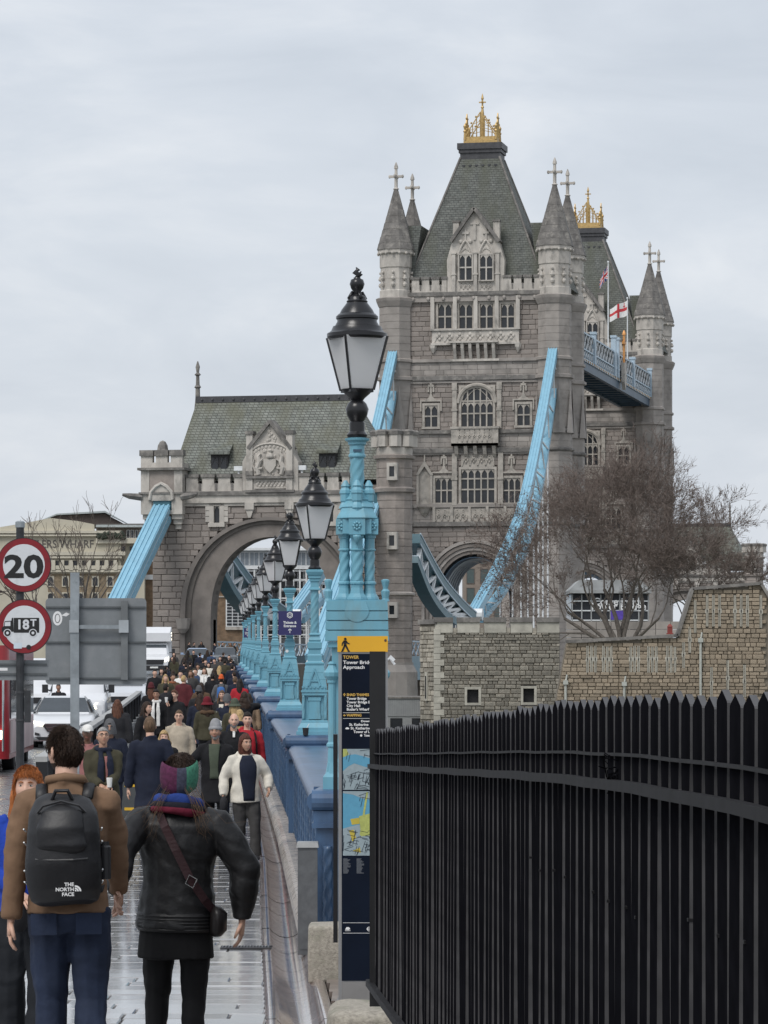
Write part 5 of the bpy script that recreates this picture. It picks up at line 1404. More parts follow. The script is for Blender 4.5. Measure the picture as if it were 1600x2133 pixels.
# ---- bare trees
m_bark = mat('bark', (.15,.13,.112), .9, .3, 4, bump=.4, bscale=12, bdist=.02)
m_twig = mat('twigs', (.165,.13,.112), .9, .2, 3)
def bare_tree(name, label, base, h, spread, seed, n_main=5, levels=6, lean=0.0, twigm=None, trunk_r=.35, bias=(0,0), first=.16, wide=.9, kids=(2,3), flat=1.0, cap=26000, seeds=True, tn=.020, ratio=(.58,.80), stem=(.30,.38)):
    rn = random.Random(seed); t = thing(name, label, 'tree', base)
    tr = MB(); br = MB(); tw = MB(); cnt = [0]
    def grow(p, d, L, r, lv):
        n = 4 if lv < 3 else 3 if lv < 5 else 2; pts = [p.copy()]; rs = [r]; q = p.copy(); dd = d.copy()
        for i in range(n):
            dd = (dd + Vector((rn.gauss(0,.16), rn.gauss(0,.16)*flat, rn.gauss(.04,.12)))).normalized(); q = q + dd*(L/n); pts.append(q.copy()); rs.append(r*(1-.36*(i+1)/n))
        tgt = tr if lv == 0 else br if lv < 4 else tw
        tgt.tube(pts, rs, 7 if lv == 0 else 5 if lv < 3 else 3, cap=False); cnt[0] += 1
        if lv >= levels or cnt[0] > cap/n_main: return
        k = rn.randint(*kids) + (1 if lv >= 2 else 0)
        for j in range(k):
            f = rn.uniform(.35, 1.0) if j else 1.0; idx = min(n, max(1, int(f*n+.5))); o = pts[idx]
            ax = dd.orthogonal().normalized(); ax = Quaternion(dd, rn.uniform(0, 2*math.pi)) @ ax
            nd = (Quaternion(ax, rn.uniform(.25, .85)*wide) @ dd); nd.y *= flat; nd.z += .06 if lv < 4 else .0; nd.normalize()
            grow(o, nd, L*rn.uniform(*ratio), max(rs[idx]*rn.uniform(.52,.72), tn), lv+1)
        if seeds and lv >= levels-1 and rn.random() < .22:
            e = pts[-1]; tw.sph((e.x, e.y, e.z-.12), .055, .055, .06, 4, 3)
    for i in range(n_main):
        a = (i+.5)/n_main*2-1; d = Vector((a*spread+rn.uniform(-.12,.12)+bias[0], rn.uniform(-.4,.4)*flat, 1.0+bias[1])).normalized()
        cnt[0] = 0; grow(Vector((a*trunk_r*2.0, rn.uniform(-.2,.2), 0)), d, h*rn.uniform(*stem), trunk_r*rn.uniform(.55,.8), 0)
    tr.lathe([(trunk_r*2.2,-6),(trunk_r*2.0,-.5),(trunk_r*1.7,.3),(trunk_r*1.2,.6)], 9)
    tr.build('trunk', m_bark, t, smooth=True); tag(br.build('branches', m_bark, t), kind='stuff'); tag(tw.build('twigs', twigm or m_twig, t), kind='stuff'); return t
bare_tree('bare_plane_tree', 'large bare plane tree spreading behind the old wall in front of the bridge tower', P(1290,1350,255), 19.0, 1.35, 11, 9, 8, trunk_r=.25, wide=1.0, bias=(.0,0), tn=.011, cap=58000, ratio=(.62,.86), stem=(.19,.25), kids=(2,2))
bare_tree('bare_tree', 'smaller bare tree at the far right in front of the distant gateway', P(1470,1345,262), 14.0, 1.0, 23, 6, 8, trunk_r=.18, kids=(2,2), tn=.011, cap=16000, ratio=(.62,.86), stem=(.19,.25))
bare_tree('upright_bare_tree', 'bare upright tree in front of the cream wharf building on the left', P(165,1300,330), 12.6, .75, 31, 8, 4, trunk_r=.17, wide=.5, kids=(2,2), seeds=False, tn=.022)
bare_tree('thin_bare_tree', 'thin bare tree behind the speed limit sign', P(60,1300,345), 8, .6, 37, 4, 5, trunk_r=.2, wide=.6, seeds=False, tn=.03)

# ---- far buildings
def facade(parent, x0, x1, z0, z1, y, cols, rows, wf, hf, m_f, m_p=None, arch=False, sill=True, div=1, name='window', zoff=.0):
    m_p = m_p or m_glass; cw = (x1-x0)/cols; rh = (z1-z0)/rows
    for i in range(cols):
        for j in range(rows):
            a = x0+cw*(i+.5-wf/2); b = x0+cw*(i+.5+wf/2); c = z0+rh*(j+.5-hf/2+zoff); d = z0+rh*(j+.5+hf/2+zoff); q = MB(); e = min(.12, cw*.06)
            q.box(a-e, a, y-.1, y+.1, c-e, d+e); q.box(b, b+e, y-.1, y+.1, c-e, d+e); q.box(a, b, y-.1, y+.1, d, d+e); q.box(a, b, y-.12, y+.1, c-e, c)
            for k in range(1, div): xx = a+(b-a)*k/div; q.box(xx-e*.4, xx+e*.4, y-.08, y, c, d)
            if arch: spandrel(q, a, b, c+(d-c)*.75, d, y-.08, y, False, 4, d-.02)
            f = q.build(name, m_f, parent); MB().box(a, b, y-.05, y-.02, c, d).build('pane', m_p, f)
m_cream = mat('cream_render', (.54,.50,.40), .8, .12, .3, col2=(.42,.38,.29), c2=(.5,.8), c2scale=.15)
m_creamd = mat('cream_trim', (.58,.54,.44), .75, .1, .4)
m_browng = mat('brown_penthouse', (.10,.085,.075), .7, .2, .5)
def wharf():
    D = 470; b = thing('wharf_building', 'cream wharf building with dark rooftop storey and painted lettering behind the signs', 'building', (0, D, 0))
    X = lambda p: PXX(p, D); Z = lambda p: CZ+(HY-p)/F*D
    MB().box(X(-60), X(252), 0, 18, -6, Z(1108)).build('wall', m_cream, b)
    q = MB(); q.prism([(X(-60),Z(1108)),(X(48),Z(1090)),(X(105),Z(1079)),(X(160),Z(1085)),(X(196),Z(1092)),(X(196),Z(1108))], 0, 1.0); q.build('parapet_wall', m_cream, b)
    MB().box(X(196), X(296), 4, 18, Z(1150), Z(1088)).build('penthouse', m_browng, b)
    q = MB(); q.prism([(X(78),Z(1083)),(X(110),Z(1070)),(X(212),Z(1066)),(X(244),Z(1083)),(X(244),Z(1092)),(X(78),Z(1090))], 6, 16); q.build('roof_storey', mat('dark_brick', (.07,.055,.05), .8), b)
    q = MB(); q.prism([(X(74),Z(1083)),(X(110),Z(1069)),(X(212),Z(1064)),(X(248),Z(1082)),(X(248),Z(1080)),(X(212),Z(1060)),(X(110),Z(1066)),(X(74),Z(1081))], 5.5, 16.5); q.build('roof', mat('grey_metal_roof', (.38,.42,.43), .5), b)
    MB().box(X(196), X(294), 3.2, 18, Z(1096), Z(1091)).build('penthouse_roof', mat('grey_metal_roof'), b)
    MB().box(X(200), X(300), -.4, 10, Z(1132), Z(1121)).build('terrace_parapet', m_creamd, b)
    MB().box(X(245), X(300), 1, 16, -6, Z(1132)).build('wing', m_cream, b); MB().box(X(256), X(345), 3, 16, -6, Z(1168)).build('brick_wing', brick_mat('brown_brick', (.24,.155,.09), (.20,.125,.075), (.17,.14,.11), .45, .15, .9, .3), b); MB().box(X(256), X(345), 2.8, 3.1, Z(1206), Z(1196)).build('wing_band', m_white, b)
    q = MB()
    for (y, h_) in ((1111,.35),(1117,.2),(1157,.5),(1163,.25),(1186,.5),(1192,.3)): q.box(X(-60), X(254+(8 if h_ > .4 else 0)), -.5, .1, Z(y), Z(y)+h_)
    q.build('cornice', m_creamd, b)
    facade(b, X(110), X(240), Z(1188), Z(1166), 0, 7, 1, .55, .8, m_creamd)
    facade(b, X(90), X(245), Z(1262), Z(1194), 0, 5, 2, .35, .55, m_creamd, arch=True)
    q = MB()
    for k in range(8): x = X(112+k*18.5); q.box(x-.25, x+.25, -.6, 0, Z(1188), Z(1167)); 
    q.build('pilaster', m_creamd, b)
    facade(b, X(247), X(298), Z(1150), Z(1134), 1, 3, 1, .45, .6, m_creamd)
    facade(b, X(258), X(294), Z(1120), Z(1100), 4, 4, 1, .6, .8, m_white)
    MB().box(X(100), X(250), .0-.03, .01, -6, Z(1195)).build('brick_storey', brick_mat('yellow_brick', (.30,.23,.15), (.25,.19,.12), (.2,.17,.13), .5, .16, .9, .3), b)
    o = text_mesh('BUTLERS WHARF', 1.62, mat('faded_letters', (.12,.11,.10), .8), 'lettering', b, (0,-.03,Z(1141)), sx=.95, ext=.01, bold=.02)
    bb = [Vector(c) for c in o.bound_box]; w = (max(v.x for v in bb)-min(v.x for v in bb)); tgt = (X(194)-X(90))*13/8.7
    o.scale = (tgt/w, (Z(1124)-Z(1141))/1.2, 1); o.location.x = X(194)-tgt
    q = MB(); rn = random.Random(4)
    for k in range(60): q.sph((X(205+rn.random()*55), -.6, Z(1119)+rn.uniform(-.1,.5)), rn.uniform(.15,.4), .3, rn.uniform(.15,.4), 5, 4)
    tag(q.build('terrace_planting', mat('dark_foliage', (.035,.045,.03), .8), b), kind='stuff')
wharf()
def hotel():
    D = 505; b = thing('glazed_block', 'white framed glass building seen through the gateway arch', 'building', (0, D, 0))
    X = lambda p: PXX(p, D); Z = lambda p: CZ+(HY-p)/F*D
    MB().box(X(430), X(760), 0, 12, -6, Z(1180)).build('wall', mat('grey_cladding', (.22,.235,.25), .5, .1, .3), b)
    MB().box(X(455), X(760), 1.5, 12, Z(1180), Z(1146)).build('upper_wall', mat('pale_cladding', (.50,.53,.55), .5, .1, .3), b)
    MB().box(X(450), X(765), .5, 12.5, Z(1146), Z(1141)).build('roof', m_white, b)
    MB().box(X(430), X(760), -1.2, 0, Z(1186), Z(1179)).build('balcony_slab', m_white, b)
    facade(b, X(460), X(755), Z(1179), Z(1148), 1.5, 15, 1, .84, .86, mat('mullion_grey', (.55,.57,.58), .5), mat('curtain_glass', (.20,.23,.26), .15), div=2)
    for k in range(8):
        q = MB(); z = Z(1188+k*19); q.box(X(430), X(760), -1.0, -.8, z-.18, z); q.build('floor_rail', m_white, b)
    for k in range(24):
        x = X(436+k*13.5); MB().box(x-.12, x+.12, -1.1, -.85, -2, Z(1187)).build('white_post', m_white, b)
    facade(b, X(430), X(760), Z(1330), Z(1188), 0, 13, 7, .86, .72, m_white, m_glass, div=2)
    for (a, c, e) in ((520,565,1187),):
        MB().beam((X(a+20),-1.4,Z(1199)), (X(c+5),-1.4,Z(1182)), .25).build('stair_brace', m_white, b)
hotel()
def brick_house():
    D = 440; b = thing('brown_brick_house', 'brown brick house with white sash windows beyond the gateway arch', 'building', (0, D, 0))
    X = lambda p: PXX(p, D); Z = lambda p: CZ+(HY-p)/F*D
    MB().box(X(405), X(520), 0, 10, -6, Z(1226)).build('wall', brick_mat('brown_brick', (.24,.155,.09), (.20,.125,.075), (.17,.14,.11), .45, .15, .9, .3), b)
    MB().box(X(404), X(521), -.3, 10.2, Z(1228), Z(1222)).build('cornice', m_port, b); MB().box(X(404), X(470), -.12, .1, Z(1244), Z(1242)).build('brick_band', m_port, b)
    for (a, c, y0, y1, cc) in ((427,434,1240,1300,2),(472,520,1250,1304,4)):
        q = MB(); q.box(X(a-1.5), X(c+1.5), -.15, .1, Z(y1+1.5), Z(y0-1.5)); f = q.build('window', m_white, b)
        for i in range(cc):
            for j in range(8): MB().box(X(a+(c-a)*i/cc)+.06, X(a+(c-a)*(i+1)/cc)-.06, -.2, -.16, Z(y1-(y1-y0)*j/8)+.06, Z(y1-(y1-y0)*(j+1)/8)-.06).build('pane', m_glass, f)
        MB().box(X(a-2), X(c+2), -.3, .1, Z(y1+8), Z(y1+2)).build('window_sill', m_port, f)
    q = MB(); cx, cz = X(431), Z(1334); q.prism([(cx+.75*math.cos(t), cz+1.1*math.sin(t)) for t in np.linspace(0, math.pi, 12)], -.15, .1); f = q.build('fanlight', m_white, b)
    for k in range(5):
        a0 = math.pi*k/5+.08; a1 = math.pi*(k+1)/5-.08; MB().prism([(cx,cz+.05),(cx+.6*math.cos(a0),cz+.95*math.sin(a0)),(cx+.6*math.cos(a1),cz+.95*math.sin(a1))], -.2, -.16).build('pane', m_glass, f)
brick_house()
def arch_block():
    D = 640; b = thing('brown_clad_block', 'brown panelled block with tall windows framed by the main tower arch', 'building', (0, D, 0))
    X = lambda p: PXX(p, D); Z = lambda p: CZ+(HY-p)/F*D
    MB().box(X(966), X(1080), 0, 12, -6, Z(1120)).build('wall', mat('brown_panels', (.26,.215,.18), .8, .15, .3), b)
    facade(b, X(966), X(1080), Z(1300), Z(1140), 0, 4, 4, .5, .72, mat('dark_frame', (.12,.10,.09), .6), mat('green_glass', (.10,.13,.13), .12))
    c = thing('grey_striped_block', 'grey block with thin vertical fins just left inside the main tower arch', 'building', (0, D+20, 0))
    X2 = lambda p: PXX(p, D+20); Z2 = lambda p: CZ+(HY-p)/F*(D+20)
    MB().box(X2(900), X2(956), 0, 10, -6, Z2(1170)).build('wall', mat('grey_cladding'), c)
    for k in range(14): x = X2(902+k*3.9); MB().box(x-.1, x+.1, -.3, 0, -6, Z2(1172)).build('fin', m_white, c)
    MB().box(X2(900), X2(956), -.35, .0, Z2(1218), Z2(1214)).build('floor_band', m_white, c)
arch_block()
def kiosk():
    D = 300; b = thing('ticket_hall', 'dark glazed ticket hall with white letters behind the bare tree', 'building', (0, D, 0))
    X = lambda p: PXX(p, D); Z = lambda p: CZ+(HY-p)/F*D
    MB().box(X(1190), X(1352), 0, 8, -6, Z(1238)).build('wall', m_glass, b); MB().box(X(1186), X(1356), -.6, 8.4, Z(1236), Z(1229)).build('roof_edge', mat('dull_steel', (.33,.34,.34), .6, .2, 1), b)
    MB().prism([(X(1186),Z(1229)),(X(1356),Z(1229)),(X(1335),Z(1208)),(X(1208),Z(1208))], 0, 8).build('roof', mat('dull_steel'), b)
    for k in range(9): x = X(1192+k*19.8); MB().box(x-.05, x+.05, -.12, 0, Z(1320), Z(1238)).build('glazing_bar', mat('dull_steel'), b)
    for y in (1252, 1272, 1292): MB().box(X(1190), X(1352), -.1, -.02, Z(y)-.05, Z(y)+.05).build('glazing_rail', m_white, b)
    text_mesh('Come inside', .85, m_swhite, 'lettering', b, (X(1235),-.2,Z(1260)), ext=.01, bold=.015); text_mesh('Tower Bridge', .85, m_swhite, 'lettering', b, (X(1228),-.2,Z(1270)), ext=.01, bold=.015)
    MB().box(X(1272), X(1303), -.18, -.12, Z(1291), Z(1272)).build('poster', mat('violet_poster', (.10,.06,.38), .5), b)
    for (px, D2) in ((1213, 303),):
        pass
    w = thing('stone_bank', 'pale stone retaining bank below the ticket hall', 'wall', (0, D-25, 0)); D2 = D-25
    for k in range(9):
        for j in range(3): MB().box(PXX(1180+k*31,D2)+.02, PXX(1180+(k+1)*31,D2)-.02, 0, 1.2, CZ+(HY-1345+j*17)/F*D2+.02, CZ+(HY-1345+(j+1)*17)/F*D2-.02).build('stone', m_ash, w)
    MB().box(PXX(1180,D2), PXX(1459,D2), .1, 1.1, -6, CZ+(HY-1345)/F*D2).build('bank_base', m_ash, w)
kiosk()
# ---------------------------------------------------------------- fence on the right
m_fence = mat('black_railing_paint', (.0085,.0085,.0105), .8, .3, 9, bump=.2, bscale=60, bdist=.002, spec=.0)
m_fedge = mat('skylit_pale_edge', (.058,.056,.058), .5, .35, 14)  # lighter grey paints the sky light caught on the pale edges
m_rail = mat('worn_rail_paint', (.017,.0165,.018), .6, .35, 14, spec=.12)
def fence():
    t = thing('spiked_fence', 'black fence of close flat spiked pales receding along the right side', 'fence', (0,0,0))
    fD = lambda x: 6660.0/(x-420); _tc = np.polyfit([760,781,880,1000,1110,1232,1400,1600,1800], [1522,1520,1506,1487,1470,1455,1445,1441,1442], 4); topy = lambda x: float(np.polyval(_tc, x))
    xs = np.linspace(779, 1900, 1200); pts = [Vector(((x-800)/F*fD(x), fD(x), CZ+(HY-topy(x))/F*fD(x))) for x in xs]
    sp = .152; path = [pts[0]]; acc = 0
    for a, b in zip(pts[:-1], pts[1:]):
        acc += (b-a).length
        if acc >= sp: path.append(b); acc -= sp
    hw, th = .061, .0062; H = 1.34
    q = MB()
    prof = [(-hw*.93,-H),(hw*.93,-H),(hw*.95,-.20),(hw*.86,-.185),(hw*.97,-.135),(hw,-.125),(hw*1.0,-.022),(hw*.92,-.018),(0,0),(-hw*.92,-.018),(-hw,-.022),(-hw,-.125),(-hw*.97,-.135),(-hw*.86,-.185),(-hw*.95,-.20)]
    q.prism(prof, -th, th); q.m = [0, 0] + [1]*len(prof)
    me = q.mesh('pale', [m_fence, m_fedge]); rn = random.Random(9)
    for i, p in enumerate(path):
        d = (path[min(i+1,len(path)-1)]-path[max(i-1,0)]); o = bpy.data.objects.new('pale', me)
        link(o, t, p + Vector((0,0,rn.uniform(-.008,.006))), (rn.uniform(-.006,.006), rn.uniform(-.004,.004), math.atan2(d.y, d.x)+rn.uniform(-.004,.004)))
    off = lambda p, d, o: Vector((p.x, p.y, 0)) + Vector((-d.y, d.x, 0)).normalized()*o
    for (name, dz, w, h, side, m) in (('top_rail', -.190, .020, .022, .024, m_rail), ('spacer_bar', -.125, .007, .007, .011, m_rail), ('bottom_rail', -H+.02, .03, .035, .028, m_rail)):
        q = MB(); ring = []; n = len(path); step = 3
        ids = list(range(0, n, step)); 
        if ids[-1] != n-1: ids.append(n-1)
        for i in ids:
            p = path[i]; d = (path[min(i+1,n-1)]-path[max(i-1,0)]); s = Vector((-d.y, d.x, 0)).normalized()
            if s.x > 0: s = -s
            c = p + s*side + Vector((0,0,dz + .0015*math.sin(i*.7)))
            ring.append([c+s*w/2+Vector((0,0,h/2)), c-s*w/2+Vector((0,0,h/2)), c-s*w/2-Vector((0,0,h/2)), c+s*w/2-Vector((0,0,h/2))])
        vs = [v for r in ring for v in r]
        q.add(vs, [(i*4+j, i*4+(j+1) % 4, (i+1)*4+(j+1) % 4, (i+1)*4+j) for i in range(len(ring)-1) for j in range(4)] + [(0,1,2,3)]); q.build(name, m, t)
    D = fD(783); x0, x1 = PXX(770,D), PXX(803,D); z1 = CZ+(HY-1357)/F*D
    q = MB(); q.box(x0, x1, D-.04, D+.05, z1-1.83, z1); q.build('end_post', mat('post_black', (.010,.010,.011), .5, .3, 8), t)
    # wire ties twisted round a few pales
    q = MB()
    for k in range(26):
        a = P(1278+rn.uniform(-16,22), 1590+rn.uniform(-18,48), fD(1290)-.03); q.tube([a, a+Vector((rn.uniform(-.012,.012), rn.uniform(-.02,.02), rn.uniform(-.02,.02))), a+Vector((rn.uniform(-.02,.02), rn.uniform(-.02,.02), rn.uniform(-.03,.01)))], .0016, 4)
    tag(q.build('wire_ties', m_fence, t), kind='stuff')
    for (px, py) in ((1110,1786),(1131,1813),(1158,1813),(1182,1827),(1240,1858),(1271,1877),(1308,1890),(1330,1911),(1440,1916),(1500,1949),(1557,1962)):
        a = P(px, py, fD(px)-.02); MB().cbox(a, 16/F*fD(px), .02, .006).build('pale_collar', m_rail, t)
fence()
# weathered granite coping stones at the fence foot
def boulder(c, sx, sy, sz, label, seed, m, corner=.35, rotz=0):
    me = bpy.data.meshes.new('granite_stone'); bm = bmesh.new(); bmesh.ops.create_cube(bm, size=1.0)
    bmesh.ops.bevel(bm, geom=bm.edges[:], offset=corner*.5, segments=3, affect='EDGES', profile=.6); bmesh.ops.subdivide_edges(bm, edges=bm.edges[:], cuts=1, use_grid_fill=True)
    for v in bm.verts:
        n = mnoise.noise(Vector((v.co.x*3+seed, v.co.y*3, v.co.z*3)))*.03; v.co += v.co.normalized()*n; v.co = Vector((v.co.x*sx, v.co.y*sy, v.co.z*sz))
    bm.to_mesh(me); bm.free(); me.materials.append(m); me.polygons.foreach_set('use_smooth', [True]*len(me.polygons))
    o = bpy.data.objects.new('granite_stone', me); link(o, None, c, (0,0,rotz)); return tag(o, label, 'stone', 'rough granite stones by the parapet end')
m_gran = mat('speckled_granite', (.33,.30,.25), .8, .35, 40, bump=.8, bscale=90, col2=(.13,.14,.09), c2=(.5,.75), c2scale=5, bdist=.008, detail=8)
boulder((PXX(676,28.2)+.10, 28.4, zg(28.3)+.20), .46, .55, .46, 'squared speckled granite block at the parapet end beside the metal cabinet', 1, m_gran, .16)
boulder((PXX(775,19.4), 19.6, CZ-1.98), .50, .9, .30, 'mossy rounded granite stone at the foot of the map totem', 2, m_gran, .5)
boulder((PXX(800,17.9), 17.9, CZ-2.02), .30, .5, .28, 'smaller round granite stone under the fence end', 5, m_gran, .7)
tag(MB().box(PXX(700,21.2), 2.6, 12, 21.9, CZ-2.9, CZ-2.004).build('fence_base', m_flag), kind='structure')
# metal cabinet
c = thing('metal_cabinet', 'slim galvanised metal cabinet standing in the gutter before the parapet', 'cabinet', (PXX(641,31.2), 31.2, zg(31.2)-.02))
m_galv = mat('galvanised_steel', (.15,.155,.16), .42, .25, 9, metal=.6, col2=(.14,.145,.15), c2=(.5,.8), c2scale=4)
q = MB(); q.box(-.085,.085,-.10,.14,0,.94); q.build('cabinet_body', m_galv, c)
q = MB(); q.box(-.064,.088,-.108,-.10,.05,.915); q.build('cabinet_door', m_galv, c)
q = MB(); q.frus(-.098,.098,-.118,.152,.94,-.09,.09,-.11,.145,.985); q.build('cabinet_lid', mat('galvanised_light', (.40,.40,.39), .4, .2, 9, metal=.5), c)

# ---------------------------------------------------------------- map totem
def totem():
    D = 21.3; s = D/F; o = P(705, 2095, D); t = thing('map_totem', 'tall dark blue wayfinding totem with yellow header, walking figure and street map', 'sign', o)
    Y = lambda y: (2095-y)*s; Xp = lambda x: (x-705)*s
    m_nv = mat('totem_navy', (.005,.009,.020), .45, .2, 4, spec=.12); m_yel = mat('totem_yellow', (.78,.42,.025), .38, .05, 3); m_al = mat('totem_aluminium', (.38,.38,.38), .35, .1, 5, metal=.7); m_gold_t = mat('totem_gold_text', (.72,.45,.10), .5)
    MB().box(Xp(705), Xp(808), 0, .10, 0, Y(1358)).build('totem_core', m_al, t)
    MB().box(Xp(712), Xp(803), -.006, 0, Y(2043), Y(1362)).build('totem_face', m_nv, t)
    MB().box(Xp(712), Xp(803), -.005, 0, Y(2094), Y(2045)).build('totem_foot', mat('totem_grey', (.22,.215,.21), .4), t)
    q = MB(); q.box(Xp(703), Xp(808), -.012, .112, Y(1358), Y(1325)); q.build('totem_header', m_yel, t)
    MB().box(Xp(694), Xp(703), .06, .16, Y(1965), Y(1530)).build('rear_post', m_blk, t)
    w = m_swhite; ys = -.0075
    # walking figure
    q = MB(); cx, cy = Xp(719), Y(1345); k = .0033
    for a in ((0,22,4),):
        q.lathe([(k*3.2,-.001),(k*3.2,.001)], 10) if False else None
    def seg(a, b, wd): q.beam((cx+a[0]*k, -.0135, cy+a[1]*k), (cx+b[0]*k, -.0135, cy+b[1]*k), wd*k, .002, (0,1,0))
    q.prism([(cx+2.4*k*math.cos(a)+.3*k, cy+12.2*k+2.4*k*math.sin(a)) for a in np.linspace(0, 2*math.pi, 12)[:-1]], -.0145, -.0125)
    seg((0,9.5),(0,0),5); seg((-.5,1),(-5,-10),3.2); seg((-5,-10),(-7,-10.5),2.2); seg((.8,1),(4,-5),3.2); seg((4,-5),(6.5,-10.5),3); seg((6,-10.5),(8.5,-9.7),2); seg((-1.5,9),(-5,4),2.4); seg((-5,4),(-5.5,0),2); seg((1.5,9),(4.5,4.5),2.4); seg((4.5,4.5),(8,3.5),2)
    q.build('walking_figure', m_blk, t)
    q = MB(); q.prism([(Xp(803)+2.6*s*math.cos(a), Y(1334)+3.0*s*math.sin(a)) for a in np.linspace(0, 2*math.pi, 12)[:-1]], -.0135, -.012); q.build('round_sticker', mat('sticker_brown', (.10,.05,.03), .6), t)
    def tx(txt, x, y, cap, m, wid=None, bold=.0006):
        e = cap*s/.70; ob = text_mesh(txt, e, m, 'lettering', t, (Xp(x), ys, Y(y)), ext=.0005, bold=bold)
        if wid:
            bb = [c[0] for c in ob.bound_box]; ob.scale = (wid*s/(max(bb)-min(bb)), 1, 1)
        return ob
    tx('TOWER', 714.8, 1372, 6.5, m_gold_t, 33); tx('Tower Bridge', 714.8, 1383, 7, w, 64); tx('Approach', 714.8, 1393, 7, w, 45)
    q = MB(); q.beam((Xp(717.5),ys,Y(1450)), (Xp(717.5),ys,Y(1446)), 2*s, .001, (0,1,0)); q.prism([(Xp(714.5),Y(1447.5)),(Xp(720.5),Y(1447.5)),(Xp(717.5),Y(1443.5))], ys-.0005, ys+.0005); q.build('arrow', m_gold_t, t)
    tx('SHAD THAMES', 722.3, 1449.7, 5.3, m_gold_t, 46.5); tx('Tower Bridge', 722.3, 1457.4, 5.2, w, 41.5); tx('Tower Bridge Exhibition', 722.3, 1465, 5.2, w, 75.5); tx('City Hall', 722.3, 1472.5, 5.2, w, 28); tx("Butler's Wharf", 722.3, 1480, 5.2, w, 46.5)
    for y in (1484.5, 1496.5, 1922, 1943.5): MB().box(Xp(714.5), Xp(798), ys-.0004, ys+.001, Y(y)-.001, Y(y)+.001).build('rule_line', w, t)
    tx('WAPPING', 722.3, 1492.3, 5.3, m_gold_t, 31); q = MB(); q.prism([(Xp(714.5),Y(1490)),(Xp(718),Y(1492.5)),(Xp(718),Y(1487.5))], ys-.0005, ys+.0005); q.beam((Xp(717),ys,Y(1490)), (Xp(720.5),ys,Y(1490)), 1.4*s, .001, (0,1,0)); q.build('arrow', m_gold_t, t)
    tx('Down steps', 752, 1504, 4, w, 37); tx('St. Katharine Docks', 727.5, 1511.6, 5.2, w, 62); tx('St. Katharine Pier', 730.5, 1519.2, 5.2, w, 57); tx('Tower of London', 736.5, 1526.7, 5.2, w, 53); tx('Tower Gateway', 758.5, 1534.2, 5.2, w, 31)
    q = MB(); q.beam((Xp(793),ys,Y(1500)), (Xp(796.5),ys,Y(1503.5)), 1.4*s, .001, (0,1,0)); q.prism([(Xp(797.5),Y(1504.5)),(Xp(793.5),Y(1504.5)),(Xp(797.5),Y(1500.5))], ys-.0005, ys+.0005); q.build('arrow', m_gold_t, t)
    q = MB(); q.prism([(Xp(719),Y(1517.5)),(Xp(721),Y(1519)),(Xp(726),Y(1519)),(Xp(728),Y(1517.5)),(Xp(725),Y(1515)),(Xp(722),Y(1515))], ys-.0005, ys+.0005); q.build('boat_symbol', w, t)
    q = MB(); q.prism([(Xp(752.5)+2.4*s*math.cos(a), Y(1532)+2.4*s*math.sin(a)) for a in np.linspace(0, 2*math.pi, 12)[:-1]], ys-.0005, ys+.0005); q.build('station_symbol', w, t)
    # maps
    mb_ = mat('map_water', (.11,.33,.48), .2, .06, 30); ml = mat('map_land', (.30,.37,.40), .2, .08, 60); mg = mat('map_green', (.42,.46,.14), .2, .15, 60); mr = mat('map_road', (.012,.02,.035), .3); my = mat('map_ochre', (.52,.42,.07), .2)
    rn = random.Random(12)
    for (y0, y1, kind) in ((1560,1645,0),(1648,1782,1)):
        MB().box(Xp(714.5), Xp(801), ys, ys+.001, Y(y1), Y(y0)).build('map_panel', ml if kind == 0 else mb_, t)
        q = MB(); yy = ys-.0006
        if kind == 0:
            MB().prism([(Xp(714.5),Y(1577)),(Xp(725),Y(1573)),(Xp(740),Y(1571)),(Xp(760),Y(1576)),(Xp(801),Y(1590)),(Xp(801),Y(1606)),(Xp(760),Y(1597)),(Xp(738),Y(1590)),(Xp(726),Y(1596)),(Xp(714.5),Y(1606))], yy, yy+.0005).build('map_river', mb_, t)
            MB().prism([(Xp(714.5),Y(1560)),(Xp(722),Y(1560)),(Xp(727),Y(1572)),(Xp(716),Y(1577)),(Xp(714.5),Y(1577))], yy-.0002, yy+.0003).build('map_park', mg, t)
        else:
            MB().prism([(Xp(714.5),Y(1648)),(Xp(801),Y(1648)),(Xp(801),Y(1668)),(Xp(757),Y(1664)),(Xp(735),Y(1655)),(Xp(714.5),Y(1652))], yy, yy+.0005).build('map_bank', ml, t)
            MB().prism([(Xp(714.5),Y(1726)),(Xp(728),Y(1722)),(Xp(745),Y(1718)),(Xp(801),Y(1720)),(Xp(801),Y(1782)),(Xp(714.5),Y(1782))], yy, yy+.0005).build('map_bank', ml, t)
            for pl in ([(727,1730),(737,1728),(742,1745),(734,1753)],[(748,1700),(772,1694),(772,1740),(752,1742)],[(730,1706),(749,1703),(749,1716),(733,1718)],[(735,1772),(750,1765),(752,1776)]): MB().prism([(Xp(a),Y(b)) for a, b in pl], yy-.0004, yy+.0002).build('map_block', my if pl[0][0] < 740 else mg, t)
            MB().beam((Xp(765),yy-.0006,Y(1650)), (Xp(751),yy-.0006,Y(1740)), 4*s, .0006, (0,1,0)).build('map_bridge', mg, t)
        for k in range(60 if kind == 0 else 70):
            if kind == 0: a = (rn.uniform(715,800), rn.uniform(1601,1644)) if k > 6 else (rn.uniform(724,800), rn.uniform(1561,1574))
            else: a = (rn.uniform(715,800), rn.uniform(1728,1780)) if k > 6 else (rn.uniform(740,800), rn.uniform(1649,1662))
            an = rn.choice((.25, .3, 1.75, 1.85, -.4)); L = rn.uniform(10, 26); b = (min(800,max(715,a[0]+L*math.cos(an))), min(y1-1,max(y0+1,a[1]+L*math.sin(an)*.8)))
            if kind == 0 and b[1] < 1598 and k > 6: continue
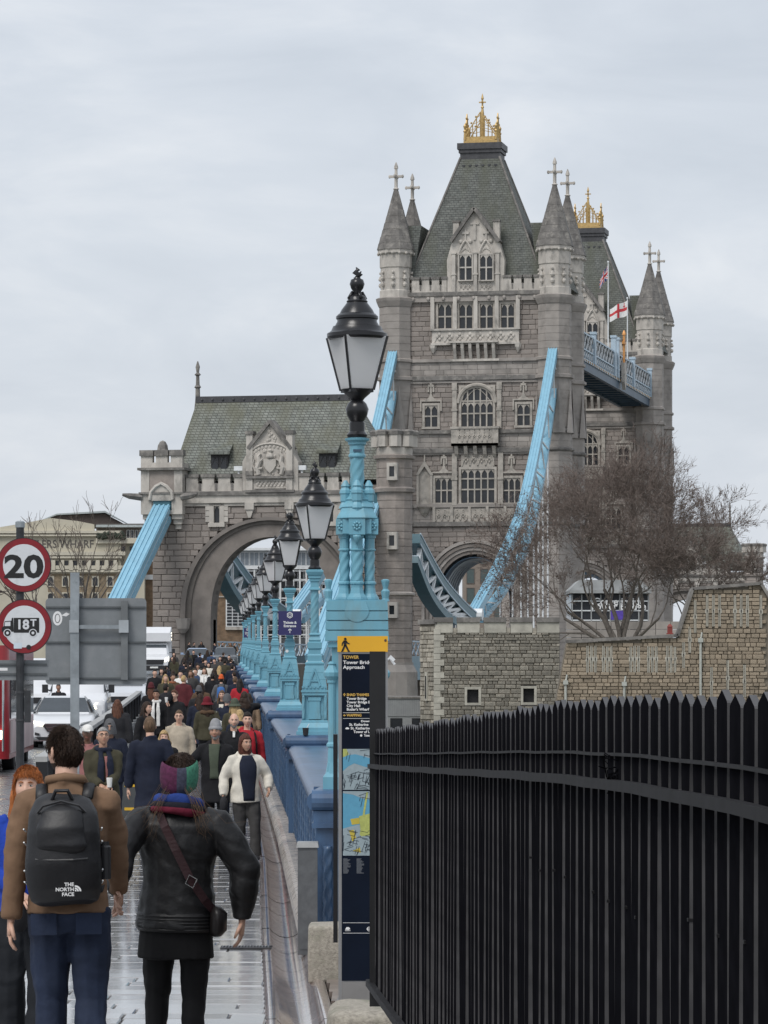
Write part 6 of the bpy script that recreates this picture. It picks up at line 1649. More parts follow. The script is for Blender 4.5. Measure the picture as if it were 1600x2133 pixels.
            q.beam((Xp(a[0]),yy-.0008,Y(a[1])), (Xp(b[0]),yy-.0008,Y(b[1])), 0.85*s, .0006, (0,1,0))
        tag(q.build('map_streets', mr, t), kind='stuff')
    q = MB()
    for c_ in (715, 743):
        for k in range(15): q.box(Xp(c_), Xp(c_+rn.uniform(8,16)), ys, ys+.001, Y(1789+k*2.1)-.0009, Y(1789+k*2.1)+.0009)
    tag(q.build('index_lines', mat('index_grey', (.28,.30,.33), .4), t), kind='stuff')
    q = MB(); q.prism([(Xp(719),Y(1936)),(Xp(722),Y(1931)),(Xp(727),Y(1931)),(Xp(730),Y(1935)),(Xp(726),Y(1937))], ys-.0004, ys+.001); q.box(Xp(719),Xp(730),ys-.0004,ys+.001,Y(1939),Y(1938)); q.build('authority_emblem', w, t)
    q = MB(); q.tube([(Xp(769)+4*s*math.cos(a), ys, Y(1935)+4*s*math.sin(a)) for a in np.linspace(0, 2*math.pi, 17)], .0022, 5); q.box(Xp(764),Xp(774),ys-.002,ys+.001,Y(1936),Y(1934)); q.build('roundel', w, t)
totem()
# CCTV camera on the hidden post behind the totem
c = thing('cctv_camera', 'small white security camera on a bracket right of the totem top', 'camera', P(808, 1372, 30.5))
q = MB(); q.beam((.015,0,.02), (.055,0,-.018), .03, .03); q.build('camera_body', m_white, c); q = MB(); q.tube([(-.03,0,-.02),(.02,0,.0),(.06,0,-.05)], .012, 6); q.cbox((-.03,0,-.01), .02, .06, .1); q.build('bracket', m_white, c)

# ---------------------------------------------------------------- road signs on the left
m_sred = mat('sign_red', (.23,.010,.017), .4, .12, 4, col2=(.13,.01,.014), c2=(.5,.8), c2scale=6); m_sface = mat('sign_face', (.66,.68,.70), .35, .06, 3, col2=(.48,.50,.51), c2=(.52,.8), c2scale=5); m_sblk = mat('sign_black', (.012,.012,.012), .4); m_sgrey = mat('sign_back_grey', (.20,.215,.225), .5, .12, 3, col2=(.26,.27,.28), c2=(.5,.8), c2scale=5)
m_post = mat('post_grey', (.30,.33,.35), .45, .2, 6, metal=.3, col2=(.2,.22,.23), c2=(.6,.8), c2scale=8); m_dpost = mat('post_dark', (.03,.032,.036), .45, .4, 12)
DS = 39.0; ss = DS/F
def disc(t, cy, name):
    def dd(r, y0, y1, m, n, nm): 
        MB().prism([(r*math.cos(a), cy+r*math.sin(a)) for a in np.linspace(0, 2*math.pi, n+1)[:-1]], y0, y1).build(nm, m, t)
    dd(57*ss, -.005, .02, m_blk, 48, 'sign_rim'); dd(55.5*ss, -.008, -.004, m_sred, 48, 'red_ring'); dd(43.5*ss, -.011, -.007, m_sface, 48, 'sign_face')
pole = thing('sign_pole', 'dark metal pole carrying the round speed and weight signs', 'pole', (PXX(42,DS+.06), DS+.06, zg(DS)-.05))
zb = zg(DS)-.05; zt = CZ+(HY-1087)*ss
q = MB(); q.tube([(0,0,0),(0,0,zt-zb)], 8.5*ss, 14); q.build('pole_shaft', m_dpost, pole); q = MB(); q.lathe([(10*ss,-.06),(10*ss,.0),(7*ss,.012)], 14, (0,0,zt-zb)); q.build('pole_cap', m_post, pole)
for y in (1442, 1500): q = MB(); q.lathe([(10*ss,-.012),(10*ss,.012)], 14, (0,0,CZ+(HY-y)*ss-zb)); q.build('clamp_band', m_iron, pole)
MB().box(9*ss, 22*ss, -.02, .05, CZ+(HY-1505)*ss-zb, CZ+(HY-1438)*ss-zb).build('side_box', m_dpost, pole)
t = thing('speed_limit_sign', 'round red and white 20 speed limit sign, upper of the two discs', 'sign', (PXX(50,DS), DS, CZ+(HY-1177)*ss), 0)
disc(t, 0, 'x'); o = text_mesh('20', 62*ss/.7, m_sblk, 'numerals', t, (0,-.0125,-27*ss), align='CENTER', ext=.001, bold=.016); bb = [c_[0] for c_ in o.bound_box]; o.scale = (82*ss/(max(bb)-min(bb)), 50*ss/(max(c_[1] for c_ in o.bound_box)-min(c_[1] for c_ in o.bound_box)), 1); o.location = (-(max(bb)+min(bb))/2*o.scale.x, -.0125, -25*ss)
t = thing('weight_limit_sign', 'round red and white sign with black lorry marked 18T, lower disc', 'sign', (PXX(51,DS), DS, CZ+(HY-1305)*ss), 0)
disc(t, 0, 'x')
q = MB(); y0, y1 = -.0125, -.0105; u = ss
q.box(-22*u, 31*u, y0, y1, -13*u, 18*u); q.prism([(-47*u,-11*u),(-47*u,-2*u),(-43*u,0),(-41*u,11*u),(-27*u,12*u),(-26*u,18*u),(-23*u,18*u),(-22*u,-11*u)], y0, y1); q.build('lorry_symbol', m_sblk, t)
MB().prism([(-41*u,1*u),(-40*u,9*u),(-29*u,10*u),(-29*u,1*u)], -.0135, -.0128).build('cab_window', m_sface, t)
for cx in (-35, 18):
    MB().prism([(cx*u+8.5*u*math.cos(a), -13.5*u+8.5*u*math.sin(a)) for a in np.linspace(0,2*math.pi,21)[:-1]], -.0142, -.0136).build('wheel_ring', m_sface, t); MB().prism([(cx*u+6.8*u*math.cos(a), -13.5*u+6.8*u*math.sin(a)) for a in np.linspace(0,2*math.pi,21)[:-1]], -.0148, -.0143).build('wheel', m_sblk, t); MB().prism([(cx*u+3*u*math.cos(a), -13.5*u+3*u*math.sin(a)) for a in np.linspace(0,2*math.pi,15)[:-1]], -.0154, -.0149).build('wheel_hub', m_sface, t)
o = text_mesh('18', 19*u/.7, m_sface, 'numerals', t, (-17*u,-.0136,-5*u), ext=.0005, bold=.005); text_mesh('T', 14*u/.7, m_sface, 'numerals', t, (13*u,-.0136,1*u), ext=.0005, bold=.003)
MB().box(-22*u,-5*u,-.0125,-.0118,-46*u,-34*u).build('paper_sticker', mat('sticker_pale', (.55,.62,.68), .6), t); MB().prism([(9*u+5*u*math.cos(a), -43*u+5*u*math.sin(a)) for a in np.linspace(0,2*math.pi,15)[:-1]], -.0125, -.0118).build('round_sticker', m_sblk, t)
t = thing('plate_back', 'narrow grey sign plate seen from behind, clamped low on the dark pole', 'sign', P(30, 1395, DS+.12), 0)
MB().box(-70*u,73*u,-.004,.004,-22*u,20*u).build('plate', m_sgrey, t)
for y in (11, -9): MB().box(-70*u,68*u,-.02,-.004,(y-2)*u,(y+2)*u).build('channel', mat('channel_dark', (.09,.10,.105), .5), t)
MB().box(-32*u,-14*u,-.006,-.0045,-2*u,4*u).build('maker_label', m_swhite, t)
# large direction sign, back view
DG = 42.5; g = DG/F
t = thing('large_sign_back', 'large grey direction sign seen from behind on a pale steel post', 'sign', (PXX(200,DG), DG, CZ+(HY-1336)*g), 0)
q = MB(); w, h, r = 105*g, 90*g, 9*g; pts = []
for (cx, cy, a0) in ((w-r,h-r,0),(-w+r,h-r,math.pi/2),(-w+r,-h+r,math.pi),(w-r,-h+r,1.5*math.pi)): pts += [(cx+r*math.cos(a0+k*math.pi/10), cy+r*math.sin(a0+k*math.pi/10)) for k in range(6)]
q.prism(pts, -.004, .004); q.build('sign_panel', m_sgrey, t)
for y in (71, -2, -77): MB().box(-104*g,103*g,-.025,-.004,(y-1.8)*g,(y+1.8)*g).build('channel', mat('channel_dark'), t)
MB().box(-52*g,-34*g,-.10,-.026,-560*g,143*g).build('post', m_post, t); MB().box(53*g,67*g,-.07,-.026,-80*g,84*g).build('stub_post', mat('stub_grey', (.15,.16,.165), .5), t)
MB().box(-36*g,55*g,-.09,-.06,26*g,34*g).build('cross_bar', m_post, t)
for x in (-43, 60): MB().box((x-11)*g,(x+9)*g,-.112,-.02,18*g,44*g).build('clamp', mat('clamp_pale', (.42,.45,.47), .4, metal=.3), t)
q = MB(); cx, cy = -80*g, 48*g
q.prism([(cx+10*g*math.cos(a), cy+15*g*math.sin(a)) for a in np.linspace(0,2*math.pi,20)[:-1]], -.006, -.0042); q.prism([(cx+8*g,cy+6*g),(cx+18*g,cy+12*g),(cx+26*g,cy+9*g),(cx+18*g,cy+4*g)], -.006, -.0042); q.build('winged_sticker', m_swhite, t)
q = MB(); q.tube([(cx+5*g*math.cos(a), -.0065, cy+9*g*math.sin(a)) for a in np.linspace(0,2*math.pi,20)], .004, 4); q.build('sticker_letter', m_sblk, t)

# ---------------------------------------------------------------- barrier along the kerb
def barrier():
    t = thing('kerb_barrier', 'black railed security barrier with pale flat top between footway and traffic', 'barrier', (0,0,0))
    bxx = lambda D: axis(D) - 4.35; m_top = mat('barrier_top', (.36,.36,.35), .5, .2, 3, col2=(.16,.15,.14), c2=(.56,.66), c2scale=5)
    D = 60.0; bal = []
    while D < 150:
        E = D+4.0-.02; q = MB(); z0, z1 = zg(D)+.88, zg(E)+.88
        q.add([(bxx(D)-.11,D,z0),(bxx(D)+.09,D,z0),(bxx(E)+.09,E,z1),(bxx(E)-.11,E,z1),(bxx(D)-.11,D,z0+.09),(bxx(D)+.09,D,z0+.09),(bxx(E)+.09,E,z1+.09),(bxx(E)-.11,E,z1+.09)], [(0,3,2,1),(4,5,6,7),(0,1,5,4),(1,2,6,5),(2,3,7,6),(3,0,4,7)])
        q.build('barrier_top', m_top, t); MB().box(bxx(D)-.1, bxx(D)+.1, D, D+.12, zg(D)-.1, z0).build('barrier_post', m_blk, t)
        MB().box(min(bxx(D),bxx(E))-.06, max(bxx(D),bxx(E))+.06, D, E, zg(D)-.1, zg(E)+.14).build('barrier_foot', mat('barrier_concrete', (.22,.22,.215), .5, .2, 3), t)
        k = D+.2
        while k < E: bal.append(k); k += .16 if D < 100 else .3
        D += 4.0
    for k in bal[:260]: MB().box(bxx(k)-.018, bxx(k)+.018, k-.012, k+.012, zg(k)+.1, zg(k)+.89).build('baluster', m_blk, t)
    q = MB()
    for k in bal[260:]: q.box(bxx(k)-.018, bxx(k)+.018, k-.012, k+.012, zg(k)+.1, zg(k)+.89)
    tag(q.build('balusters', m_blk, t), kind='stuff')
    # near end block with yellow bands
    b = thing('barrier_block', 'grey barrier end block with yellow bands behind the man in the long dark coat', 'barrier', (PXX(262,56), 56, zg(56)))
    MB().box(-.22,.22,0,3.2,0,1.02).build('block_body', mat('block_dark', (.07,.075,.078), .45, .2, 4), b); MB().box(-.26,.26,-.03,3.2,1.02,1.10).build('block_top', mat('block_top', (.50,.53,.54), .3, .15, 3), b)
    for z in (.62, .25): MB().box(-.02,.225,-.006,0,z,z+.045).build('yellow_band', mat('band_yellow', (.70,.42,.03), .5), b)
barrier()
# ---------------------------------------------------------------- vehicles
m_tyre = mat('tyre', (.015,.015,.016), .7); m_rim = mat('alloy', (.35,.35,.36), .35, metal=.8); m_wind = mat('car_glass', (.055,.065,.075), .06, .2, 2, spec=.6); m_trim = mat('black_trim', (.02,.02,.022), .45)
m_chr = mat('chrome', (.60,.61,.62), .15, metal=.9); m_lampoff = mat('headlight_glass', (.42,.44,.45), .12, .2, 12); m_lampon = mat('headlight_on', (.9,.85,.7), .2, emit=((1.0,.88,.62), 5.0)); m_plate = mat('number_plate', (.75,.75,.72), .4)
def ring(hw, zb, zt, rb, rt, n=5):
    "rounded half-section -> full ring of points (x,z), clockwise"
    h = []
    for i in range(n+1): a = -math.pi/2 + math.pi/2*i/n; h.append((hw-rb+rb*math.cos(a), zb+rb+rb*math.sin(a)))
    for i in range(n+1): a = math.pi/2*i/n; h.append((hw-rt+rt*math.cos(a), zt-rt+rt*math.sin(a)))
    return h + [(-x, z) for x, z in h[::-1]]
def loft(q, st):
    "st: list of (y, ring)"
    n = len(st[0][1]); vs = [(x, y, z) for y, r in st for x, z in r]
    q.add(vs, [(i*n+j, i*n+(j+1) % n, (i+1)*n+(j+1) % n, (i+1)*n+j) for i in range(len(st)-1) for j in range(n)] + [tuple(range(n)), tuple((len(st)-1)*n+j for j in range(n))[::-1]])
def wheel(t, x, y, r, w):
    ty = MB(); prof = [(r*.62,-w/2),(r*.95,-w/2),(r,-w*.35),(r,w*.35),(r*.95,w/2),(r*.62,w/2)]
    ty.lathe(prof, 22); o = ty.build('wheel', m_tyre, t, smooth=False, loc=(x,y,r), rot=(0,math.pi/2,0))
    q = MB(); q.lathe([(r*.6,-w*.42),(r*.6,w*.42)], 16); q.build('rim', m_rim, o); return o
def gquad(t, name, pts, m, th=.012, out=(0,-1,0)):
    q = MB(); o = Vector(out).normalized()*th; n = len(pts); q.add([Vector(p)+o for p in pts] + [Vector(p)-o for p in pts], [tuple(range(n)), tuple(range(n,2*n))[::-1]] + [(i, (i+1) % n, n+(i+1) % n, n+i) for i in range(n)]); return q.build(name, m, t)
def head(t, x, z, y, w, h, on, skew=.0, sg=1):
    pts = [(x-w/2,y,z-h/2),(x+w/2,y+abs(skew),z-h/2+sg*0),(x+w/2,y+abs(skew),z+h/2),(x-w/2,y,z+h/2)]
    gquad(t, 'headlight', pts, m_lampon if on else m_lampoff)
def car(px, D, label, paint, kind='saloon', lights=(1,1), plate='', name='parked_car', cat='car', dz=0.0, dx=0.0):
    W = {'saloon':.925,'van':1.0,'suv':.94,'mpv':.95}[kind]
    t = thing(name, label, cat, (PXX(px,D)+dx, D, zg(D)-.12+dz), .0466, 'vehicles queuing on the road')
    m = mat('paint_'+paint[0], paint[1], .28, .04, 1.5, coat=.6, metal=paint[2] if len(paint) > 2 else 0)
    q = MB()
    if kind in ('saloon',):
        st = [(0,.30,.62,.80),(.10,.22,.74,.88),(.35,.20,.82,.915),(.9,.19,.92,.925),(1.35,.19,.98,.925),(3.2,.19,1.0,.925),(4.2,.22,1.04,.915),(4.7,.3,1.0,.88),(4.85,.38,.9,.82)]
        loft(q, [(y, ring(w, a, b, .10, .14)) for y, a, b, w in st])
        gh = [(1.30,.93,.96,.80,.80),(1.95,.95,1.36,.84,.64),(2.35,.95,1.46,.85,.62),(3.1,.95,1.47,.85,.62),(3.7,.95,1.36,.84,.62),(4.3,.95,1.05,.80,.72)]
        hood_z, y_ws, roof = .98, 1.28, 1.46; wsl = [(-.74,1.40,.985),(.74,1.40,.985),(.60,2.05,1.39),(-.60,2.05,1.39)]
    elif kind == 'suv':
        st = [(0,.36,.80,.82),(.10,.26,.98,.90),(.4,.24,1.06,.93),(1.2,.24,1.14,.94),(3.6,.24,1.16,.94),(4.3,.3,1.15,.90)]
        loft(q, [(y, ring(w, a, b, .10, .14)) for y, a, b, w in st])
        gh = [(1.15,1.08,1.12,.82,.80),(1.75,1.1,1.58,.85,.66),(2.1,1.1,1.68,.86,.66),(3.6,1.1,1.68,.86,.66),(4.2,1.1,1.3,.84,.72)]; wsl = [(-.75,1.24,1.15),(.75,1.24,1.15),(.62,1.82,1.59),(-.62,1.82,1.59)]
    else:
        st = [(0,.38,.85,.84),(.08,.26,1.02,.94),(.3,.24,1.12,.985),(.75,.24,1.24,1.0),(1.1,.24,1.3,1.0),(4.9,.26,1.3,1.0),(5.0,.3,1.3,.98)]
        loft(q, [(y, ring(w, a, b, .10, .12)) for y, a, b, w in st])
        hh = 2.35 if kind == 'van' else 1.85
        gh = [(.85,1.18,1.24,.88,.86),(1.45,1.2,hh-.35,.93,.80),(1.9,1.2,hh-.06,.95,.80),(2.3,1.2,hh,.97,.82),(4.9,1.2,hh,.97,.84),(5.0,1.2,hh-.1,.95,.80)]; wsl = [(-.80,.95,1.27),(.80,.95,1.27),(.74,1.50,hh-.42),(-.74,1.50,hh-.42)]
    shade(q.build('body', m, t))
    q = MB(); loft(q, [(y, [(w0, a), (w0, a+.01), (w1+.03, b-.10), (w1-.06, b), (-w1+.06, b), (-w1-.03, b-.10), (-w0, a+.01), (-w0, a)]) for y, a, b, w0, w1 in gh]); shade(q.build('cabin', m, t))
    nrm = (Vector(wsl[1])-Vector(wsl[0])).cross(Vector(wsl[3])-Vector(wsl[0])).normalized()
    if nrm.y > 0: nrm = -nrm
    gquad(t, 'windscreen', [Vector(p)+nrm*.03 for p in wsl], m_wind, .008, nrm)
    for s in (-1, 1):
        ys = (1.75, 2.9, 3.9) if kind != 'van' else (1.5, 2.4, 2.4); zb_ = wsl[0][2]+.04; zt_ = wsl[2][2]-.02
        gquad(t, 'side_window', [(s*(W-.055),ys[0]-.3,zb_),(s*(W-.055),ys[1],zb_),(s*(W-.24),ys[1],zt_),(s*(W-.24),ys[0]+.25,zt_)], m_wind, .02, (s,0,.3))
        q = MB(); q.cbox((s*(W+.12), wsl[0][1]+.35, zb_+.10), .20, .10, .14 if kind != 'van' else .28); q.beam((s*(W-.05), wsl[0][1]+.38, zb_+.03), (s*(W+.08), wsl[0][1]+.38, zb_+.07), .05); q.build('mirror', m if kind != 'van' else m_trim, t)
        for y in ((.85, 3.75) if kind == 'saloon' else (.8, 3.4) if kind == 'suv' else (.85, 4.1)): wheel(t, s*(W-.11), y, .33, .22)
    f = -.012; zt0 = {'saloon':.66,'suv':.80,'van':.88,'mpv':.88}[kind]
    if kind == 'saloon':
        MB().prism([(-.46,.70),(.46,.70),(.52,.64),(.40,.47),(-.40,.47),(-.52,.64)], -.05, .1).build('grille', m_trim, t)
        for k in range(5): MB().box(-.47+.02*k, .47-.02*k, -.062, -.05, .665-k*.042, .678-k*.042).build('grille_bar', m_chr, t)
        MB().prism([(-.75,.32),(.75,.32),(.60,.22),(-.60,.22)], -.04, .1).build('lower_intake', m_trim, t); MB().box(-.78,.78,-.055,.05,.20,.225).build('bumper_lip', m_chr, t)
        for s, on in ((-1,lights[0]),(1,lights[1])):
            gquad(t, 'headlight', [(s*.52,-.02,.66),(s*.86,.16,.70),(s*.84,.14,.78),(s*.56,.02,.72)], m_lampon if on else m_lampoff, .03); gquad(t, 'fog_lamp', [(s*.62,-.03,.36),(s*.80,.05,.38),(s*.80,.05,.46),(s*.62,-.03,.42)], m_trim, .03)
    else:
        MB().prism([(-.5,zt0),(.5,zt0),(.42,zt0-.22),(-.42,zt0-.22)], -.04, .1).build('grille', m_trim, t); MB().box(-.8,.8,-.03,.1,.28,.50).build('bumper', m_trim, t)
        for s, on in ((-1,lights[0]),(1,lights[1])): gquad(t, 'headlight', [(s*.56,.0,zt0-.16),(s*.90,.10,zt0-.10),(s*.90,.16,zt0+.14),(s*.60,.04,zt0+.02)], m_lampon if on else m_lampoff, .04)
    MB().box(-.26,.26,-.075,-.05,.40,.51).build('number_plate', m_plate, t)
    if plate: text_mesh(plate, .115, m_sblk, 'lettering', t, (-.24,-.077,.42), ext=.0005, bold=.001)
    return t
car(128, 101, 'white saloon with headlights on, nearest car facing the camera by the kerb', ('white', (.72,.73,.75)), 'saloon', (1,0), 'AK16')
car(160, 119, 'white van close behind the white saloon, its right headlight lit', ('white',(.72,.73,.75)), 'van', (0,1), name='parked_van', cat='van')
car(252, 134, 'silver white people carrier with a lit headlight next to the kerb barrier', ('silver', (.62,.64,.67), .1), 'mpv', (0,1))
car(58, 132, 'white van at the left behind the dark sign pole', ('white',(.72,.73,.75)), 'van', (0,0), name='parked_van', cat='van')
car(411, 245, 'pale blue grey car far along the road behind the crowd', ('bluegrey', (.30,.40,.56), .2), 'suv', (0,0))
car(469, 258, 'dark grey car far along the road nearest the lamp columns', ('darkgrey', (.07,.08,.09), .2), 'suv', (0,0))
def box_van():
    D = 231; t = thing('box_van', 'white box van with headlights on coming off the bridge', 'van', (PXX(321,D), D, zg(D)-.12), .05, 'vehicles queuing on the road'); m = mat('paint_white'); W = 1.02
    q = MB(); loft(q, [(y, ring(w, a, b, .08, .14)) for y, a, b, w in ((0,.42,.95,.88),(.08,.30,1.1,.98),(.35,.28,1.22,1.01),(.85,.28,1.36,1.02),(2.3,.28,1.4,1.02))]); shade(q.build('body', m, t))
    q = MB(); loft(q, [(y, [(w0,a),(w0,a+.01),(w1,b-.1),(w1-.08,b),(-w1+.08,b),(-w1,b-.1),(-w0,a+.01),(-w0,a)]) for y, a, b, w0, w1 in ((.8,1.28,1.36,.92,.9),(1.4,1.3,2.0,.97,.85),(1.8,1.3,2.2,.98,.86),(2.3,1.3,2.25,.98,.86))]); shade(q.build('cabin', m, t))
    gquad(t, 'windscreen', [(-.84,.88,1.38),(.84,.88,1.38),(.78,1.38,1.98),(-.78,1.38,1.98)], m_wind, .02)
    q = MB(); q.box(-1.1,1.1,2.0,6.2,.9,3.15); q.build('box_body', m, t); q = MB(); q.add([(-1.08,1.2,2.2),(1.08,1.2,2.2),(1.1,2.0,2.1),(-1.1,2.0,2.1),(-1.0,1.15,2.75),(1.0,1.15,2.75),(1.1,2.0,3.15),(-1.1,2.0,3.15)], [(0,3,2,1),(4,5,6,7),(0,1,5,4),(1,2,6,5),(3,0,4,7)]); q.build('air_deflector', m, t)
    MB().prism([(-.66,1.0),(.66,1.0),(.58,.68),(-.58,.68)], -.05, .1).build('grille', m_trim, t); MB().box(-.98,.98,-.03,.1,.30,.62).build('bumper', m_trim, t)
    for s in (-1, 1): gquad(t, 'headlight', [(s*.68,.0,.86),(s*.95,.08,.92),(s*.95,.12,1.18),(s*.72,.04,1.06)], m_lampon, .04); wheel(t, s*.9, .9, .36, .24); wheel(t, s*.9, 4.6, .36, .3); q = MB(); q.cbox((s*1.25,1.2,1.55), .2, .12, .34); q.beam((s*.98,1.25,1.45), (s*1.2,1.22,1.5), .05); q.build('mirror', m_trim, t)
    MB().box(-.26,.26,-.075,-.05,.44,.55).build('number_plate', m_plate, t)
    for (z, w) in ((2.7,.10),(2.55,.08),(2.3,.09)): MB().box(1.1, 1.115, 2.9, 2.9+w*2, z, z+w).build('marker_lamp', m_lampon, t)
box_van()
def bus():
    D = 82; t = thing('red_bus', 'red bus at the left edge, only its front corner and side showing', 'bus', (PXX(18,D)-1.25, D, zg(D)-.12), .0466, 'vehicles queuing on the road'); m = mat('bus_red', (.36,.02,.028), .3, .06, 1, coat=.5)
    q = MB(); r = .28; pts = [(1.25,11),(1.25,.0+r)] + [(1.25-r+r*math.cos(a), r-r*math.sin(a)) for a in np.linspace(0, math.pi/2, 7)] + [(-1.25+r-r*math.sin(a), r-r*math.cos(a)) for a in np.linspace(0, math.pi/2, 7)] + [(-1.25,11)]
    q.prism(pts, .32, 2.95, 'z'); q.build('body', m, t)
    gquad(t, 'windscreen', [(-1.0,-.01,1.15),(1.0,-.01,1.15),(1.0,-.01,2.6),(-1.0,-.01,2.6)], m_wind, .03)
    MB().box(1.2,1.275,.55,10.5,1.25,2.45).build('side_window', m_wind, t); MB().box(1.2,1.27,.5,10.6,.45,1.2).build('side_advert', mat('advert_pink', (.62,.50,.50), .5, .2, .8), t)
    q = MB(); q.tube([(1.12,-.05,.5),(1.12,-.05,2.4)], .03, 8); q.build('door_rail', m_chr, t)
    for x in (-.95, .95): gquad(t, 'headlight', [(x-.14,-.02,.78),(x+.14,-.0,.78),(x+.14,-.0,.98),(x-.14,-.02,.98)], m_lampon, .03)
    MB().cbox((1.48,.0,2.1), .22, .14, .4).build('mirror', m_trim, t); 
    for s in (-1, 1): wheel(t, s*1.1, 2.4, .48, .28); wheel(t, s*1.1, 8.2, .48, .28)
    for z in (.62,.86): MB().prism([(.9+.1*math.cos(a), z+.1*math.sin(a)) for a in np.linspace(0,2*math.pi,15)[:-1]], -.03, -.012).build('round_sticker', mat('sticker_blue', (.12,.30,.62), .5), t) if z < .8 else None
bus()
# street lamp post between the cars and the gateway
# ---------------------------------------------------------------- people
def remesh(q, vox, sm=3, fac=.6):
    me = bpy.data.meshes.new('tmp'); me.from_pydata(q.v, [], q.f)
    bm = bmesh.new(); bm.from_mesh(me); bmesh.ops.recalc_face_normals(bm, faces=bm.faces[:]); bm.to_mesh(me); bm.free()
    ob = bpy.data.objects.new('tmp', me)
    m = ob.modifiers.new('r', 'REMESH'); m.mode = 'VOXEL'; m.voxel_size = vox; m.use_smooth_shade = True
    if sm: s = ob.modifiers.new('s', 'SMOOTH'); s.iterations = sm; s.factor = fac
    out = evaluated_mesh(ob); bpy.data.objects.remove(ob); bpy.data.meshes.remove(me)
    out.polygons.foreach_set('use_smooth', [True]*len(out.polygons)); return out
def folds(me, amp, sc=9.0, seed=0, st=(1,1,.45)):
    n = len(me.vertices); co = np.empty(n*3); me.vertices.foreach_get('co', co); co = co.reshape(-1,3); no = np.empty(n*3); me.vertices.foreach_get('normal', no); no = no.reshape(-1,3)
    rs = np.random.RandomState(seed); d = np.zeros(n)
    for k in range(7):
        w = rs.normal(size=3); w[2] *= .9; w = w/np.linalg.norm(w)*sc*rs.uniform(.6,1.8); ph = rs.uniform(0, 6.28); w2 = rs.normal(size=3)*sc*.5
        d += np.sin(co@w + ph + 1.6*np.sin(co@w2+ph*2))
    co += no*(d*amp/3.0)[:,None]; me.vertices.foreach_set('co', co.ravel()); me.update()
def etube(q, secs, n=14):
    "elliptical loft: secs = (cx, cy, cz, rx, ry)"
    vs = [(c[0]+c[3]*math.cos(2*math.pi*j/n), c[1]+c[4]*math.sin(2*math.pi*j/n), c[2]) for c in secs for j in range(n)]; k = len(secs)
    q.add(vs, [(i*n+j, i*n+(j+1) % n, (i+1)*n+(j+1) % n, (i+1)*n+j) for i in range(k-1) for j in range(n)] + [tuple(range(n))[::-1], tuple((k-1)*n+j for j in range(n))])
def head_pts(nu, nv, c, female=False):
    g = np.zeros((nv+1, nu, 3))
    for i in range(nv+1):
        t = -math.pi/2 + math.pi*i/nv
        for j in range(nu):
            a = 2*math.pi*j/nu - math.pi/2          # j=0 faces -y
            ct = math.cos(t); dx, dy, dz = ct*math.cos(a), ct*math.sin(a), math.sin(t)
            x, y, z = dx*.074, dy*(.093 if dy < 0 else .100), dz*.118
            if z < 0:
                k = (-z/.118); x *= 1-.34*k**1.6; y = y*(1-.22*k**2) - .012*k if dy < 0 else y*(1-.45*k**1.4)
            f = max(0, -dy)
            if f > .2:
                nz_ = math.exp(-(x/.012)**2)*math.exp(-((z+.026)/.017)**2)*.024 + math.exp(-(x/.010)**2)*math.exp(-((z-.0)/.024)**2)*.010
                ey = sum(math.exp(-((x-s*.031)/.015)**2)*math.exp(-((z-.010)/.012)**2) for s in (-1,1))*.010
                br = math.exp(-((z-.030)/.010)**2)*.004
                lp = math.exp(-(x/.022)**2)*math.exp(-((z+.060)/.009)**2)*.007 - math.exp(-(x/.02)**2)*math.exp(-((z+.0595)/.0025)**2)*.003
                ch = math.exp(-(x/.022)**2)*math.exp(-((z+.100)/.016)**2)*.008
                ck = sum(math.exp(-((x-s*.045)/.02)**2)*math.exp(-((z+.022)/.02)**2) for s in (-1,1))*.005
                y -= (nz_-ey+br+lp+ch+ck)
            g[i, j] = (c[0]+x, c[1]+y, c[2]+z)
    return g
def add_grid(q, g, mask=None):
    nv, nu = g.shape[0]-1, g.shape[1]; o = len(q.v); q.v.extend([tuple(p) for p in g.reshape(-1,3)])
    for i in range(nv):
        for j in range(nu):
            if mask is None or (mask[i,j] and mask[i+1,j] and mask[i,(j+1) % nu] and mask[i+1,(j+1) % nu]): q.f.append([o+i*nu+j, o+i*nu+(j+1) % nu, o+(i+1)*nu+(j+1) % nu, o+(i+1)*nu+j]); q.m.append(q.cm)
def ik(s, w, l1, l2, hint):
    s, w = Vector(s), Vector(w); d = w-s; L = min(d.length, (l1+l2)*.998); d = d.normalized(); w = s+d*L
    a = (l1*l1-l2*l2+L*L)/(2*L); h = math.sqrt(max(0, l1*l1-a*a)); hv = Vector(hint); hv = hv-d*hv.dot(d); hv = hv.normalized() if hv.length > 1e-5 else d.orthogonal().normalized()
    return s+d*a+hv*h, w
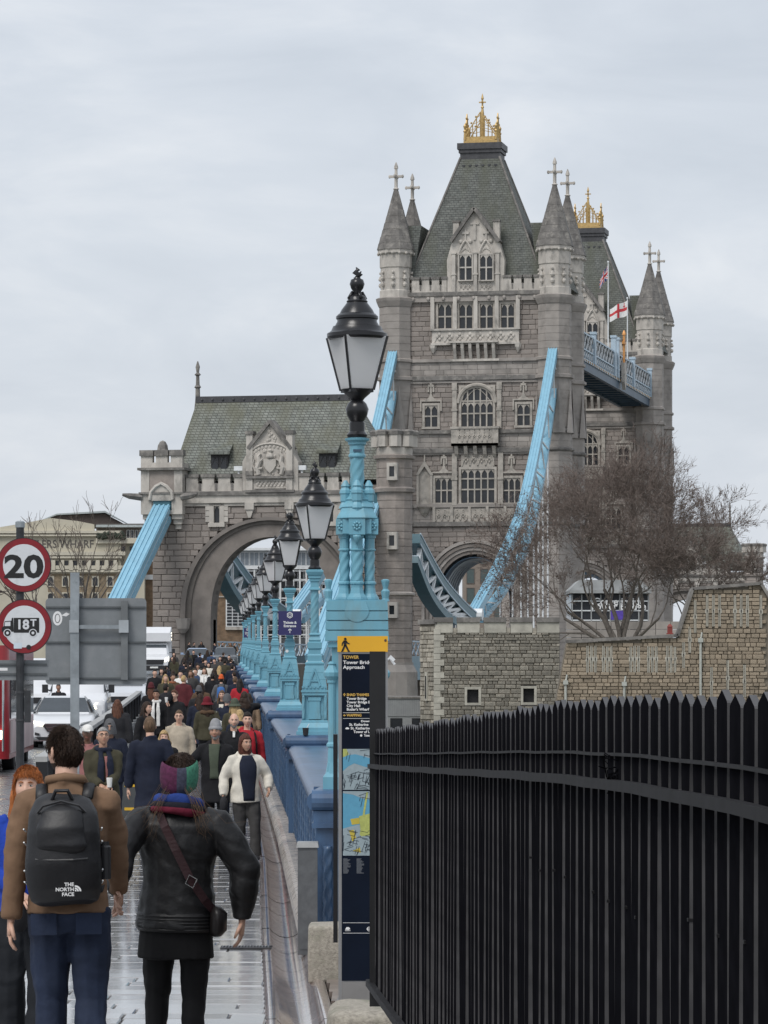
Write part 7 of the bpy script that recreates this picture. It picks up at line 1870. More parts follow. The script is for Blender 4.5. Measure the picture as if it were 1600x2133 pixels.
def hand(q, wrist, d, side, palm_n, curl=.5):
    "palm, four unequal bent fingers and a thumb; d = pointing direction, palm_n = palm normal"
    d = Vector(d).normalized(); n = Vector(palm_n); n = (n-d*n.dot(d)).normalized(); s = d.cross(n)*side; w = Vector(wrist)
    q.tube([w-d*.02, w+d*.02, w+d*.05, w+d*.085], [.026,.032,.040,.038], 8, flat=.55) if False else None
    ring = []
    for (t, a, b) in ((-.03,.027,.021),(.01,.030,.018),(.05,.041,.016),(.088,.040,.013)):
        for j in range(10): an = 2*math.pi*j/10; ring.append(w+d*t+s*(a*math.cos(an))+n*(b*math.sin(an)))
    q.add(ring, [(i*10+j, i*10+(j+1) % 10, (i+1)*10+(j+1) % 10, (i+1)*10+j) for i in range(3) for j in range(10)] + [tuple(range(10))[::-1], tuple(30+j for j in range(10))])
    for k, (off, L, r) in enumerate(((.031,.070,.0085),(.011,.080,.009),(-.010,.074,.0085),(-.030,.058,.0075))):
        p = w+d*.082+s*off; pts = [p]; dd = d.copy()
        for i in range(3):
            dd = (dd + n*(curl*(.35+.3*i))).normalized(); p = p+dd*(L*(.45,.32,.23)[i]); pts.append(p)
        q.tube(pts, [r*1.08, r, r*.9, r*.62], 6)
    p = w+d*.028+s*.036; q.tube([p-s*.01, p+s*.024+d*.022+n*.008, p+s*.030+d*.050+n*.018, p+s*.026+d*.068+n*.026], [.0125,.0115,.0095,.006], 6)
SKIN = {k: mat('skin_'+k, c, .5, .07, 12) for k, c in dict(fair=(.62,.38,.28), mid=(.50,.29,.20), tan=(.38,.21,.14), dark=(.16,.085,.055)).items()}
HAIRC = dict(dark=(.018,.013,.011), brown=(.032,.019,.013), chestnut=(.10,.042,.025), ginger=(.34,.11,.03), blonde=(.42,.29,.14), grey=(.30,.29,.28), mid=(.12,.075,.045), auburn=(.09,.03,.02))
def hair_mat(k): return mat('hair_'+k, HAIRC[k], .62, .5, 60, stretch=(1,1,.10), bump=.8, bscale=130, bdist=.005, spec=.25)
def cloth(name, c, rough=.85, bump=.35, bs=16, var=.18, sc=7, bd=.012, spec=.3): return mat('cloth_'+name, c, rough, var, sc, bump=bump, bscale=bs, bdist=bd, spec=spec)
CL = dict(black=(.010,.010,.012), coal=(.022,.022,.025), navy=(.012,.016,.032), grey=(.10,.10,.105), lgrey=(.28,.28,.29), cream=(.66,.62,.54), white=(.72,.71,.68), beige=(.42,.36,.28), camel=(.34,.24,.16), olive=(.055,.05,.03), brown=(.10,.06,.035), red=(.38,.02,.03), maroon=(.09,.018,.022), pink=(.30,.13,.125), blue=(.05,.14,.36), denim=(.035,.06,.12), green=(.07,.085,.06), teal=(.03,.14,.16), rust=(.28,.10,.05), orange=(.62,.11,.03), charcoal=(.05,.048,.047))
def cm(k): return cloth(k, CL[k]) if isinstance(k, str) else k
_cache = {}
def shared_cloth(name, me, m, root):
    if not me.materials: me.materials.append(m)
    o = bpy.data.objects.new(name, me); link(o, root); o.material_slots[0].link = 'OBJECT'; o.material_slots[0].material = m; return o
def person(px, D, label, H=1.72, face=0.0, coat='black', clen=.72, legs='black', skin='fair', hair=('short','dark'), hat=None, stride=.36, armL=None, armR=None,
           res=1, shoe='black', panel=None, scarf=None, hood=False, wide=1.0, group='people on the footway', legw=1.0, turn=0.0, tilt=0.0, skirt=None, bulk=0.0, extras=(), name='person', X=None, hidefeet=False, fat=0.0, sleeve=1.0, curl=.45):
    """face 0 = towards the camera, pi = walking away; clen = hem height; res 0 far, 1 middle, 2 near"""
    X = PXX(px, D) if X is None else X
    root = thing(name, label, 'person', (X, D, zg(D)+.004), face, group); sc = H/1.75; root.scale = (sc, sc, sc); _rr = random.Random(int(px*31+D)); root.rotation_euler = (_rr.uniform(-.03,.03), _rr.uniform(-.025,.025), face+_rr.uniform(-.15,.15)*(res < 2))
    vox = (.030, .0155, .0085)[res]; det = (0, 1, 2)[res]; sgn = 1
    # joints
    aL = (.095, -stride*.48, .085); aR = (-.095, stride*.46, .085+.10*min(1, stride/.4)); kL = (.10, -stride*.34-.03, .495); kR = (-.10, stride*.08-.03, .485)
    hL, hR = (.092,0,.93), (-.092,0,.93); shw = .186*wide; sL, sR = Vector((shw,.01,1.425)), Vector((-shw,.01,1.425))
    def arm(s, side, spec):
        if spec is None: spec = (side*.27*wide, -.06*side*(stride/.36)+.0, .86)
        w = Vector(spec[:3]); e, w = ik(s, w, .29, .265, spec[3:6] if len(spec) > 3 else (side*.55, .9, -.1)); return e, w
    eL, wL = arm(sL, 1, armL); eR, wR = arm(sR, -1, armR)
    key = ('b', res, stride, wide, tuple(armL or ()), tuple(armR or ()), fat, curl)
    if key not in _cache:
        q = MB()
        etube(q, [(0,.0,.84,.10,.09),(0,0,.90,.165,.115),(0,0,.98,.165,.115),(0,-.005,1.10,.145+fat*.5,.105+fat),(0,-.005,1.22,.155+fat*.4,.115+fat),(0,0,1.33,.17*wide,.115),(0,.01,1.41,.14*wide,.085),(0,.02,1.455,.075,.065),(0,.02,1.50,.056,.057),(0,.005,1.57,.054,.056),(0,-.005,1.62,.05,.05)])
        for (h, k, a, ) in ((hL,kL,aL),(hR,kR,aR)): q.tube([h, Vector(h).lerp(Vector(k),.5), k, Vector(k).lerp(Vector(a),.35), a], [.088,.078,.055,.056,.038], 10)
        for (s, e, w) in ((sL,eL,wL),(sR,eR,wR)): q.tube([s+Vector((0,0,.0)), Vector(s).lerp(e,.5), e, Vector(e).lerp(w,.35), w], [.045,.044,.037,.037,.026], 8)
        me = remesh(q, max(vox, .012), 2); bq = MB(); bq.v = [tuple(v.co) for v in me.vertices]; bq.f = [list(p.vertices) for p in me.polygons]; bq.m = [0]*len(bq.f); bpy.data.meshes.remove(me)
        for (e, w, sd) in ((eL,wL,1),(eR,wR,-1)):
            d = (w-e).normalized(); hand(bq, w, d, sd, Vector((-sd*.9,-.1,.1)) if abs(d.z) > .5 else Vector((0,.3,-1)), curl)
        _cache[key] = bq
    bq = MB(); src = _cache[key]; bq.v = list(src.v); bq.f = [list(f) for f in src.f]; bq.m = list(src.m)
    hc = (0, -.014, 1.655); nu, nv = ((20,14),(36,28),(44,34))[res]; hg = head_pts(nu, nv, hc)
    Rt = Matrix.Rotation(turn, 3, 'Z') @ Matrix.Rotation(tilt, 3, 'X')
    def th(p): v = Rt @ (Vector(p)-Vector((0,0,1.57))); return v + Vector((0,0,1.57))
    g2 = np.array([[tuple(th(p)) for p in r] for r in hg]); add_grid(bq, g2)
    for s in (-1, 1): c = th((s*.074, .008, 1.651)); bq.sph(c, .010, .020, .032, 6, 5)
    body = bq.build('body', SKIN[skin], root, smooth=True)
    if res >= 1:
        for s in (-1, 1):
            q = MB(); c = th((s*.031, hc[1]-.0775, 1.6650)); q.sph(c, .0115, .007, .0058, 8, 5); q.build('eye', mat('eye_white', (.55,.53,.50), .3), body)
            q = MB(); c = th((s*.031, hc[1]-.0835, 1.6650)); q.sph(c, .0052, .003, .0052, 7, 4); q.build('iris', mat('iris', (.03,.02,.015), .2), body)
            q = MB(); q.tube([th((s*.015, hc[1]-.094, 1.6820)), th((s*.031, hc[1]-.092, 1.6870)), th((s*.048, hc[1]-.078, 1.6800))], [.0035,.0042,.002], 5); q.build('eyebrow', hair_mat(hair[1] if hair[1] != 'grey' else 'mid'), body)
        q = MB(); c = th((0, hc[1]-.0955, 1.5955)); q.sph(c, .021, .006, .0062, 10, 5); q.build('lips', mat('lips', (.36,.13,.11), .45), body)
    # trousers / skirt / shoes
    lm = cm(legs)
    key = ('l', res, stride, legw)
    if key not in _cache:
        q = MB(); etube(q, [(0,0,.80,.10,.10),(0,.005,.88,.178,.130),(0,.005,.96,.175,.125),(0,0,1.06,.158,.115)])
        for (h, k, a) in ((hL,kL,aL),(hR,kR,aR)): q.tube([Vector(h)+Vector((0,0,-.02)), Vector(h).lerp(Vector(k),.5), k, Vector(k).lerp(Vector(a),.5), Vector(a)+Vector((0,0,-.03))], [.100,.090*legw,.070*legw,.066*legw**1.5,.062*legw**2], 10)
        me = remesh(q, vox, 3); folds(me, (.003,.007,.006)[res], 13, 3); folds(me, (.001,.003,.004)[res], 34, 4); _cache[key] = me
    shared_cloth('trousers', _cache[key], lm, root)
    for (a, s) in ((aL,1),(aR,-1)):
        q = MB(); lift = a[2]-.085; c = Vector((a[0], a[1]-.045, lift)); 
        secs = [(-.17,.020,.035),(-.15,.036,.055),(-.09,.046,.065),(-.02,.042,.09),(.05,.036,.10),(.085,.030,.085),(.10,.015,.06)]
        n = 10; vs = []
        for (y, rx, h) in secs:
            for j in range(n): an = 2*math.pi*j/n; vs.append((c.x+rx*math.cos(an)*1.05, c.y+y+.045, c.z+max(.0, h*.5+h*.5*math.sin(an)) + (.35*max(0, y+.02)*0)))
        q.add(vs, [(i*n+j, i*n+(j+1) % n, (i+1)*n+(j+1) % n, (i+1)*n+j) for i in range(len(secs)-1) for j in range(n)] + [tuple(range(n))[::-1], tuple((len(secs)-1)*n+j for j in range(n))])
        q.build('shoe', cm(shoe), root, smooth=True)
    # coat
    b = bulk
    key = ('c', res, stride, wide, tuple(armL or ()), tuple(armR or ()), clen, b, fat, sleeve, hood)
    if key not in _cache:
        q = MB(); hem = clen; fl = max(0, .93-hem)
        secs = [(0,.005,hem,.195+b+fl*.10,.150+b+fl*.12+(stride*.10 if hem < .8 else 0))]
        if hem < .80: secs.append((0,.003,(hem+.95)/2,.190+b+fl*.04,.145+b+fl*.06))
        secs += [(0,.003,.98,.188+b,.142+b+fat*.5),(0,0,1.10,.172+b+fat*.5,.130+b+fat),(0,-.003,1.22,.182+b+fat*.4,.140+b+fat),(0,.0,1.33,.195*wide+b,.140+b*.6),(0,.008,1.405,.205*wide+b*.7,.122+b*.5),(0,.012,1.455,.165*wide,.100),(0,.018,1.482,.105,.088),(0,.018,1.498,.090,.082)]
        etube(q, secs, 18)
        for (s, e, w) in ((sL,eL,wL),(sR,eR,wR)):
            rs = [.074+b*.5,.070+b*.7,.060+b*.8,.056+b*.8*sleeve,.047+b*.4*sleeve]
            if sleeve > 1.01: rs = [.080,.086,.086,.080,.048]
            q.tube([s+Vector((-.07*(1 if s.x > 0 else -1),.0,.012)), s+Vector((-.01*(1 if s.x > 0 else -1),0,.0)), Vector(s).lerp(e,.5), e, Vector(e).lerp(w,.45), Vector(w)], [rs[0]*.86]+rs, 14); q.sph(s+Vector((0,0,-.012)), rs[0]*.94, rs[0]*.98, rs[0]*.92, 12, 8)
        if hood: q.tube([(-.10,.03,1.49),(-.08,.10,1.50),(0,.125,1.50),(.08,.10,1.50),(.10,.03,1.49)], [.04,.055,.065,.055,.04], 8)
        else: q.tube([(-.03,-.085,1.475),(-.078,-.035,1.502),(-.07,.05,1.518),(0,.086,1.522),(.07,.05,1.518),(.078,-.035,1.502),(.03,-.085,1.475)], [.014,.020,.024,.026,.024,.020,.014], 7)
        me = remesh(q, vox, 3 if res else 2); folds(me, (.004,.008,.004)[res], (10,12,15)[res], 5); folds(me, (.002,.004,.0035)[res], (20,24,42)[res], 8); _cache[key] = me
    shared_cloth('coat', _cache[key], cm(coat), root)
    if panel:   # open front: (cloth, half-width, z0, z1, x centre)
        pc, pw, z0, z1 = panel[:4]; xc = panel[4] if len(panel) > 4 else 0; q = MB(); n, m_ = 12, 8; vs = []
        for i in range(n+1):
            z = z0+(z1-z0)*i/n
            ry = float(np.interp(z, [.6,.93,1.10,1.22,1.33,1.40,1.47], [.165,.146+b+fat*.5,.134+b+fat,.142+b+fat,.142+b*.6,.124+b*.4,.098])); rx = float(np.interp(z, [.6,.98,1.10,1.22,1.33,1.40,1.47], [.2,.188+b,.172+b,.182+b,.195*wide+b,.185*wide,.12]))
            wv = pw*(.75+.5*abs((z-1.15)/.5)) if len(panel) < 6 else pw*float(np.interp(z, [.8,1.0,1.2,1.36,1.42,1.47], [.62,.7,.95,1.0,.8,.55]))
            for j in range(m_+1):
                x = xc+wv*(j/m_*2-1); vs.append((x, -ry*math.sqrt(max(.05, 1-(x/rx)**2))-.006, z))
        q.add(vs, [(i*(m_+1)+j, i*(m_+1)+j+1, (i+1)*(m_+1)+j+1, (i+1)*(m_+1)+j) for i in range(n) for j in range(m_)]); me = q.mesh('shirt', cm(pc), True)
        o = bpy.data.objects.new('shirt', me); link(o, root); sd = o.modifiers.new('s', 'SOLIDIFY'); sd.thickness = .012; sd.offset = 0
    if skirt:
        q = MB(); z0 = skirt[1]; etube(q, [(0,.005,z0,.205,.155),(0,.005,z0+.15,.192,.140),(0,.003,.98,.175,.125),(0,.003,1.02,.165,.12)], 20); me = remesh(q, vox, 2); folds(me, .006, 8, 7); o = bpy.data.objects.new('skirt', me); me.materials.append(cm(skirt[0])); link(o, root)
    # hair
    hs, hcol = hair; hm = hair_mat(hcol)
    if hs != 'none':
        q = MB(); nu2, nv2 = ((22,16),(40,30),(56,44))[res]; g = head_pts(nu2, nv2, hc); c0 = np.array(hc); vec = g-c0; mask = np.zeros(g.shape[:2], bool); rs = random.Random(int(px*7+D))
        bald = hs == 'bald'
        for i in range(nv2+1):
            for j in range(nu2):
                x, y, z = vec[i,j]; fy = (-y)/.1
                line = .050 if fy > .55 else (.050-(.55-fy)*.10 if fy > .05 else (.005 if fy > -.25 else -.065 - .02*min(1, -fy)))
                if hs in ('long','bob','curly','wavy') and fy < .45: line = min(line, .02 if fy > .3 else -.10)
                mask[i,j] = z > line and not (bald and (z > .045 + .02*rs.random()) and fy > -.6)
                k = 1.0 + {'short':.115,'bald':.02,'long':.12,'bob':.20,'curly':.22,'wavy':.2,'bun':.06,'quiff':.10,'crop':.04}.get(hs, .08)*(1.0 + .25*mnoise.noise(Vector((x*40+px, y*40, z*40))))
                if hs == 'quiff' and z > .06 and fy > 0: k += .08
                g[i,j] = c0 + vec[i,j]*k
        g = np.array([[tuple(th(p)) for p in r] for r in g]); add_grid(q, g, mask)
        me = q.mesh('hair', hm, True); o = bpy.data.objects.new('hair', me); link(o, root); sd = o.modifiers.new('s', 'SOLIDIFY'); sd.thickness = .012; sd.offset = -1
        if res == 2:
            q = MB(); idx = np.argwhere(mask); crown = np.array(th((0,.035,hc[2]+.13)))
            for k in range(2600):
                i_, j_ = idx[rs.randrange(len(idx))]; p = Vector(g[i_, j_]); nrm = (p-Vector(th(hc))).normalized(); d = (p-Vector(crown)); d = (d-nrm*d.dot(nrm)); d = d.normalized() if d.length > 1e-4 else Vector((0,1,0))
                d = (d + Vector((rs.gauss(0,.35), rs.gauss(0,.35), rs.gauss(0,.2)))); d = (d-nrm*d.dot(nrm)*.8).normalized(); L = rs.uniform(.018,.038)
                q.tube([p-nrm*.003, p+d*L*.5+nrm*.003, p+d*L+nrm*rs.uniform(-.006,.004)], [.0016,.0014,.0005], 3, cap=False)
            tag(q.build('hair_strands', hm, root), kind='stuff')
        if hs in ('long','bob','curly','wavy','bun'):
            q = MB()
            if hs == 'bun': q.sph(th((0,.115,1.66)), .045,.04,.045, 10, 8); q.build('hair_bun', hm, root, smooth=True)
            else:
                zb = {'long':1.25,'bob':1.50,'curly':1.34,'wavy':1.36}[hs]; fw = {'long':.085,'bob':.098,'curly':.135,'wavy':.105}[hs]
                if hs == 'bob':
                    etube(q, [(0,.030,zb,.092,.082),(0,.028,1.56,.104,.088),(0,.020,1.64,.098,.090),(0,.01,1.70,.07,.07)], 14)
                else:
                    etube(q, [(0,.100,zb,fw*.5,.03),(0,.105,zb+.06,fw,.045),(0,.085,1.45,fw*1.1,.06),(0,.055,1.55,fw*1.1,.075),(0,.03,1.64,.088,.08),(0,.02,1.70,.06,.06)], 14)
                    for s in (-1, 1): q.tube([th((s*.070,.0,1.69)), (s*.092,-.005,1.60), (s*.10,-.025,1.50), (s*.095,-.06,1.42), (s*.08,-.085,max(zb+.06,1.34))], [.025,.030,.034,.028,.012], 7)
                me = remesh(q, max(.013, vox), 2); folds(me, .012 if hs in ('curly','wavy') else .006, 26 if hs == 'curly' else 14, 4, ); me.materials.append(hm); o = bpy.data.objects.new('long_hair', me); link(o, root)
    # hats
    if hat:
        hk, hcx = hat; q = MB(); hmn = cm(hcx); top = th((0,.004,1.655)); 
        def dome(r, z0, z1, n=16, ry=1.18, fluff=0):
            pr = [(r, z0)] + [(r*math.cos(a)**.75, z0+(z1-z0)*math.sin(a)) for a in np.linspace(.15, math.pi/2-.02, 7)]
            vs = []
            for (rr_, z) in pr:
                for j in range(n): an = 2*math.pi*j/n; vs.append(tuple(th((rr_*math.cos(an), .004+rr_*ry*math.sin(an), 1.655+z))))
            q.add(vs, [(i*n+j, i*n+(j+1) % n, (i+1)*n+(j+1) % n, (i+1)*n+j) for i in range(len(pr)-1) for j in range(n)] + [tuple((len(pr)-1)*n+j for j in range(n))])
        if hk == 'beanie':
            dome(.090, .035, .205); n = 16
            for zz in (.030,): 
                q.tube([th((.086*math.cos(a), .004+.102*math.sin(a), 1.655+.055)) for a in np.linspace(0, 2*math.pi, 17)], .014, 7, flat=2.0)
        elif hk in ('bucket','cloche'):
            dome(.096, .030, .155); vs = []; n = 20
            for (r_, z) in ((.094,.035),(.125,.0),(.145,-.025),(.143,-.030),(.120,-.008),(.090,.028)):
                for j in range(n): an = 2*math.pi*j/n; vs.append(tuple(th((r_*math.cos(an), .004+r_*1.13*math.sin(an), 1.655+z))))
            q.add(vs, [(i*n+j, i*n+(j+1) % n, (i+1)*n+(j+1) % n, (i+1)*n+j) for i in range(5) for j in range(n)])
        elif hk == 'cap':
            dome(.090, .035, .135); q.add([th((-.06,-.09,1.695)), th((.06,-.09,1.695)), th((.05,-.165,1.685)), th((-.05,-.165,1.685)), th((-.06,-.09,1.705)), th((.06,-.09,1.705)), th((.05,-.165,1.668)), th((-.05,-.165,1.691))], [(0,1,2,3),(4,5,6,7),(2,3,7,6),(0,3,7,4),(1,2,6,5)])
        elif hk == 'hood': dome(.105, -.10, .150); 
        elif hk == 'fur': dome(.105, -.02, .160)
        q.build({'beanie':'knit_hat','bucket':'bucket_hat','cloche':'felt_hat','cap':'cap','hood':'hood','fur':'fur_hat'}[hk], hmn, root, smooth=True)
    if scarf:
        q = MB(); sm_ = cm(scarf[0]); q.tube([(.088*math.cos(a), .012+.085*math.sin(a), 1.497+.014*math.sin(a)) for a in np.linspace(0, 2*math.pi, 19)], .036, 8)
        if len(scarf) > 1:
            for s, L in ((-1, scarf[1]), (1, scarf[1]*.92)): q.tube([(s*.05,-.075,1.47),(s*.062,-.150-b*.6,1.36),(s*.066,-.158-b-fat,1.2),(s*.062,-.152-b-fat,1.47-L)], [.036,.046,.048,.046], 8, flat=.35)
        me = remesh(q, max(.011, vox*.8), 1) if res else q.mesh('scarf', sm_, True)
        if res: folds(me, .006, 20, 3); me.materials.append(sm_)
        link(bpy.data.objects.new('scarf', me), root)
    for e in extras:
        k = e[0]
        if k == 'pack':
            q = MB(); etube(q, [(0,.20+b,1.00,.10,.06),(0,.21+b,1.05,.14,.085),(0,.215+b,1.25,.14,.085),(0,.205+b,1.38,.12,.07),(0,.19+b,1.42,.06,.03)], 12); o = q.build('backpack', cm(e[1]), root, smooth=True)
            for s in (-1, 1): q = MB(); q.tube([(s*.10,.15+b,1.40),(s*.11,.06,1.485+b*.5),(s*.115,-.08-b*.5,1.43),(s*.125,-.152-b,1.28),(s*.15,-.06,1.08)], .017, 6); q.build('strap', cm(e[2] if len(e) > 2 else e[1]), o)
        elif k == 'tote':
            s = e[2] if len(e) > 2 else 1; q = MB(); q.prism([(s*.25-.02,.95),(s*.25+.10*s,.98),(s*.25+.09*s,1.25),(s*.25+.0,1.30),(s*.25-.03,1.22)], .02, .14, 'y'); q.tube([(s*.24,.08,1.25),(s*.20,.05,1.47),(s*.22,.06,1.3)], .01, 5); q.build('tote_bag', cm(e[1]), root)
        elif k == 'cup':
            c = wL if e[1] > 0 else wR; q = MB(); c = Vector(c)+Vector((0,-.06,.03)); q.lathe([(.030,-.05),(.038,.06),(.040,.065),(.036,.075)], 12, c); q.build('paper_cup', cm('white'), root)
        elif k == 'bag': 
            c = Vector(wR if e[1] < 0 else wL)+Vector((0,-.03,-.12)); q = MB(); q.sph(c, .06,.09,.12, 10, 8); q.build('hand_bag', cm(e[2]), root, smooth=True)
        elif k == 'glasses':
            q = MB()
            for s in (-1, 1):
                q.tube([th((s*.031+.020*math.cos(a), hc[1]-.094, 1.663+.016*math.sin(a))) for a in np.linspace(0, 2*math.pi, 13)], .0022, 4); q.tube([th((s*.051,hc[1]-.09,1.668)), th((s*.075,.0,1.671))], .0022, 4)
            q.tube([th((-.011,hc[1]-.098,1.666)), th((.011,hc[1]-.098,1.666))], .0022, 4); q.build('glasses', m_blk, root)
        elif k == 'beard':
            q = MB(); nu2, nv2 = 36, 28; g = head_pts(nu2, nv2, hc); c0 = np.array(hc); v = g-c0; mask = (v[...,2] < -.048) & (v[...,1] < .03) & ~((abs(v[...,0]) < .022) & (abs(v[...,2]+.060) < .010)); g = c0+v*1.02; g = np.array([[tuple(th(p)) for p in r] for r in g]); add_grid(q, g, mask); q.build('beard', hair_mat(e[1]), root, smooth=True)
        elif k == 'buttons':
            for z in e[1]: q = MB(); q.sph((e[2], -.175-b, z), .011,.006,.011, 8, 5); q.build('button', cm('black'), root)
        elif k == 'hem': 
            q = MB(); etube(q, [(0,.003,clen-.03,.20,.155),(0,.003,clen+.05,.197,.152)], 18); q.build('patterned_hem', mat('pattern_hem', (.35,.22,.15), .9, .6, 40), root)
        elif k == 'furcollar': q = MB(); q.tube([(.135*math.cos(a), .015+.115*math.sin(a), 1.455+.015*math.sin(a)) for a in np.linspace(0, 2*math.pi, 21)], .045, 8); me = remesh(q, .014, 1); folds(me, .008, 40, 2); me.materials.append(cm(e[1])); link(bpy.data.objects.new('fur_collar', me), root)
    return root
# ---------------------------------------------------------------- who stands where
PI = math.pi
# facing the camera, middle distance
person(516, 47, 'woman in a cream fleece jacket over a dark top and grey trousers walking towards us', 1.63, .10, 'cream', .82, 'charcoal', 'mid', ('bob','auburn'), stride=.24, armL=(.30,-.16,1.00), armR=(-.34,-.05,.92), legw=1.2, hood=True, panel=('navy', .125, .84, 1.485, .012, 1), extras=(('buttons',(1.10,.98),.085),('bag',-1,'coal')), turn=.35, shoe='coal', bulk=.022, group='people walking towards us')
person(452, 50, 'man in grey knit hat and black coat gesturing with an open hand', 1.72, .0, 'black', .66, 'black', 'tan', ('short','grey'), ('beanie','lgrey'), stride=.2, armR=(-.36,-.22,1.06), panel=('green',.075,1.0,1.49), hood=True, bulk=.015, tilt=-.12, extras=(('beard','grey'),), group='people walking towards us', curl=.15)
person(482, 56, 'balding man with grey beard in a black jacket behind the grey knit hat', 1.75, .0, 'black', .85, 'navy', 'fair', ('bald','grey'), stride=.2, panel=('white',.018,1.40,1.495), bulk=.01, extras=(('beard','grey'),), group='people walking towards us')
person(513, 57.5, 'dark haired young man in a bright red jacket beside the parapet', 1.73, .1, 'red', .85, 'navy', 'fair', ('quiff','dark'), stride=.2, turn=-.15, bulk=.012, hood=True, extras=(('pack','black','black'),), group='people walking towards us')
person(373, 62, 'woman in a light beige zipped jacket with hair tied back looking up', 1.69, .0, 'beige', .86, 'black', 'fair', ('bun','mid'), stride=.22, hood=True, bulk=.01, extras=(('glasses',),), turn=-.1, group='people walking towards us')
person(218, 46, 'older man in olive coat and blue plaid scarf holding a cup', 1.74, .12, 'olive', .62, 'coal', 'mid', ('short','grey'), stride=.18, armL=(.02,-.27,1.02), armR=(-.08,-.25,1.03), scarf=('navy',.62), hood=True, bulk=.02, tilt=-.2, panel=('pink',.05,1.0,1.40,.04), extras=(('glasses',),('cup',1)), group='people walking towards us')
person(180, 51, 'person in white cap and pink quilted jacket half hidden by the man with the backpack', 1.68, .0, 'pink', .85, 'navy', 'dark', ('crop','dark'), ('cap','white'), stride=.2, bulk=.03, group='people walking towards us')
person(234, 53.5, 'person in a blue grey hood just behind the man with the plaid scarf', 1.70, .0, 'navy', .8, 'navy', 'tan', ('crop','dark'), ('hood','grey'), stride=.2, bulk=.02, group='people walking towards us')
person(318, 48, 'man with short brown hair in a long dark overcoat seen from behind', 1.85, PI, 'navy', .46, 'black', 'fair', ('short','mid'), stride=.2, wide=1.08, bulk=.012, group='people walking away')
person(345, 55, 'fair haired woman in a black coat hidden behind the long overcoat', 1.50, .1, 'black', .7, 'black', 'fair', ('curly','blonde'), stride=.2, group='people walking towards us')
person(302, 68, 'woman with long brown hair in black smiling to the right', 1.73, 1.15, 'black', .6, 'black', 'fair', ('long','brown'), stride=.2, bulk=.015, turn=.1, group='people walking towards us')
person(328, 85, 'smiling dark haired person with a long white scarf', 1.74, .0, 'black', .7, 'black', 'tan', ('quiff','dark'), stride=.2, scarf=('white',.62), bulk=.01, group='people walking towards us')
person(366, 84, 'ginger haired man in black raising a white napkin to his mouth', 1.74, -.5, 'black', .8, 'black', 'fair', ('quiff','chestnut'), stride=.2, armR=(-.02,-.24,1.50), bulk=.03, extras=(('cup',-1),), group='people walking towards us')
person(247, 72, 'woman with long auburn hair and patterned jacket hem, back turned', 1.71, PI, 'coal', .93, 'black', 'fair', ('long','chestnut'), stride=.2, bulk=.03, extras=(('hem',),), group='people walking away')
person(433, 75, 'woman in a dark red felt hat, olive jacket and brown fur collar, back turned', 1.70, PI, 'olive', .86, 'black', 'fair', ('long','brown'), ('cloche',cloth('felt_red',(.13,.010,.018))), stride=.34, bulk=.02, extras=(('furcollar','brown'),('tote','white',-1)), group='people walking away')
person(462, 88, 'blonde woman facing us with an open cream coat', 1.68, .0, 'coal', .6, 'black', 'fair', ('long','mid'), stride=.2, panel=('cream',.06,.8,1.42), armL=(.05,-.25,1.1), group='people walking towards us')
# backs nearer the parapet
person(500, 66, 'blonde woman in a navy hooded coat seen from behind near the parapet', 1.62, PI, 'navy', .75, 'denim', 'fair', ('long','blonde'), stride=.3, bulk=.03, hood=True, group='people walking away')
person(493, 74, 'person in a green bucket hat over long fair hair', 1.68, PI, 'olive', .7, 'coal', 'fair', ('long','blonde'), ('bucket','green'), stride=.3, bulk=.02, group='people walking away')
person(470, 79, 'person in a speckled grey fur hat and navy coat', 1.70, PI, 'navy', .6, 'black', 'fair', ('crop','grey'), ('fur','grey'), stride=.3, bulk=.02, group='people walking away')
person(506, 82, 'woman with big curly brown hair by the parapet', 1.72, PI, 'black', .7, 'black', 'mid', ('curly','brown'), stride=.3, bulk=.02, group='people walking away', armR=(-.1,-.2,1.45))
person(519, 84, 'person in a long camel coat against the parapet', 1.66, PI, 'camel', .45, 'black', 'fair', ('long','brown'), stride=.2, bulk=.02, group='people walking away')
person(414, 81, 'woman with brown hair over a navy coat behind the red hat', 1.70, PI, 'navy', .6, 'navy', 'fair', ('long','brown'), stride=.3, bulk=.015, group='people walking away', scarf=('rust',))
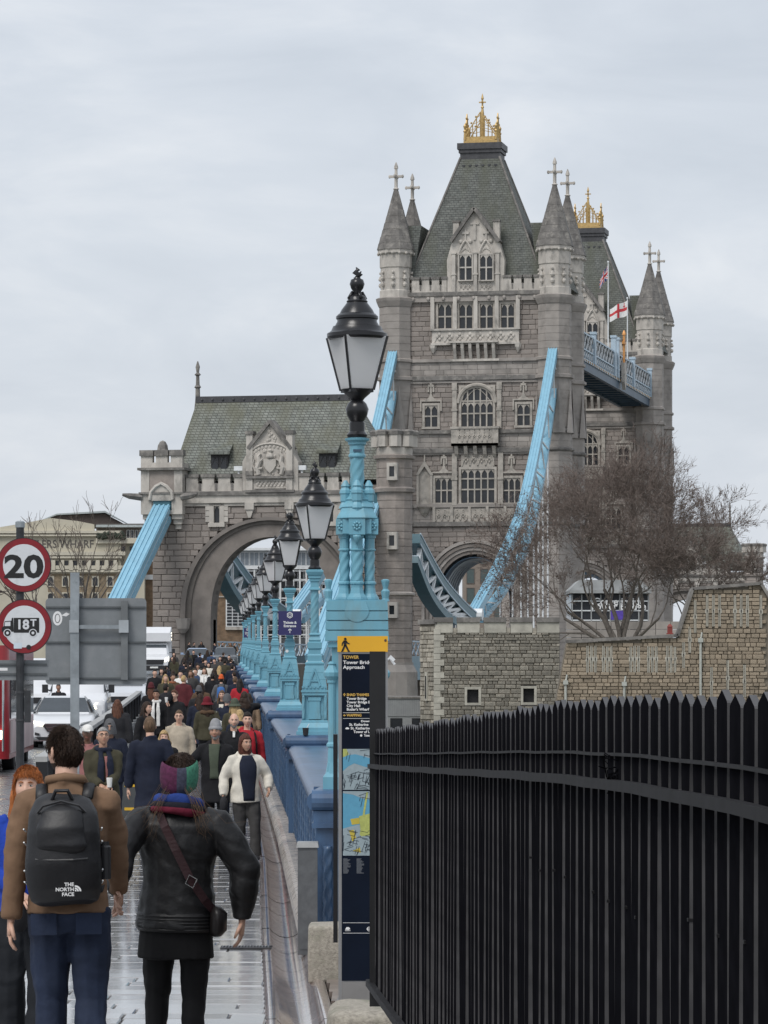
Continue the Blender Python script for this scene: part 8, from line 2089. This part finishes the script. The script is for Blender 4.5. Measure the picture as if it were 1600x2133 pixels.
# farther crowd, small: (x, D, facing, coat, legs, hair, hat, words)
far = [
 (413, 92, PI, 'coal', 'black', ('short','dark'), ('beanie','grey'), 'person in a dark grey knit hat behind the woman in navy'),
 (420, 100, PI, 'brown', 'black', ('long','brown'), None, 'woman with long brown hair and brown hooded coat'),
 (318, 95, PI, 'black', 'black', ('long','chestnut'), ('beanie','maroon'), 'woman in black with a dark red knit hat near the barrier'),
 (347, 100, PI, 'coal', 'black', ('short','dark'), None, 'person in a charcoal coat, back turned, left of the maroon coat'),
 (383, 112, PI, 'maroon', 'coal', ('short','blonde'), None, 'broad person in a maroon coat seen from behind'),
 (345, 116, 0., 'olive', 'coal', ('long','blonde'), None, 'blonde woman in olive by the barrier facing us'),
 (361, 119, 0., 'brown', 'coal', ('short','brown'), None, 'person wrapped in a checked scarf by the barrier'),
 (375, 128, 0., 'white', 'coal', ('short','dark'), None, 'person in a white jacket by the barrier'),
 (386, 122, 0., 'coal', 'black', ('short','brown'), None, 'brown haired man in charcoal with something bright blue'),
 (400, 130, 0., 'charcoal', 'black', ('long','mid'), None, 'woman in a long charcoal coat facing us'),
 (409, 136, 0., 'denim', 'navy', ('short','brown'), None, 'bearded man in a blue shirt and denim jacket'),
 (426, 136, 0., 'white', 'coal', ('long','mid'), None, 'woman with a long white scarf in the far crowd'),
 (441, 121, PI, 'black', 'black', ('short','dark'), None, 'tall man in a black coat, back turned, mid crowd'),
 (461, 118, PI, 'grey', 'coal', ('short','dark'), ('beanie','orange'), 'person with orange hat and blue backpack'),
 (500, 105, PI, 'red', 'navy', ('long','dark'), None, 'dark haired person in a red jacket by the parapet'),
 (488, 117, PI, 'navy', 'black', ('short','mid'), None, 'person in navy beside the parapet ahead of the red jacket'),
 (455, 150, PI, 'black', 'black', ('long','blonde'), None, 'person with fair hair in black farther up the footway'),
 (483, 150, PI, 'navy', 'black', ('short','dark'), None, 'person in a dark hooded coat next to the blue piers'),
 (470, 168, PI, 'olive', 'black', ('short','dark'), None, 'tall person in dark green far up the footway'),
 (446, 176, 0., 'charcoal', 'black', ('short','dark'), None, 'person in dark clothes facing us far up the footway'),
 (434, 165, 0., 'cream', 'coal', ('bob','dark'), None, 'person in a pale coat far up the footway'),
 (412, 160, 0., 'white', 'coal', ('short','dark'), None, 'person with a white top far up near the cars'),
 (397, 168, PI, 'black', 'black', ('short','dark'), None, 'dark figure on the left edge of the far crowd'),
 (383, 172, PI, 'navy', 'black', ('short','dark'), None, 'navy clad figure on the far left of the crowd'),
 (424, 180, PI, 'coal', 'black', ('short','brown'), None, 'figure in charcoal in the densest part of the far crowd'),
 (460, 188, PI, 'camel', 'black', ('long','brown'), None, 'figure in a camel coat near the far piers'),
 (478, 192, 0., 'black', 'black', ('short','dark'), None, 'figure in black beside the farthest lamp columns'),
 (440, 200, PI, 'denim', 'black', ('short','dark'), None, 'figure in denim just in front of the far cars'),
 (393, 292, 1.5, 'black', 'black', ('short','dark'), None, 'dark figure walking under the left side of the gateway arch'),
 (404, 296, 1.5, 'coal', 'black', ('short','dark'), None, 'second figure in the gateway shadow'),
 (419, 298, 0., 'black', 'black', ('long','dark'), None, 'figure in black standing under the gateway'),
 (447, 300, -1.5, 'navy', 'black', ('short','dark'), None, 'figure in navy beyond the far cars'),
 (463, 296, 1.5, 'coal', 'black', ('short','dark'), None, 'figure leaning forward beyond the dark grey car'),
 (481, 294, 0., 'brown', 'black', ('long','mid'), None, 'figure in brown at the right end of the far group'),
 (488, 297, 1.5, 'black', 'black', ('short','dark'), None, 'last dark figure beside the farthest lamp'),
]
rp = random.Random(21)
for i, (px, D, f, c, l, h, hat, lab) in enumerate(far):
    ex = ()
    if i == 13: ex = (('pack','blue','coal'),)
    if i == 8: ex = (('tote','blue',1),)
    aa, ab = ((None, None), ((.10,-.24,1.06), (-.29,.05,.86)), ((.30,.03,.86), (-.08,-.24,1.12)), ((.24,-.10,.93), None))[(i*7) % 4]
    sc_ = ('rust',) if i == 6 else ('white',.6) if i == 11 else None
    person(px, D, lab, rp.uniform(1.66,1.80), f, c, rp.choice((.62,.82)), l, 'fair' if i % 3 else 'tan', h, hat, stride=.3, res=0, bulk=.02, extras=ex, scarf=sc_, armL=aa, armR=ab, turn=rp.uniform(-.5,.5), group='far crowd')
for i in range(26):
    D = 128 + i*3.6 + rp.uniform(-2,2); xx = axis(D) - rp.uniform(.7, 4.0)
    c = ('black','coal','navy','charcoal','black','olive')[i % 6]; h = (('short','dark'),('long','brown'),('short','brown'),('long','dark'))[(i*5) % 4]
    aa, ab = ((None, None), ((.10,-.24,1.06), (-.29,.05,.86)), ((.30,.03,.86), (-.08,-.24,1.12)), ((.24,-.10,.93), None))[i % 4]
    off_ = axis(D)-xx; side_ = 'hugging the parapet' if off_ < 1.6 else 'by the kerb barrier' if off_ > 3.2 else 'mid footway'; fc = (0., PI, PI)[i % 3]; near_ = ('just behind the maroon coat', 'halfway to the gateway', 'just before the far cars')[min(2, i//9)]
    person(450, D, '%s figure, %s %s hair, %s, %s, %s' % (c, h[0], h[1], 'facing us' if fc == 0 else 'walking away', side_, near_), rp.uniform(1.6,1.82), fc, c, (.62,.82)[i % 2], 'black', 'fair', h, None, stride=.3, res=0, bulk=.02, armL=aa, armR=ab, turn=rp.uniform(-.6,.6), X=xx, group='packed far crowd')
# man standing by the traffic
person(124, 108.5, 'man in a dark jacket standing among the cars behind the white saloon', 1.58, 0, 'coal', .8, 'coal', 'tan', ('short','dark'), stride=.1, res=1, group='people by the traffic')

# ---------------------------------------------------------------- the three in front
def scale_mat(): pass
DA, DBW = 17.2, 18.0
m_suede = cloth('brown_overshirt', (.20,.122,.075), .9, .3, 22, .18, 5, .01); m_jean = cloth('jeans', (.022,.032,.062), .85, .4, 30, .35, 4, .01); m_pack = cloth('black_pack', (.012,.012,.014), .5, .35, 30, .25, 6, .006, .5); m_leath = cloth('black_leather', (.012,.012,.013), .5, .5, 22, .25, 5, .010, .4); m_tights = cloth('black_tights', (.006,.006,.007), .8, .1, 40)
hx = PXX(256, 17.6); hz = CZ - (1893-HY)/F*17.6
def to_local(root_x, D, H, face, p):
    v = Vector(p)-Vector((root_x, D, zg(D)+.004)); v = Matrix.Rotation(-face, 3, 'Z') @ v; return tuple(v/(H/1.75))
XA, XB = PXX(150,DA), PXX(361,DBW)
hpA = to_local(XA, DA, 1.80, PI, (hx+.005, 17.55, hz+.075)); hpB = to_local(XB, DBW, 1.68, PI, (hx-.05, 17.6, hz+.085))
man = person(150, DA, 'man with short dark hair and black backpack holding hands with the woman beside him', 1.80, PI, m_suede, .895, m_jean, 'fair', ('crop','brown'), stride=.2, res=2, curl=.7, wide=1.0, legw=1.12, armR=hpA+(-.6,.75,-.05), armL=(.27,.03,.87,.7,.6,0), bulk=.0, turn=.55, X=XA, shoe='coal', group='couple in the foreground', extras=(('glasses',),('beard','brown')))
def man_pack(root):
    q = MB(); etube(q, [(0,.165,.86,.13,.05),(0,.205,.885,.175,.085),(0,.225,.95,.19,.11),(0,.235,1.10,.19,.125),(0,.235,1.25,.185,.12),(0,.22,1.36,.17,.10),(0,.19,1.43,.135,.07),(0,.17,1.46,.08,.035)], 26)
    me = remesh(q, .012, 3); folds(me, .006, 12, 9); me.materials.append(m_pack); pk = bpy.data.objects.new('backpack', me); link(pk, root, (0,.0,.1825)); pk.scale = (.93,1,.875)
    q = MB(); etube(q, [(0,.30,1.14,.105,.03),(0,.315,1.18,.125,.055),(0,.315,1.28,.125,.055),(0,.295,1.37,.11,.04),(0,.27,1.41,.07,.02)], 22); me = remesh(q, .010, 2); folds(me, .010, 19, 5); me.materials.append(m_pack); link(bpy.data.objects.new('front_pocket', me), pk)
    q = MB(); q.tube([(-.13,.325,1.115),(-.06,.352,1.11),(.06,.352,1.11),(.13,.325,1.115)], .006, 6); q.build('zip', mat('zip_black', (.03,.03,.032), .35), pk)
    q = MB(); q.tube([(-.12,.30,1.36),(-.09,.318,1.395),(0,.30,1.42),(.09,.318,1.395),(.12,.30,1.36)], .007, 6); q.build('zip', mat('zip_black'), pk)
    q = MB(); q.tube([(-.05,.25,1.43),(-.03,.265,1.475),(.03,.265,1.475),(.05,.25,1.43)], .011, 7); q.build('grab_loop', m_pack, pk)
    for s in (-1, 1):
        q = MB(); q.tube([(s*.115,.14,1.43),(s*.12,.06,1.505),(s*.13,-.05,1.48),(s*.145,-.155,1.36),(s*.15,-.17,1.15),(s*.175,-.05,1.0),(s*.17,.12,.93)], [.030,.030,.030,.030,.026,.018,.016], 8, flat=.4); q.build('shoulder_strap', m_pack, pk, smooth=True)
        for z in (.98,1.04,1.19,1.26): q = MB(); q.tube([(s*.188,.20,z),(s*.196,.24,z+.015)], .0045, 5); q.build('cord', m_white, pk)
    q = MB(); q.lathe([(.028,1.0),(.030,1.17),(.022,1.18),(.022,1.20)], 12, (-.205,.19,0)); q.build('bottle', m_trim, pk)
    o = text_mesh('THE\nNORTH\nFACE', .026, m_swhite, 'lettering', pk, (-.075,.352,.965), rot=(PI/2,0,PI), align='RIGHT', ext=.002, bold=.0008); o.location = (-.062,.351,.972)
    q = MB(); cx, cz = -.066, .944
    for r0, r1 in ((.0,.0085),(.0115,.020),(.023,.032)):
        n = 10; pts = [(cx-r1*math.cos(a), cz+r1*math.sin(a)) for a in np.linspace(0, PI/2, n)] + [(cx-r0*math.cos(a), cz+r0*math.sin(a)) for a in np.linspace(PI/2, 0, n)]
        q.prism(pts, .349, .3535)
    q.build('half_dome_logo', m_swhite, pk)
man_pack(man)
q = MB(); q.tube([(-.088,-.035,1.500),(-.08,.055,1.525),(0,.092,1.535),(.08,.055,1.525),(.088,-.035,1.500)], [.018,.022,.024,.022,.018], 8, flat=1.0); q.build('collar', m_suede, man, smooth=True)
q = MB(); q.box(-.165,-.10,.145,.150,.80,.80+.001) if False else None
for s in (-1, 1):
    q = MB(); q.prism([(s*.105-.06,.80),(s*.105+.06,.80),(s*.105+.06,.90),(s*.105-.06,.90)], .138, .146); q.build('jean_pocket', m_jean, man)

woman = person(365, DBW, 'woman in black leather jacket and short skirt with colourful headband, back turned', 1.68, PI, m_leath, .86, m_tights, 'fair', ('crop','brown'), stride=.16, res=2, wide=1.10, legw=.96, armL=hpB+(.6,.4,0), armR=(-.345,.0,.912,-1.0,.1,0), bulk=.016, curl=.65, sleeve=1.3, turn=-.5, X=XB, group='couple in the foreground', skirt=(cloth('black_skirt', (.009,.009,.010), .9, .2, 20), .70), shoe='black')
def woman_bits(root):
    q = MB(); n = 40
    etube(q, [(0,.005,.845,.205,.158),(0,.004,.93,.212,.165),(0,.003,.945,.205,.160)], 30); o = q.build('jacket_waistband', m_leath, root, smooth=True)
    for k in range(5): q = MB(); q.tube([(.210*math.cos(a), .004+.164*math.sin(a), .858+k*.018) for a in np.linspace(0, 2*PI, 33)], .0055, 5); q.build('waistband_ridge', m_leath, o)
    # headband, plum at the back and green at the side
    Rt = Matrix.Rotation(-.5, 3, 'Z'); hb = [mat('wool_plum', (.085,.018,.055), .95, .35, 60, bump=.5, bscale=110, bdist=.004), mat('wool_green', (.05,.20,.13), .95, .35, 60, bump=.5, bscale=110, bdist=.004), mat('wool_slate', (.05,.055,.085), .95, .35, 60, bump=.5, bscale=110, bdist=.004)]
    n = 48; q = MB(); prof = [(-.085,.076),(-.075,.088),(-.03,.0955),(.025,.0955),(.055,.090),(.062,.083)]
    for (dz, r) in prof:
        for j in range(n):
            a = 2*PI*j/n; p = Rt @ Vector((r*math.cos(a), r*1.22*math.sin(a)+.004, 0)); tl = .16*p.y; q.v.append((p.x, p.y, 1.668+dz - tl*1.0 + .010*math.sin(a*2)))
    for i in range(len(prof)-1):
        for j in range(n):
            a = 2*PI*(j+.5)/n; q.f.append([i*n+j, i*n+(j+1) % n, (i+1)*n+(j+1) % n, (i+1)*n+j])
            ang = math.degrees(a) % 360; q.m.append(1 if (150 < ang < 235) else 2 if 118 < ang <= 150 else 0)
    q.build('headband', hb, root, smooth=True)
    # layered neck scarf
    for (z, r, rr_, m) in ((1.525,.098,.034,cloth('scarf_blue', (.018,.045,.20), .9, .5, 30)),(1.490,.115,.026,cloth('scarf_black', (.012,.012,.02), .9, .5, 30)),(1.468,.128,.020,cloth('scarf_red', (.13,.012,.03), .9, .5, 30))):
        q = MB(); q.tube([(r*math.cos(a), .018+r*.95*math.sin(a), z+.02*math.sin(a+.6)) for a in np.linspace(0, 2*PI, 25)], rr_, 10); me = remesh(q, .009, 1); folds(me, .006, 24, 6); me.materials.append(m); link(bpy.data.objects.new('scarf', me), root)
    # long hair blown to the sides under the scarf
    hm = hair_mat('mid'); rn = random.Random(8); q = MB()
    for k in range(44):
        s = rn.choice((-1, 1)); a = rn.uniform(.2, 1.5); p0 = Vector((s*rn.uniform(.03,.10), .07+rn.uniform(0,.05), 1.575+rn.uniform(-.03,.05))); L = rn.uniform(.25,.75)
        if rn.random() < .93: p = [p0, p0+Vector((s*.03,.03,-.05)), p0+Vector((s*rn.uniform(.04,.08),.05+rn.uniform(-.02,.02),-.11)), p0+Vector((s*rn.uniform(.05,.11),.055+rn.uniform(-.03,.02),-.12-.12*L)), p0+Vector((s*rn.uniform(.04,.13),.045,-.14-.15*L))]
        else: p = [p0, p0+Vector((s*.06,.03,-.05)), p0+Vector((s*.13,.05,-.08+rn.uniform(-.04,.03))), p0+Vector((s*rn.uniform(.16,.26),.06,-.11+rn.uniform(-.08,.05))), p0+Vector((s*rn.uniform(.22,.34),.07,-.16+rn.uniform(-.12,.06)))]
        q.tube(p, [.0009,.0010,.0009,.0007,.0003], 4, cap=False)
    tag(q.build('hair_strands', hm, root, smooth=True), kind='stuff')
    # cross-body strap, buckle and bag
    ms = cloth('burgundy_strap', (.030,.012,.014), .5, .2, 30); q = MB()
    path = [(.115,-.02,1.50),(.095,.095,1.475),(.06,.165,1.40),(0,.192,1.28),(-.07,.198,1.14),(-.15,.168,1.02),(-.205,.10,.95)]
    C = [];
    for i in range(len(path)-1):
        for k in range(6): C.append(Vector(path[i]).lerp(Vector(path[i+1]), k/6))
    C.append(Vector(path[-1])); vs = []
    for i, p in enumerate(C):
        d = (C[min(i+1,len(C)-1)]-C[max(i-1,0)]).normalized(); nrm = Vector((p.x*.9, p.y+.05, 0)).normalized() if p.z < 1.46 else Vector((0,.3,1)).normalized(); s = d.cross(nrm).normalized(); c = p+nrm*.012
        vs += [c+s*.022, c-s*.022, c-s*.022-nrm*.008, c+s*.022-nrm*.008]
    q.add(vs, [(i*4+j, i*4+(j+1) % 4, (i+1)*4+(j+1) % 4, (i+1)*4+j) for i in range(len(C)-1) for j in range(4)]); st = q.build('bag_strap', ms, root)
    b0 = C[25]+Vector((0,.022,0)); q = MB(); cs = [(-.030,.0,.012),(.010,0,.034),(.030,0,-.012),(-.010,0,-.034),(-.030,.0,.012)]; q.tube([b0+Vector(c) for c in cs], .0035, 5); q.build('buckle', m_chr, st)
    q = MB(); etube(q, [(-.215,.10,.83,.03,.075),(-.225,.10,.86,.045,.10),(-.225,.10,.95,.045,.10),(-.215,.10,.985,.02,.07)], 14); q.build('handbag', cloth('bag_black', (.012,.010,.010), .4), root, smooth=True)
    for s, w in ((1, None),): pass
woman_bits(woman)
person(52, 21.6, 'red haired woman in a bright blue jumper and dark wide trousers at the left edge', 1.72, .15, cloth('blue_jumper', (.018,.055,.36), .95, .6, 40), .90, cloth('dark_trousers', (.016,.018,.022), .9), 'fair', ('wavy','ginger'), stride=.2, res=2, bulk=.02, legw=1.35, scarf=('black',), tilt=-.15, turn=-.2, armR=(-.05,-.2,1.02), group='people walking towards us', extras=(('bag',-1,'black'),))

bpy.data.scenes.remove(_tmp_scene)   # the workbench scene is no longer needed
